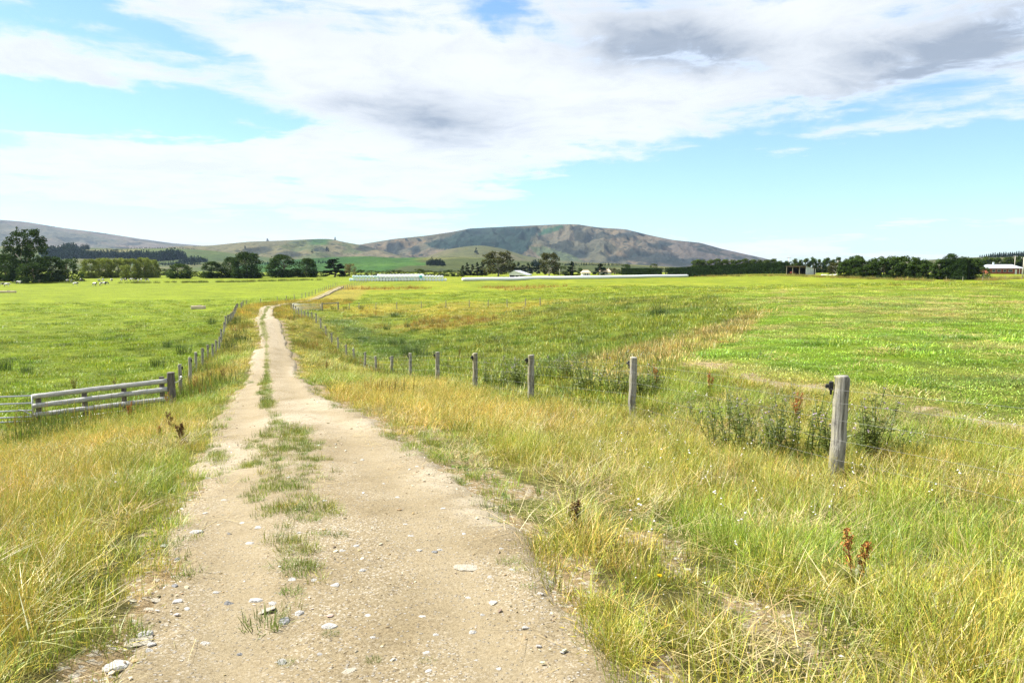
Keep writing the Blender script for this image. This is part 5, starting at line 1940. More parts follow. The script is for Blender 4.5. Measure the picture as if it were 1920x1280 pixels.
tree('bush', 1226, 513, 494, 18, 460, 'dark grey tree behind the right end of the first clipped hedge', 'dark_tree')
# light tree row behind the long hedge, then the taller sparse row
for k, px in enumerate(range(1306, 1452, 13)):
    tree('poplar', px, 512, 484 + (k * 7 % 4), 17, 440, '%s poplar from the left behind the long clipped hedge' % _names[k], 'poplar_tree', 'tree', 'light poplars behind the long hedge')
for k, px in enumerate((1462, 1474, 1489, 1500, 1511, 1524, 1536, 1549, 1560, 1571, 1584, 1596, 1608)):
    tree('shelter' if k % 2 else 'poplar', px, 513, [487, 489, 485, 487, 483, 482, 486, 483, 484, 482, 485, 481, 477][k], [12, 10, 13, 11, 12, 14, 10, 14, 11, 13, 12, 14, 20][k], 400, '%s tree from the left in the tall row above the farm shed' % _names[k], 'shelter_tree', 'tree', 'tall row behind the farm shed')
tree('gum', 1566, 517, 492, 26, 300, 'brownish olive round tree just right of the farm shed', 'gum_tree')
for k, (px, top, base, w) in enumerate(((1583, 488, 519, 24), (1600, 484, 520, 24), (1618, 486, 521, 25), (1636, 484, 521.5, 26), (1655, 481, 522, 27), (1675, 480, 522.5, 28), (1695, 480, 523, 28), (1715, 482, 523, 28), (1733, 486, 523.5, 24), (1748, 494, 526, 22), (1762, 486, 526, 26))):
    tree('shelter', px, base, top, w, 252 - k * 2, '%s tree from the left in the dense dark belt right of the shed' % _names[k], 'shelter_tree', 'tree', 'dense dark shelter belt')
tree('round', 1781, 522, 475, 32, 300, 'dark tree rising above the belt beside the clipped hedge', 'dark_tree')
tree('shelter', 1826, 527, 484, 30, 228, 'rounded green tree at the right end of the clipped hedge', 'round_tree')
tree('bush', 1845, 527, 500, 22, 222, 'small loose tree in front of the brick house', 'bush', 'bush')
for k, px in enumerate(range(1800, 1960, 12)):
    tree('poplar' if k % 3 else 'shelter', px, 512, 481 - (k > 6) * 1.5 + (k * 5 % 4), 18, 420, '%s tree from the left in the far row behind the brick house' % _names[k], 'shelter_tree', 'tree', 'far row behind the brick house')


def hedge(label, a, b, ta, tb, d0, d1, thick=2.4, n=5200, leaf=0.55, base=(515, 515), mat_=None):
    """clipped hedge between two surveyed ends"""
    rng = np.random.default_rng(int(a))
    p, q = at_depth(a, base[0], d0), at_depth(b, base[1], d1)
    p[2], q[2] = ground(p[0], p[1]), ground(q[0], q[1])
    hp = CAM_Z + (Y_HOR - ta) / F_PX * d0 - p[2]
    hq = CAM_Z + (Y_HOR - tb) / F_PX * d1 - q[2]
    root = thing('hedge', label, 'hedge', tuple(p), 0.0)
    L = np.linalg.norm(q[:2] - p[:2])
    t = rng.uniform(0, 1, n)
    h = hp + (hq - hp) * t
    side = rng.choice(4, n, p=[0.5, 0.28, 0.12, 0.10])
    z = np.where(side == 1, h * 1.0, rng.uniform(0.01, 1, n) * h)
    off = np.where(side == 0, -thick / 2, np.where(side == 2, thick / 2, rng.uniform(-thick / 2, thick / 2, n)))
    jit = (fbm(t * L / 2.2, z / 1.6, 5) - 0.5) * 1.0
    u = (q[:2] - p[:2]) / L
    nv = np.array([-u[1], u[0]])
    if nv[1] < 0:
        nv = -nv
    P = np.stack([u[0] * t * L + nv[0] * (off + jit), u[1] * t * L + nv[1] * (off + jit), (q[2] - p[2]) * t + z + jit * 0.4 * (side == 1)], -1)
    nrm = np.stack([np.where(side == 0, -nv[0], np.where(side == 2, nv[0], 0)), np.where(side == 0, -nv[1], np.where(side == 2, nv[1], 0)), np.where(side == 1, 1.0, 0.25)], -1) + rng.normal(0, 0.45, (n, 3))
    nrm /= np.linalg.norm(nrm, axis=1)[:, None]
    tt = np.cross(nrm, rng.normal(size=(n, 3)))
    tt /= np.linalg.norm(tt, axis=1)[:, None]
    bb = np.cross(nrm, tt)
    s = leaf * rng.uniform(0.6, 1.3, n)[:, None]
    V = np.stack([P - tt * s / 2, P + bb * s * 0.4, P + tt * s / 2, P - bb * s * 0.4], 1).reshape(-1, 3)
    tone = rng.uniform(0.6, 1.3, n)
    col = np.repeat(np.stack([tone, tone, tone], -1), 4, 0)
    link('foliage', mesh_np('foliage', V, [np.arange(4 * n).reshape(n, 4)], False, {'bc': col}), root, mat=mat_ or L_HEDGE)
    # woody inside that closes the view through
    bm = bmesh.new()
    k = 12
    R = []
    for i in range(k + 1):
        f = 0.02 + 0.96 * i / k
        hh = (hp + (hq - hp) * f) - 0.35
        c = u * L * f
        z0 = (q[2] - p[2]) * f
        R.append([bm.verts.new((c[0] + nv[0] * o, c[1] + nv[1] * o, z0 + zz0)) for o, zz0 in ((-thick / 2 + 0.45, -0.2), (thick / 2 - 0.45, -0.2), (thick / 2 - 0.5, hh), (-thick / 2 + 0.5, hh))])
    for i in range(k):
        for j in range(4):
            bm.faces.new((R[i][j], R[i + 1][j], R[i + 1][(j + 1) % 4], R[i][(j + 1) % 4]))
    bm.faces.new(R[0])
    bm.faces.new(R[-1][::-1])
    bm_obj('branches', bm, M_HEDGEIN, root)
    return root


hedge('low dark clipped hedge right of the tan roofed houses', 1168, 1241, 503, 503, 420, 395, base=(516, 514))
hedge('long dark clipped hedge running to the farm shed', 1249, 1484, 502.5, 491.5, 380, 330, n=9000, base=(514, 513.5))
hedge('short tall clipped hedge between the belt and the rounded tree', 1768, 1816, 487.5, 487, 232, 226, 3.0, 3800, 0.5, base=(526, 527))

# ---- far plantations on the left hills, one mass of conifers
def hill_at(info, px, py):
    pxs, d, Zh, ts = info
    i = int(np.clip(np.searchsorted(pxs, px), 0, len(pxs) - 1))
    col = Y_HOR - (Zh[:, i] - CAM_Z) / d * F_PX / 1.0046
    k = np.where((ts <= 1) & (col <= py))[0]
    j = int(k[0]) if len(k) else int(np.argmin(np.where(ts <= 1, col, 1e9)))
    return np.array([(pxs[i] - CX) / F_PX * d[j], d[j], Zh[j, i]])


def cone_proto(seed, kind='cone', n=90):
    rng = np.random.default_rng(seed)
    C, R = crown_shape(kind, rng)
    V, F, col = leaf_cards(rng, C * (0.5, 0.5, 1), R * 0.8, n, 0.20, 0.5)
    me = mesh_np('plantation_conifer', V, [F], False, {'bc': col})
    me.materials.append(L_PINE)
    return me


pf = Cloud()
rgp = np.random.default_rng(31)
for info, (x0, y0), (x1, y1), rows, dn, hgt in (
        (H_PALE, (78, 478), (172, 482), 4, 46, 24), (H_PALE, (84, 487), (262, 484), 4, 90, 19), (H_PALE, (235, 486), (310, 487), 4, 50, 20), (H_PALE, (290, 491), (352, 486), 4, 44, 26),
        (H_PALE, (338, 493), (392, 492), 3, 36, 14), (H_PALE, (120, 470), (152, 472), 3, 24, 22), (H_PALE, (155, 468), (174, 469), 2, 12, 16), (H_PALE, (222, 466), (384, 464.5), 1, 70, 6),
        (H_PALE, (300, 498), (380, 497), 2, 40, 10), (H_GREEN, (800, 497), (835, 499), 3, 26, 11), (H_GREEN, (995, 499), (1020, 503), 3, 20, 11), (H_GREEN, (465, 497), (640, 493), 1, 60, 7), (H_GREEN, (1035, 497), (1180, 498), 1, 70, 6), (H_EAST, (1830, 484), (1960, 480), 3, 70, 9)):
    for r in range(rows):
        for k in range(dn):
            f = (k + rgp.uniform(-0.5, 0.5)) / dn
            p = hill_at(info, x0 + (x1 - x0) * f + rgp.normal(0, 0.6), y0 + (y1 - y0) * f - r * 1.4 + rgp.normal(0, 0.5))
            h = hgt * rgp.uniform(0.7, 1.15) * min(1, 0.55 + 1.8 * min(f, 1 - f))
            pf.add(np.array([p[0]]), np.array([p[1]]), np.array([p[2] - 0.5]), np.array([[h * 0.9, h * 0.9, h]]), np.array([rgp.integers(0, 3)]), np.array([[1.0, 1, 1]]), 0.02)
pf.make('plantation_forest', [cone_proto(61 + k) for k in range(3)], 'dark conifer plantations across the low hills behind the left trees', 'forest')
# lone trees one can tell apart on the hills
for info, px, py, h, w, lab in ((H_LEFT, 504, 453.6, 18, 16, 'lone dark tree on the tan skyline, left of the green hilltop'), (H_LEFT, 631, 451, 20, 14, 'lone dark tree on the tan skyline, right of the green hilltop'),
                                (H_LEFT, 462, 468, 16, 11, 'lone dark tree low on the left of the tan hill'), (H_LEFT, 587, 476, 18, 14, 'left of two dark trees in the gully under the green hilltop'), (H_LEFT, 615, 472, 24, 22, 'larger dark tree in the gully under the green hilltop'),
                                (H_KNOLL, 893, 477, 26, 18, 'dark tree pair shape alone on the rounded knoll')):
    p = hill_at(info, px, py)
    (cm, tm), asp = KINDS['pine'][int(px) % 3]
    r = thing('lone_tree', lab, 'tree', (p[0], p[1], p[2] - 0.8))
    r.scale = (w / asp, w / asp, h)
    link('trunk', tm, r)
    link('crown', cm, r)
# ------------------------------------------------------------------ bales, buildings, poles, animals
M_WRAP = m_flat('white_bale_wrap', (0.76, 0.79, 0.82), 0.35, 0.4, 0.05, 2.0, 0.25)
M_WRAPB = m_flat('pale_blue_bale_wrap', (0.62, 0.76, 0.81), 0.35, 0.4, 0.06, 2.0, 0.25)
M_WRAPT = m_flat('teal_bale_wrap', (0.10, 0.42, 0.42), 0.35, 0.4, 0.1, 2.0, 0.25)


def bale_mesh(name, mat_, r=0.60, L=1.2, standing=False):
    a = np.linspace(0, 2 * math.pi, 20, endpoint=False)
    V = []
    prof = [(0.0, 0.62), (0.0, 0.80), (0.05, 0.93), (0.14, 1.0), (0.5, 1.02), (0.86, 1.0), (0.95, 0.93), (1.0, 0.80), (1.0, 0.62)]
    for t, k in prof:
        V.append(np.stack([r * k * np.cos(a), np.full(20, (t - 0.5) * L), r * k * np.sin(a)], -1))
    V = np.concatenate(V)
    if standing:
        V = V[:, [0, 2, 1]] * (1, -1, 1)
        V[:, 2] += L / 2
    else:
        V[:, 2] += r * 0.985
        V[:, 2] = np.maximum(V[:, 2], 0.0)
    n = len(prof)
    i = np.arange(n - 1)[:, None] * 20
    j = np.arange(20)[None]
    q = np.stack([i + j, i + (j + 1) % 20, i + 20 + (j + 1) % 20, i + 20 + j], -1).reshape(-1, 4)[:, ::-1]
    me = mesh_np(name, V, [q, np.arange(20)[None], ((n - 1) * 20 + np.arange(20))[::-1][None]], True)
    me.materials.append(mat_)
    return me


B_W, B_B, B_T = bale_mesh('wrapped_bale', M_WRAP), bale_mesh('wrapped_bale', M_WRAPB), bale_mesh('wrapped_bale', M_WRAPT)
U_W = bale_mesh('wrapped_bale', M_WRAP, 0.62, 1.38, True)
D_B = 302.0


def bale(me, x, y, z, label, group, rz=0.0):
    o = link('wrapped_bale', me, None, (x, y, z), (0, 0, rz))
    return tag(o, label, 'bale', group)


ORD = ['first', 'second', 'third', 'fourth', 'fifth', 'sixth', 'seventh', 'eighth', 'ninth', 'tenth', 'eleventh', 'twelfth', 'thirteenth', 'fourteenth', 'fifteenth', 'sixteenth', 'seventeenth', 'eighteenth', 'nineteenth', 'twentieth']
ORD += ['twenty-' + o for o in ORD[:9]] + ['thirtieth'] + ['thirty-' + o for o in ORD[:9]] + ['fortieth']
rb = np.random.default_rng(9)
b0, b1 = at_depth(655, 527, D_B), at_depth(838, 527, D_B)
yb = b0[1]
xs = np.arange(b0[0] + 0.6, b1[0], 1.235)
nb = len(xs)
zb = float(np.mean(ground(xs, np.full(nb, yb))))
for k, x in enumerate(xs):
    z = float(ground(x, yb)) - 0.02
    lab = '%s wrapped bale from the left in the bottom row of the long stack' % ORD[k]
    if k == 0:
        lab = 'bottom row bale sticking out at the left end of the long stack'
    if k == nb - 1:
        lab = 'bottom row bale at the right end of the long stack'
    bale(B_W if k > 1 and rb.uniform() > 0.15 else B_B, x, yb + rb.normal(0, 0.05), z, lab, 'bottom row of the bale stack', rb.normal(0, 0.03))
k2 = range(1, nb - 1)
for k in k2:
    x = xs[k] + rb.normal(0, 0.03)
    z = float(ground(x, yb)) + 1.16
    teal = abs(x - at_depth(789, 519, D_B)[0]) < 0.62
    blue = k < 10 and rb.uniform() < 0.85
    lab = 'teal wrapped bale standing out in the second row of the stack' if teal else ('%s pale blue bale from the left in the second row of the stack' % ORD[k - 1] if blue else '%s bale from the left in the second row, wrapped in white' % ORD[k - 1])
    if k == 1:
        lab = 'leftmost pale blue bale of the second row of the stack'
    bale(B_T if teal else (B_B if blue or k == 1 else B_W), x, yb + rb.normal(0, 0.05), z, lab, 'second row of the bale stack', rb.normal(0, 0.03))
for k, x in enumerate(np.arange(at_depth(709, 520, D_B)[0], at_depth(795, 520, D_B)[0], 1.26)):
    z = float(ground(x, yb + 1.45))
    bale(U_W, x, yb + 1.45, z, 'white bale standing upright at ground level behind the stack', 'lower upright bales behind the stack')
    bale(U_W, x, yb + 1.45, z + 1.375, '%s white upright bale from the left peeping over the second row' % ORD[k], 'upper upright bales behind the stack')

# the long in-line silage tube
t0, t1 = at_depth(867, 527, 298), at_depth(1290, 519.7, 368)
n = 170
f = np.linspace(0, 1, n)
TXp = t0[0] + (t1[0] - t0[0]) * f
TYp = t0[1] + (t1[1] - t0[1]) * f
TZp = ground(TXp, TYp)
k = np.ones(21) / 21
TZp = np.convolve(np.pad(TZp, 10, 'edge'), k, 'valid') - 0.04
rad = 0.74 * (1 + 0.018 * np.sin(np.arange(n) * 2.1) + rb.normal(0, 0.006, n))
rad[0] *= 0.75
rad[-1] *= 0.75
org = np.array([t0[0], t0[1], TZp[0]])
v, fa = tube_arrays(np.stack([TXp, TYp, TZp + 0.68], -1) - org, rad, 16)
o = link('silage_tube', mesh_np('silage_tube', v, fa, True), None, tuple(org), mat=M_WRAP)
tag(o, 'very long white wrapped silage tube lying across the far paddock', 'silage tube')

M_WHITE = m_flat('white_paint', (0.74, 0.74, 0.72), 0.6, 0.3, 0.06, 1.0)
M_BRICK = m_flat('red_brick_wall', (0.27, 0.085, 0.050), 0.9, 0.1, 0.25, 1.2)
M_ROOFG = m_flat('pale_metal_roof', (0.50, 0.54, 0.60), 0.4, 0.4, 0.08, 0.6, metal=0.2)
M_ROOFT = m_flat('tan_roof', (0.46, 0.37, 0.25), 0.8, 0.2, 0.12, 0.8)
M_GLASS = m_flat('dark_window_glass', (0.02, 0.025, 0.03), 0.1, 0.6, 0.1)
M_DARK = m_flat('dark_shed_inside', (0.025, 0.022, 0.020), 0.9, 0.1, 0.2)
M_RED = m_flat('faded_red_paint', (0.22, 0.035, 0.022), 0.6, 0.3, 0.2)
M_TYRE = m_flat('tyre_rubber', (0.015, 0.015, 0.015), 0.85, 0.2, 0.1)


def corr(N):
    p = N.obj()
    x, y, z = N.sep(p)
    w = N.m('SINE', N.m('MULTIPLY', N.m('ADD', x, y), 60.0))
    st = N.noise(N.vm('MULTIPLY', p, (1, 1, 0.4)), 1.1, 5.0, 0.65)
    c = N.mix(N.ramp(st, 0.35, 0.65), (0.46, 0.51, 0.56), (0.70, 0.73, 0.75))
    return principled(N, c, 0.45, 0.4, N.bump(w, 0.5, 0.03), 0.15)


M_CORR = mat('corrugated_iron', corr)


def box(parent, name, c, s, m_, bev=0.0):
    bm = bmesh.new()
    add_box(bm, (0, 0, 0), s, bevel=bev)
    return bm_obj(name, bm, m_, parent, c)


def poly_obj(parent, name, verts, faces, m_, loc=None):
    me = bpy.data.meshes.new(name)
    me.from_pydata(verts, [], faces)
    me.update()
    return link(name, me, parent, loc, None, m_)


def hip_roof(parent, w, dpt, z, rise, over, m_, inset, thick=0.16):
    a, b = w / 2 + over, dpt / 2 + over
    v = [(-a, -b, z), (a, -b, z), (a, b, z), (-a, b, z), (-a + inset, 0, z + rise), (a - inset, 0, z + rise), (-a, -b, z - thick), (a, -b, z - thick), (a, b, z - thick), (-a, b, z - thick)]
    return poly_obj(parent, 'roof', v, [(0, 1, 5, 4), (1, 2, 5), (2, 3, 4, 5), (3, 0, 4), (6, 7, 1, 0), (7, 8, 2, 1), (8, 9, 3, 2), (9, 6, 0, 3), (9, 8, 7, 6)], m_)


def window(parent, x, y, z, w, h):
    fr = box(parent, 'window', (x, y, z), (w, 0.10, h), M_WHITE)
    box(fr, 'pane', (0, -0.045, 0), (w - 0.16, 0.05, h - 0.16), M_GLASS)
    return fr


def site(px, py, d):
    p = at_depth(px, py, d)
    return (p[0], p[1], float(ground(p[0], p[1])))


# brick house at the right
h = thing('brick_house', 'long red brick house with pale metal roof at the far right', 'house', site(1873, 513.8, 340), math.radians(4))
Wd, Dp, Hw = 15.5, 8.0, 2.5
box(h, 'wall', (0, 0, Hw / 2 - 0.2), (Wd, Dp, Hw + 0.4), M_BRICK)
hip_roof(h, Wd, Dp, Hw + 0.14, 1.65, 0.7, M_ROOFG, 2.6)
c = box(h, 'chimney', (-3.6, -0.9, Hw + 1.9), (0.55, 0.55, 1.9), M_ROOFG)
for x, w in ((-5.6, 1.6), (-3.1, 1.8), (-0.4, 1.4), (2.3, 2.0)):
    window(h, x, -Dp / 2 - 0.04, 1.45, w, 1.1)
d_ = box(h, 'door', (4.9, -Dp / 2 - 0.05, 1.02), (0.95, 0.10, 2.05), M_WHITE)
box(d_, 'handle', (0.36, -0.06, 0), (0.05, 0.05, 0.14), M_BLACKP)
for x in (6.2, 7.4):
    box(h, 'verandah_post', (x, -Dp / 2 - 0.55, Hw / 2), (0.22, 0.22, Hw - 0.05), M_WHITE)

# implement shed with a pale iron side wall
cs = at_depth(1511, 513.6, 300)
cz = float(ground(cs[0], cs[1]))
sh = thing('farm_shed', 'open fronted farm shed with pale corrugated side wall at the hedge end', 'shed', (cs[0], cs[1], cz - 0.05), 0)
th = math.radians(40)
fx, fy = -math.cos(th), math.sin(th)          # along the open front, away to the left
sx, sy = math.cos(math.radians(38)), math.sin(math.radians(38))     # along the side wall, away to the right
LF, LS, HF, HB = 7.9, 7.2, 3.35, 2.45
pt = lambda a, b, z: (fx * a + sx * b, fy * a + sy * b, z)
E = 0.06
poly_obj(sh, 'side_wall', [pt(0, 0, 0), pt(0, LS * 0.82, 0), pt(0, LS * 0.82, HF + (HB - HF) * 0.82), pt(0, 0, HF), pt(E, 0, 0), pt(E, LS * 0.82, 0), pt(E, LS * 0.82, HF + (HB - HF) * 0.82), pt(E, 0, HF)],
         [(0, 1, 2, 3), (7, 6, 5, 4), (0, 3, 7, 4), (1, 5, 6, 2), (3, 2, 6, 7)], M_CORR)
poly_obj(sh, 'back_wall', [pt(0, LS, 0), pt(LF, LS, 0), pt(LF, LS, HB), pt(0, LS, HB), pt(0, LS - E, 0), pt(LF, LS - E, 0), pt(LF, LS - E, HB), pt(0, LS - E, HB)], [(0, 1, 2, 3), (7, 6, 5, 4), (0, 3, 7, 4), (1, 5, 6, 2)], M_DARK)
poly_obj(sh, 'end_wall', [pt(LF, 0.1, 0), pt(LF, LS - 0.1, 0), pt(LF, LS - 0.1, HB), pt(LF, 0.1, HF - 0.03), pt(LF - E, 0.1, 0), pt(LF - E, LS - 0.1, 0), pt(LF - E, LS - 0.1, HB), pt(LF - E, 0.1, HF - 0.03)], [(0, 1, 2, 3), (7, 6, 5, 4), (0, 3, 7, 4), (1, 5, 6, 2)], M_DARK)
poly_obj(sh, 'roof', [pt(-0.2, -0.35, HF + 0.10), pt(LF + 0.2, -0.35, HF + 0.10), pt(LF + 0.2, LS + 0.2, HB + 0.05), pt(-0.2, LS + 0.2, HB + 0.05), pt(-0.2, -0.35, HF + 0.02), pt(LF + 0.2, -0.35, HF + 0.02), pt(LF + 0.2, LS + 0.2, HB - 0.03), pt(-0.2, LS + 0.2, HB - 0.03)],
         [(3, 2, 1, 0), (4, 5, 6, 7), (0, 1, 5, 4), (1, 2, 6, 5), (2, 3, 7, 6), (3, 0, 4, 7)], m_flat('rusty_roof_iron', (0.20, 0.15, 0.12), 0.8, 0.2, 0.3, 0.8))
for a in (2.6, 5.3, LF - 0.15):
    p = pt(a, 0, HF / 2 - 0.02)
    box(sh, 'post', p, (0.2, 0.2, HF - 0.02), M_POST)
p = pt(0.05, LS - 0.2, HB / 2)
box(sh, 'post', p, (0.2, 0.2, HB), M_WHITE)
tr = thing('farm_machine', 'rust red farm machine parked inside the open shed', 'farm machine', (cs[0] + pt(6.1, 1.2, 0)[0], cs[1] + pt(6.1, 1.2, 0)[1], cz), th)  # reddish tractor-like shape, built as a plain wheeled machine
box(tr, 'body', (0, 0, 0.85), (2.2, 0.9, 0.45), M_RED, 0.08)
box(tr, 'hood', (0.2, 0, 1.22), (1.2, 0.6, 0.35), M_RED, 0.1)
for x in (-0.75, 0.8):
    bm = bmesh.new()
    bmesh.ops.create_cone(bm, cap_ends=True, segments=20, radius1=0.48, radius2=0.48, depth=0.22)
    wv = bm_obj('wheel', bm, M_TYRE, tr, (x, -0.56, 0.48), (math.radians(90), 0, 0))
    bm = bmesh.new()
    bmesh.ops.create_cone(bm, cap_ends=True, segments=14, radius1=0.22, radius2=0.22, depth=0.05)
    bm_obj('rim', bm, M_RED, wv, (0, 0, 0.13))

# woolshed with a white gable
w_ = thing('woolshed', 'white gabled woolshed with dark open bays beside the great gum', 'shed', site(970, 517.2, 440), math.radians(-24))
Wl, Wr, HE, HR = -5.2, 5.6, 1.5, 3.7
ap = -2.0
gv = [(Wl, 0, 1.0), (Wr, 0, 0.85), (Wr, 0, 1.35), (ap, 0, HR), (Wl, 0, 2.0)]
DD = 9.0
poly_obj(w_, 'gable_wall', gv + [(x, 0.12, z) for x, _, z in gv], [(0, 1, 2, 3, 4), (9, 8, 7, 6, 5), (0, 5, 6, 1), (1, 6, 7, 2), (4, 9, 5, 0)], M_WHITE)
poly_obj(w_, 'roof', [(Wl - 0.3, -0.25, 1.95), (ap, -0.25, HR + 0.14), (Wr + 0.3, -0.25, 1.30), (Wr + 0.3, DD, 1.30), (ap, DD, HR + 0.14), (Wl - 0.3, DD, 1.95), (Wl - 0.3, -0.25, 1.83), (ap, -0.25, HR + 0.02), (Wr + 0.3, -0.25, 1.18), (Wr + 0.3, DD, 1.18), (ap, DD, HR + 0.02), (Wl - 0.3, DD, 1.83)],
         [(0, 1, 4, 5), (1, 2, 3, 4), (6, 11, 10, 7), (7, 10, 9, 8), (0, 6, 7, 1), (1, 7, 8, 2), (2, 8, 9, 3), (5, 4, 10, 11), (4, 3, 9, 10), (0, 5, 11, 6)], M_ROOFG)
poly_obj(w_, 'back_wall', [(Wl, DD - 0.3, -0.3), (Wr, DD - 0.3, -0.3), (Wr, DD - 0.3, 1.25), (ap, DD - 0.3, HR), (Wl, DD - 0.3, 1.9)], [(0, 1, 2, 3, 4)], M_DARK)
for x, hh in ((Wl + 0.06, 1.9), (Wr - 0.06, 1.2)):
    box(w_, 'side_wall', (x, DD / 2, hh / 2 - 0.15), (0.1, DD - 0.6, hh + 0.2), M_DARK)
for x in (Wl + 0.12, -1.5, 1.2, Wr - 0.14):
    box(w_, 'post', (x, 0.06, 0.4), (0.2, 0.2, 1.15), M_WHITE)
box(w_, 'lean_to', (Wr + 1.1, 1.0, 0.45), (1.8, 1.6, 1.0), M_WHITE)

# two houses with tan roofs
for px, wm, dep, lab, rzz in ((1098, 4.6, 4.5, 'left of two low houses with tan roofs and white walls', 4), (1134, 6.4, 5.0, 'right and larger of two low houses with tan roofs', -3)):
    q = thing('farmhouse', lab, 'house', site(px, 517, 440), math.radians(rzz))
    Hx = 1.7
    box(q, 'wall', (0, 0, Hx / 2 - 0.2), (wm, dep, Hx + 0.4), M_WHITE)
    hip_roof(q, wm, dep, Hx + 0.14, 1.5, 0.5, M_ROOFT, 1.3)
    for x in (-wm * 0.14, wm * 0.17):
        window(q, x, -dep / 2 - 0.04, 0.95, wm * 0.19, 0.9)
    if px > 1100:
        box(q, 'chimney', (wm * 0.36, 0.5, Hx + 1.6), (0.4, 0.4, 1.5), M_WHITE)
        box(q, 'porch', (wm * 0.5 + 1.7, 0, 1.35), (3.2, 3.2, 0.18), M_ROOFT)
        for x in (0.4, 2.9):
            box(q, 'porch_post', (wm * 0.5 + x, -1.4, 0.6), (0.18, 0.18, 1.32), M_WHITE)

# power poles
M_POLE = m_flat('pale_concrete_pole', (0.50, 0.46, 0.39), 0.9, 0.1, 0.12)


def pole(px, base, top, d, label, arm=False, r=0.16):
    s = site(px, base, d)
    hgt = CAM_Z + (Y_HOR - top) / F_PX * d - s[2]
    q = thing('power_pole', label, 'pole', s, math.radians(8))
    v, f_ = tube_arrays([(0, 0, -0.4), (0, 0, hgt)], [r, r * 0.7], 10)
    link('shaft', mesh_np('shaft', v, f_, True), q, mat=M_POLE)
    if arm:
        box(q, 'crossarm', (0, -0.16, hgt - 0.35), (2.4, 0.14, 0.16), M_DARKW)
        for x in (-1.05, 0.95, 0.3, -0.4):
            box(q, 'insulator', (x, -0.16, hgt - 0.17), (0.10, 0.10, 0.18), M_WHITEP)


pole(1901.5, 513, 480, 352, 'power pole rising behind the brick house roof', True)
pole(1917.5, 522, 482.5, 250, 'pale pole at the photo edge right of the brick house', True, 0.18)
pole(1049.5, 517.5, 504, 440, 'short pale pole beside the tall gum tree', False, 0.14)
pole(1478, 513, 482, 395, 'power pole with long crossarm above the clipped hedge', True)
pole(1570, 514, 488, 390, 'power pole half hidden in the tall row right of the shed', True)
ms = hz(H_MAIN, 1065, 1.0)
q = thing('summit_mast', 'tiny mast on the flat summit of the mountain', 'mast', (ms[0], ms[1], ms[2] - 1))
v, f_ = tube_arrays([(0, 0, 0), (0, 0, 24)], [1.0, 0.5], 6)
link('shaft', mesh_np('shaft', v, f_), q, mat=M_POLE)

# troughs
def trough(px, py, L, W, H, label, col):
    s = og(px, py)
    q = thing('water_trough', label, 'trough', tuple(s), math.radians(3))
    bm = bmesh.new()
    add_box(bm, (0, 0, H / 2), (L, W, H), bevel=0.08)
    top = max((f for f in bm.faces), key=lambda f: f.calc_center_median().z)
    r = bmesh.ops.inset_region(bm, faces=[top], thickness=0.10)
    bmesh.ops.translate(bm, verts=top.verts, vec=(0, 0, -H * 0.35))
    bm_obj('basin', bm, col, q)
    box(q, 'float_cover', (L * 0.1, 0, H + 0.06), (0.5, W * 0.8, 0.14), M_DARKW, 0.02)


M_CONC = m_flat('beige_concrete', (0.50, 0.42, 0.31), 0.9, 0.15, 0.12, 2.0, 0.2)
trough(372, 579, 2.3, 1.1, 0.62, 'beige concrete water trough in the left paddock', M_CONC)
trough(13, 549, 5.0, 1.0, 0.55, 'long low pale feed trough at the left edge of the paddock', M_CONC)

# white wrap heaps beside the shed
for k, (px, w) in enumerate(((1543, 1.6), (1549, 2.3), (1558, 1.3), (1567, 2.2), (1573, 1.6))):
    s = site(px, 517.5, 285)
    bm = pebble(np.random.default_rng(400 + k), 2, 0.5)
    bmesh.ops.scale(bm, vec=(w, w * 0.8, 1.1), verts=bm.verts)
    o = bm_obj('pale_heap', bm, m_flat('pale_rubble', (0.66, 0.62, 0.55), 0.9, 0.1, 0.12, 2.0), None, (s[0], s[1], s[2] + 0.12), smooth=True)
    tag(o, '%s pale heap from the left in the rough grass right of the shed' % _names[k], 'heap', 'pale heaps by the shed')


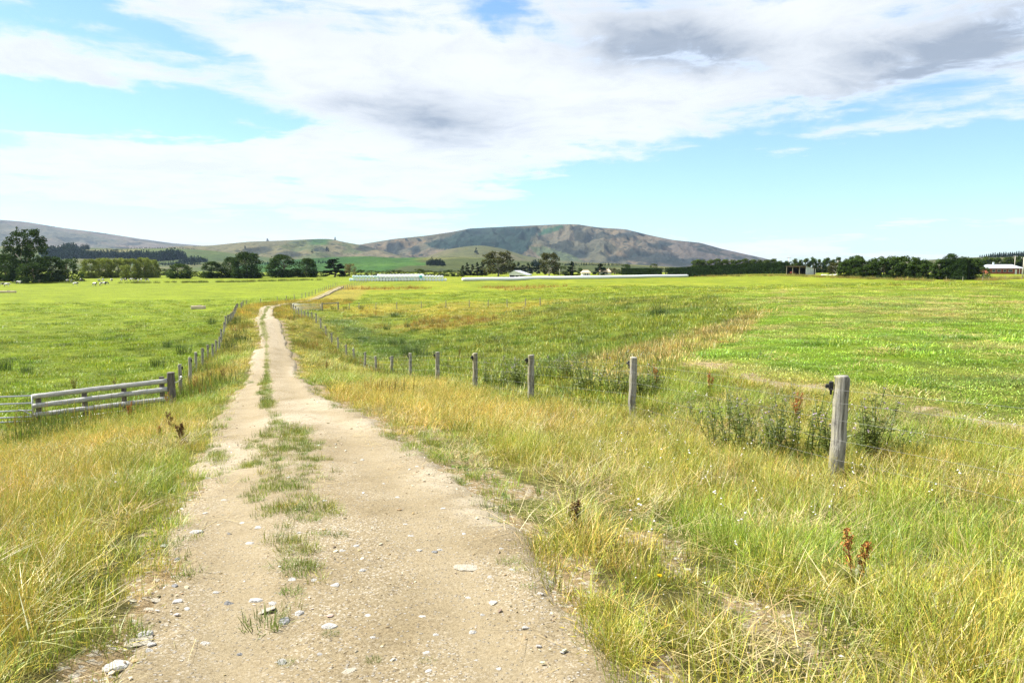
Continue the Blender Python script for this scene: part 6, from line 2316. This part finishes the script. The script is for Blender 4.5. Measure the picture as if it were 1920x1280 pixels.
# ---- cows
def cow_mesh():
    V = [(0, 0, 1.02), (0.45, 0, 1.03), (0.78, 0, 1.05), (1.02, 0, 1.16), (1.22, 0, 1.20), (1.42, 0, 1.08), (1.54, 0, 0.97), (-0.45, 0, 1.03), (-0.72, 0, 1.06), (-0.80, 0, 0.95), (-0.84, 0, 0.5),
         (0.66, 0.17, 0.75), (0.67, 0.18, 0.42), (0.66, 0.18, 0.03), (0.66, -0.17, 0.75), (0.72, -0.18, 0.42), (0.74, -0.18, 0.03),
         (-0.60, 0.18, 0.78), (-0.72, 0.19, 0.46), (-0.66, 0.19, 0.03), (-0.62, -0.18, 0.78), (-0.68, -0.19, 0.46), (-0.60, -0.19, 0.03), (1.26, 0.20, 1.22), (1.26, -0.20, 1.22)]
    Ed = [(0, 1), (1, 2), (2, 3), (3, 4), (4, 5), (5, 6), (0, 7), (7, 8), (8, 9), (9, 10), (2, 11), (11, 12), (12, 13), (2, 14), (14, 15), (15, 16), (8, 17), (17, 18), (18, 19), (8, 20), (20, 21), (21, 22), (4, 23), (4, 24)]
    R = [(0.34, 0.40), (0.33, 0.38), (0.27, 0.33), (0.17, 0.22), (0.14, 0.16), (0.11, 0.12), (0.09, 0.09), (0.33, 0.38), (0.26, 0.30), (0.03, 0.03), (0.03, 0.03)] + [(0.11, 0.12), (0.065, 0.065), (0.055, 0.055)] * 2 + [(0.14, 0.16), (0.07, 0.07), (0.055, 0.055)] * 2 + [(0.05, 0.03)] * 2
    me = bpy.data.meshes.new('cow_skeleton')
    me.from_pydata(V, Ed, [])
    ob = bpy.data.objects.new('cow_skeleton', me)
    COL.objects.link(ob)
    md = ob.modifiers.new('skin', 'SKIN')
    for i, r in enumerate(R):
        me.skin_vertices[0].data[i].radius = r
        me.skin_vertices[0].data[i].use_root = (i == 0)
    sb = ob.modifiers.new('sub', 'SUBSURF')
    sb.levels = sb.render_levels = 1
    dg = bpy.context.evaluated_depsgraph_get()
    out = bpy.data.meshes.new_from_object(ob.evaluated_get(dg))
    bpy.data.objects.remove(ob)
    out.name = 'cow'
    return out


def hide(N):
    ri = N.node('ShaderNodeObjectInfo').outputs['Random']
    p = N.vm('ADD', N.obj(), N.comb(N.m('MULTIPLY', ri, 31.0), N.m('MULTIPLY', ri, 17.0), 0.0))
    n = N.noise(p, 1.25, 1.5, 0.4)
    return principled(N, N.mix(N.ramp(n, 0.47, 0.50), (0.010, 0.009, 0.009), (0.70, 0.68, 0.64)), 0.8, 0.2)


COW = cow_mesh()
COW.materials.clear()
COW.materials.append(mat('black_and_white_hide', hide))
for p_ in COW.polygons:
    p_.use_smooth = True
cow_px = [(141, 535.5), (177, 536.5), (188, 536), (195, 535), (200, 534), (186, 529), (193, 528), (209, 528), (228, 527.5), (236, 527.5), (247, 527.5), (255, 527.5), (153, 527.5), (134, 530), (127, 529.5), (110, 527.5), (120, 526),
          (88, 526.5), (84, 526), (66, 528), (68, 526.5), (57, 528.5), (50, 529), (46, 531), (41, 531.5), (34, 533), (23, 527), (13, 527.5), (4, 527.5), (4, 537), (12, 537.5), (30, 528), (75, 527), (97, 528)]
cow_px += [(x, 528.2) for x in (262, 276)]
special = {0: 'lone black and white cow nearest the track side of the herd', 4: 'cow at the right of the nearest small bunch in the left paddock'}
_rank = {q: r for r, q in enumerate(sorted(range(len(cow_px)), key=lambda i: cow_px[i]))}
for k, (px, py) in enumerate(cow_px):
    s = og(px, py)
    o = link('cow', COW, None, tuple(s), (0, 0, rb.uniform(0, 6.28)))
    sc = rb.uniform(0.95, 1.1)
    o.scale = (sc, sc, sc)
    tag(o, special.get(k, '%s black and white cow from the left of the herd by the dark trees' % ORD[_rank[k]]), 'cow', 'dairy herd in the left paddock')
# ------------------------------------------------------------------ weeds one can tell apart
M_SEED = m_flat('rust_seed', (0.36, 0.155, 0.045), 0.9, 0.1, 0.35, 30.0)
M_STEM = m_flat('brown_stem', (0.15, 0.075, 0.030), 0.8, 0.2, 0.2)
M_DSEED = m_flat('dark_brown_seed', (0.14, 0.080, 0.038), 0.9, 0.1, 0.35, 30.0)


def weed_leaf(name, col):
    return mat(name, lambda N: leafy(N, N.mix(N.ramp(N.noise(N.obj(), 14.0, 4.0, 0.6), 0.3, 0.7), tuple(c * 0.75 for c in col), tuple(c * 1.3 for c in col)), 0.3, 0.03))


M_DOCKL = weed_leaf('dock_leaf', (0.12, 0.13, 0.022))
M_THIS = weed_leaf('thistle_leaf', (0.098, 0.130, 0.021))
M_RUSH = weed_leaf('rush_blade', (0.035, 0.065, 0.014))
M_HEAD = m_flat('thistle_head', (0.42, 0.34, 0.40), 0.9, 0.1, 0.3, 40.0)


def cards(rng, P, D, s, aspect=0.5):
    """small pointed leaves at P growing along D"""
    n = len(P)
    D = D / (np.linalg.norm(D, axis=1)[:, None] + 1e-9)
    t = np.cross(D, rng.normal(size=(n, 3)))
    t /= np.linalg.norm(t, axis=1)[:, None] + 1e-9
    s = np.broadcast_to(np.asarray(s, float), (n,))[:, None]
    V = np.stack([P, P + D * s * 0.45 + t * s * aspect / 2, P + D * s - (0, 0, 1) * s * 0.12, P + D * s * 0.45 - t * s * aspect / 2], 1).reshape(-1, 3)
    return V, np.arange(4 * n).reshape(n, 4)


def dock(rng, h, dark=False):
    stem, seed, leaf = Bag(), Bag(), Bag()
    ns = rng.integers(2, 5)
    for k in range(ns):
        a, le = rng.uniform(0, 6.283), rng.uniform(0.02, 0.20)
        H = h * rng.uniform(0.7, 1.0)
        tip = np.array([math.cos(a) * math.sin(le) * H, math.sin(a) * math.sin(le) * H, H * math.cos(le)])
        v, f = tube_arrays(np.array([tip * 0, tip * 0.5 + rng.normal(0, 0.008, 3), tip]), [0.006, 0.004, 0.002], 5)
        stem.add(v, f)
        for b in range(7):
            t0_ = rng.uniform(0.38, 0.9)
            p0 = tip * t0_
            ba = rng.uniform(0, 6.283)
            bd = np.array([math.cos(ba) * 0.55, math.sin(ba) * 0.55, 1.0])
            bl = H * rng.uniform(0.2, 0.45) * (1.15 - t0_)
            p1 = p0 + bd * bl
            v, f = tube_arrays(np.array([p0, p1]), [0.003, 0.0015], 4)
            stem.add(v, f)
            n = 26
            tt = rng.uniform(0.1, 1.05, n)[:, None]
            P = p0 + (p1 - p0) * tt + rng.normal(0, 0.008, (n, 3))
            v, f = cards(rng, P, rng.normal(size=(n, 3)), rng.uniform(0.010, 0.020, n), 0.8)
            seed.add(v, [f])
        n = 60
        tt = rng.uniform(0.45, 1.0, n)[:, None]
        v, f = cards(rng, tip * tt + rng.normal(0, 0.008, (n, 3)), rng.normal(size=(n, 3)), rng.uniform(0.010, 0.020, n), 0.8)
        seed.add(v, [f])
    n = 11
    a = rng.uniform(0, 6.283, n)
    D = np.stack([np.cos(a), np.sin(a), rng.uniform(0.3, 1.6, n)], -1)
    v, f = cards(rng, np.stack([0 * a, 0 * a, rng.uniform(0, 0.3 * h, n)], -1), D, rng.uniform(0.10, 0.20, n), 0.28)
    leaf.add(v, [f])
    return stem, seed, leaf


def dock_plant(px, py, hpx, label, dark=False, d=None, seed=0, group=None):
    p = og(px, py)
    dist = float(np.hypot(p[0], p[1]))
    h = hpx / F_PX * dist
    rng = np.random.default_rng(1000 + seed + int(px))
    st, se, le = dock(rng, h)
    q = thing('dock_plant', label, 'weed', tuple(p), 0.0, group)
    link('stem', st.mesh('stem'), q, mat=M_STEM)
    o = link('seed_heads', se.mesh('seed_heads'), q, mat=M_DSEED if dark else M_SEED)
    o['kind'] = 'stuff'
    o = link('leaves', le.mesh('leaves'), q, mat=M_DOCKL)
    o['kind'] = 'stuff'
    return q


dock_plant(1604, 1118, 122, 'rust red seeding dock plant in the grass below the nearest post')
dock_plant(1073, 1002, 96, 'slender dark brown dock spike at the right edge of the track', True)
dock_plant(322, 815, 62, 'dark brown dock plant in front of the rail fence end', True)
dock_plant(340, 838, 46, 'dark dock stems beside the left edge of the track', True, seed=3)
dock_plant(300, 830, 36, 'reddish dock left of the dark one near the rail fence', False, seed=5)
dock_plant(245, 795, 40, 'small rusty dock growing through the bottom rail of the fence', False, seed=7)
dock_plant(315, 770, 36, 'orange brown dock at the foot of the strainer post', False, seed=9)
dock_plant(215, 735, 34, 'brown dock in the paddock just above the top rail', True, seed=11)
dock_plant(140, 740, 34, 'reeds like brown dock behind the left part of the rail fence', True, seed=12)
dock_plant(395, 722, 44, 'left dock of the dark pair on the bank right of the rail fence', True, seed=13)
dock_plant(417, 724, 44, 'right dock of the dark pair on the bank right of the rail fence', True, seed=14)
dock_plant(365, 740, 42, 'orange brown dock on the bank below the first left posts', False, seed=15)
dock_plant(612, 699, 26, 'small dark dock alone in the yellow grass right of the track', True, seed=16)
dock_plant(862, 671, 22, 'small dark dock in the basin left of the tall middle post', True, seed=17)
dock_plant(1232, 735, 60, 'rusty dock standing just right of the second post', False, seed=18)
dock_plant(1490, 800, 70, 'thin red dock among the thistles left of the nearest post', False, seed=19)
dock_plant(1330, 740, 44, 'reddish dock near the bare earth of the terrace edge', False, seed=20)


def thistle(rng, h, spread):
    stem, head, leaf = Bag(), Bag(), Bag()
    for k in range(rng.integers(9, 14)):
        a = rng.uniform(0, 6.283)
        off = np.array([math.cos(a), math.sin(a), 0]) * spread * math.sqrt(rng.uniform())
        H = h * rng.uniform(0.4, 1.05)
        tip = off * 1.25 + np.array([rng.normal(0, 0.12), rng.normal(0, 0.12), H])
        v, f = tube_arrays(np.array([off, (off + tip) / 2 + rng.normal(0, 0.012, 3), tip]), [0.007, 0.005, 0.003], 5)
        stem.add(v, f)
        n = 58
        t = rng.uniform(0.10, 0.98, n)
        aa = rng.uniform(0, 6.283, n)
        D = np.stack([np.cos(aa), np.sin(aa), rng.uniform(0.0, 0.9, n)], -1)
        v, f = cards(rng, off + (tip - off) * t[:, None], D, rng.uniform(0.04, 0.11, n) * (1.15 - 0.6 * t), 0.24)
        leaf.add(v, [f])
        for b in range(rng.integers(0, 3)):
            p0 = off + (tip - off) * rng.uniform(0.72, 0.92)
            p1 = p0 + np.array([rng.normal(0, 0.05), rng.normal(0, 0.05), rng.uniform(0.04, 0.12)])
            v, f = tube_arrays(np.array([p0, p1]), [0.003, 0.002], 4)
            stem.add(v, f)
            nn = 14
            v, f = cards(rng, np.repeat(p1[None], nn, 0), rng.normal(size=(nn, 3)) * 0.6 + (0, 0, 0.8), rng.uniform(0.014, 0.026, nn), 0.5)
            head.add(v, [f])
    return stem, head, leaf


TH = []
for k in range(4):
    rng = np.random.default_rng(50 + k)
    TH.append([b.mesh(n) for b, n in zip(thistle(rng, 1.0, 0.34), ('stem', 'flower_heads', 'foliage'))])
    for me, m_ in zip(TH[-1], (M_THIS, M_HEAD, M_THIS)):
        me.materials.append(m_)


def thistle_plant(px, py, hpx, label, k, group='thistles along the fence'):
    p = og(px, py)
    h = 1.12 * hpx / F_PX * float(np.hypot(p[0], p[1]))
    q = thing('thistle', label, 'thistle', tuple(p), k * 1.7, group)
    h *= (0.8, 1.15, 0.95, 1.25, 0.7)[k % 5]
    q.scale = (min(1.3, h * 1.4) * (1.0, 0.75, 1.2)[k % 3],) * 2 + (h,)
    a, b, c = TH[k % 4]
    link('stem', a, q)
    o = link('flower_heads', b, q)
    o['kind'] = 'stuff'
    o = link('foliage', c, q)
    o['kind'] = 'stuff'


for k, (px, py, hp, lab) in enumerate((
        (935, 730, 44, 'low thistle midway between the third and fourth posts from the right'), (955, 728, 56, 'thistle clump left of the third post from the right'), (975, 726, 62, 'bushy thistle touching the third post from the right'),
        (925, 722, 40, 'small thistle behind the third and fourth posts'), (1022, 712, 50, 'thistle just right of the third post from the right'), (1042, 708, 56, 'tall thistle behind the gap between second and third posts'), (1062, 712, 48, 'thistle at the right of the tall one in that gap'),
        (1100, 735, 56, 'thistle in the middle of the gap left of the second post'), (1125, 738, 60, 'dense thistle near the left of the second post'), (1150, 740, 66, 'dark thistle pressed against the second post on its left'), (1168, 742, 60, 'thistle in front of the left side of the second post'),
        (1205, 740, 56, 'thistle touching the second post on its right'), (1218, 742, 46, 'lower thistle further right of the second post'), (1395, 850, 92, 'leftmost tall thistle in the clump left of the nearest post'), (1425, 856, 98, 'flowering thistle in the middle of the clump left of the nearest post'),
        (1455, 860, 84, 'thistle with pale heads between the clump and the nearest post'), (1490, 858, 100, 'tall flowering thistle left of the nearest post'), (1518, 862, 106, 'thistle beside the left face of the nearest post'), (1602, 860, 100, 'tall thistle touching the right side of the nearest post'),
        (1625, 850, 92, 'pink headed thistle right of the nearest post'), (1650, 846, 76, 'lower spiky thistle further right of the nearest post'), (1370, 840, 66, 'low thistle at the left fringe of the near clump'), (1290, 780, 40, 'small thistle under the bare terrace edge'), (1345, 800, 50, 'thistle below the bare terrace edge'),
        (1700, 860, 60, 'thin grey thistle in the green grass right of the nearest post'))):
    thistle_plant(px, py, hp, lab, k)

# rush clumps in the paddocks
RB = []
for k in range(3):
    b = blades(np.random.default_rng(80 + k), 110, 0.34, 0.75, 0.16, 0.013, 0.22, 0.35, 2, [(1, 1, 1)])
    b.c = []
    me = b.mesh('rush_clump')
    me.materials.append(M_RUSH)
    RB.append(me)
for k, (px, py, w, lab) in enumerate((
        (1231, 592, 1.5, 'dark rush clump alone in the olive slope below the terrace'), (1246, 590, 1.1, 'smaller rush clump right of the dark one on the olive slope'), (740, 594, 1.5, 'dark rush clump in the yellow strip beyond the fence'),
        (766, 668, 1.7, 'darkest rush clump behind the middle fence posts'), (790, 668, 1.5, 'rush clump right of the darkest one behind the fence'), (738, 648, 1.3, 'rush clump up the basin above the darkest one'), (755, 646, 1.0, 'small rush clump right of the upper one in the basin'),
        (625, 580.5, 1.2, 'rush clump under the rail beside the far gate'), (648, 580.5, 1.3, 'rush clump just right of the far gate rail'), (678, 580, 1.2, 'rush clump by the sparse posts right of the far gate'), (725, 618, 1.2, 'rush clump left of the rusty patch in the basin'), (764, 614, 1.2, 'rush clump close to the rusty patch in the basin'), (780, 612, 0.9, 'little rush clump at the left edge of the rusty patch'),
        (345, 666, 1.6, 'dark rush clump in the left paddock near the first left posts'), (315, 652, 1.0, 'small dark rush clump left of the one by the left posts'), (398, 608, 1.6, 'rush clump against the far part of the left post fence'), (295, 690, 1.2, 'flat dark rush clump above the rail fence'), (8, 696, 1.4, 'dark rush clump at the left photo edge above the gate'),
        (430, 655, 1.8, 'dark bushy rush clump between the left posts and the track'), (450, 640, 1.5, 'dark rush clump on the bank nearest the track'), (440, 612, 1.8, 'far dark rush clump on the bank left of the track'), (50, 700, 1.0, 'low dark rush clump in the paddock above the pipe gate'))):
    p = og(px, py)
    o = link('rush_clump', RB[k % 3], None, tuple(p), (0, 0, k * 2.1))
    o.scale = (w, w, w * 0.8)
    tag(o, lab, 'rush clump')

# a yellow dandelion
p = og(1231, 1148)
q = thing('dandelion', 'single yellow dandelion flower in the grass right of the track', 'flower', tuple(p))
v, f = tube_arrays([(0, 0, 0), (0.01, 0, 0.12), (0.012, 0, 0.22)], [0.003, 0.0025, 0.002], 5)
link('stem', mesh_np('stem', v, f), q, mat=M_THIS)
rng = np.random.default_rng(3)
n = 60
a = rng.uniform(0, 6.283, n)
v, f = cards(rng, np.tile((0.012, 0, 0.22), (n, 1)), np.stack([np.cos(a), np.sin(a), rng.uniform(0.1, 1.0, n)], -1), rng.uniform(0.014, 0.022, n), 0.35)
link('petals', mesh_np('petals', v, [f]), q, mat=m_flat('yellow_petal', (0.75, 0.52, 0.01), 0.7, 0.2, 0.1))

# ------------------------------------------------------------------ stones one can point at
M_PALE = stone_colour('pale_stone', (0.34, 0.325, 0.30), (0.50, 0.485, 0.455))
M_GREY = stone_colour('grey_stone', (0.13, 0.13, 0.13), (0.30, 0.30, 0.30))
M_SLAB = stone_colour('sandy_slab', (0.30, 0.265, 0.20), (0.42, 0.385, 0.31))
STONE = {}
for nm, m_ in (('pale', M_PALE), ('grey', M_GREY), ('slab', M_SLAB)):
    STONE[nm] = []
    for k in range(6):
        bm = pebble(np.random.default_rng(500 + k), 2, 0.42)
        me = bpy.data.meshes.new('stone')
        bm.to_mesh(me)
        bm.free()
        for p_ in me.polygons:
            p_.use_smooth = False
        me.materials.append(m_)
        STONE[nm].append(me)
STONES = [
    (220, 1256, 33, 'p', 'largest pale rounded stone at the lower left edge of the track'), (220, 1241, 18, 'p', 'stone half in the grass just above the largest pale one'), (264, 1207, 36, 'f', 'flat sunken pale slab left on the track near the grass'), (271, 1195, 20, 'p', 'small stone lying on the upper end of the sunken slab'),
    (343, 1213, 20, 'f', 'pale flat stone sunk in the sand between slab and grey stone'), (383, 1217, 16, 'p', 'angular pale grey stone in the left wheel rut'), (533, 1176, 21, 'g', 'dark grey flat stone at the right end of the green tuft'), (563, 1163, 20, 'p', 'white stone with shaded side above the dark grey one'),
    (500, 1154, 30, 'f', 'long thin pale stone above the green tuft'), (479, 1135, 20, 'p', 'pale stone up left of the green tuft'), (511, 1142, 14, 'p', 'small pale stone between two larger ones above the tuft'), (430, 1141, 17, 'g', 'pair like grey stone in the left rut'),
    (618, 1189, 22, 'p', 'smooth white oval stone alone in the middle of the track'), (887, 1195, 18, 'p', 'white oval stone in the right half of the track'), (877, 1071, 38, 'f', 'widest flat pale slab sunk in the right wheel rut'), (654, 1276, 24, 'f', 'flat pale stone at the very bottom of the track'),
    (528, 1254, 14, 'p', 'white stone tucked in a tiny weed at the bottom'), (818, 1204, 13, 'p', 'pale stone left of the white oval in the right half'), (368, 1008, 18, 'p', 'pale stone furthest up the left wheel rut'), (333, 1049, 13, 'g', 'grey stone near the left grass edge'), (297, 1129, 18, 'f', 'flat pale stone by the laid grass at the left edge'), (333, 1140, 15, 'p', 'pale stone right of the flat one at the left edge'),
    (924, 1141, 15, 'p', 'flat oval stone close to the right grass edge'), (1289, 1066, 12, 'p', 'white stone on the bare strip within the right grass'), (1220, 1266, 13, 'p', 'pale stone at the bottom right grass edge'),
]
small = [(430, 1008, 9), (469, 1025, 13), (454, 987, 9), (484, 996, 12), (643, 1046, 12), (668, 1037, 9), (680, 1086, 15), (629, 1114, 14), (548, 1099, 13), (589, 1102, 11), (770, 1015, 11), (786, 1041, 9), (824, 1038, 12), (815, 1042, 11), (760, 991, 8), (878, 1127, 12), (905, 1162, 9), (791, 1169, 12), (800, 1224, 9), (799, 1239, 16), (799, 1276, 16),
         (689, 1168, 11), (894, 1250, 14), (782, 882, 7), (720, 914, 8), (679, 868, 7), (328, 1112, 11), (404, 1120, 10), (280, 1235, 12), (285, 1222, 11), (315, 973, 12), (310, 1029, 12), (351, 1155, 9), (918, 1091, 9), (1031, 1096, 12), (1013, 1126, 10), (1082, 1149, 8), (1087, 1216, 9), (1054, 1238, 8), (1126, 1277, 18), (1167, 1250, 9), (1267, 1047, 9), (540, 905, 8), (610, 950, 8), (830, 960, 9), (745, 940, 8), (390, 905, 9), (420, 945, 8), (560, 1010, 9), (700, 1210, 9), (960, 1080, 10), (985, 1190, 11), (450, 1235, 9), (600, 1240, 8), (740, 1255, 9), (935, 1265, 10), (1010, 1225, 9), (870, 1010, 9), (940, 1040, 8)]
STONES += [(x, y, w, 'g' if (i * 7) % 13 == 0 else 'p', None) for i, (x, y, w) in enumerate(small)]
rs = np.random.default_rng(8)
_cls = {}
for k, (px, py, w, kind, lab) in enumerate(STONES):
    if lab is None:
        edge_ = (py - 800) / 480.0
        l_, r_2 = 430 - 225 * edge_, 700 + 470 * edge_
        f_ = (px - l_) / (r_2 - l_)
        across = 'near the left grass edge' if f_ < 0.2 else 'in the left wheel rut' if f_ < 0.38 else 'between the wheel ruts' if f_ < 0.55 else 'in the right wheel rut' if f_ < 0.8 else 'near the right grass edge'
        along = 'at the bottom of the photo' if py > 1215 else 'level with the dark grey stone' if py > 1145 else 'level with the wide slab' if py > 1050 else 'beside the centre grass strip'
        _cls.setdefault((kind, across, along), []).append((-w, px, k))
_auto = {}
for (kind, across, along), lst in _cls.items():
    for r, (_w, _p, k) in enumerate(sorted(lst)):
        size = '' if len(lst) == 1 else ('largest ' if r == 0 else '%s largest ' % ORD[r])
        _auto[k] = '%s%s pebble %s, %s' % (size, 'grey' if kind == 'g' else 'pale', across, along)
for k, (px, py, w, kind, lab) in enumerate(STONES):
    p = og(px, py)
    p[2] = float(surface(p[0], p[1]))
    d = float(np.hypot(np.hypot(p[0], p[1]), CAM_Z - p[2]))
    s = w / F_PX * d * 1.25
    me = STONE[{'g': 'grey', 'f': 'slab'}.get(kind, 'pale')][k % 6]
    fl_ = 0.30 if kind == 'f' else rs.uniform(0.8, 1.25)
    o = link('stone', me, None, (p[0], p[1], p[2] + s * 0.42 * fl_ * (-0.15 if kind == 'f' else (-0.5 if k < 2 else -0.12))), (rs.normal(0, 0.12), rs.normal(0, 0.12), rs.normal(0, 0.5)))
    o.scale = (s, s * rs.uniform(0.85, 1.2), s * fl_)
    if lab:
        tag(o, lab, 'stone')
    else:
        tag(o, _auto[k], 'stone', 'small loose stones on the track')

# green tufts that stand alone on the gravel
for k, (px, py, w, lab) in enumerate(((498, 1182, 0.95, 'low green grass tuft beside the dark grey stone on the track'), (636, 1018, 0.5, 'small dark weed tuft on the middle of the track'), (575, 1078, 0.5, 'flat green weed below the centre grass strip'), (548, 1122, 0.5, 'tiny sprawling weed left of the centre of the track'),
                                      (500, 757, 1.3, 'rounded grass tuft alone on the track where it narrows'), (925, 962, 0.9, 'bright green tuft at the right edge of the track'), (620, 1205, 0.32, 'small weed below the white oval stone'), (535, 1258, 0.3, 'tiny weed under the white stone at the bottom'), (700, 1257, 0.3, 'tiny weed at the bottom centre of the track'), (800, 1257, 0.3, 'tiny weed at the bottom right of the track'))):
    p = og(px, py)
    b = blades(np.random.default_rng(90 + k), 90, 0.12, 0.075, 0.025, 0.005, 0.7, 0.7, 2, [(1, 1, 1)])
    b.c = []
    me = b.mesh('grass_tuft')
    me.materials.append(weed_leaf('tuft_blade', (0.115, 0.155, 0.022)))
    o = link('grass_tuft', me, None, (p[0], p[1], float(surface(p[0], p[1]))))
    o.scale = (w * 1.2, w, w * (1.0 if py > 800 else 2.2))
    tag(o, lab, 'grass tuft')
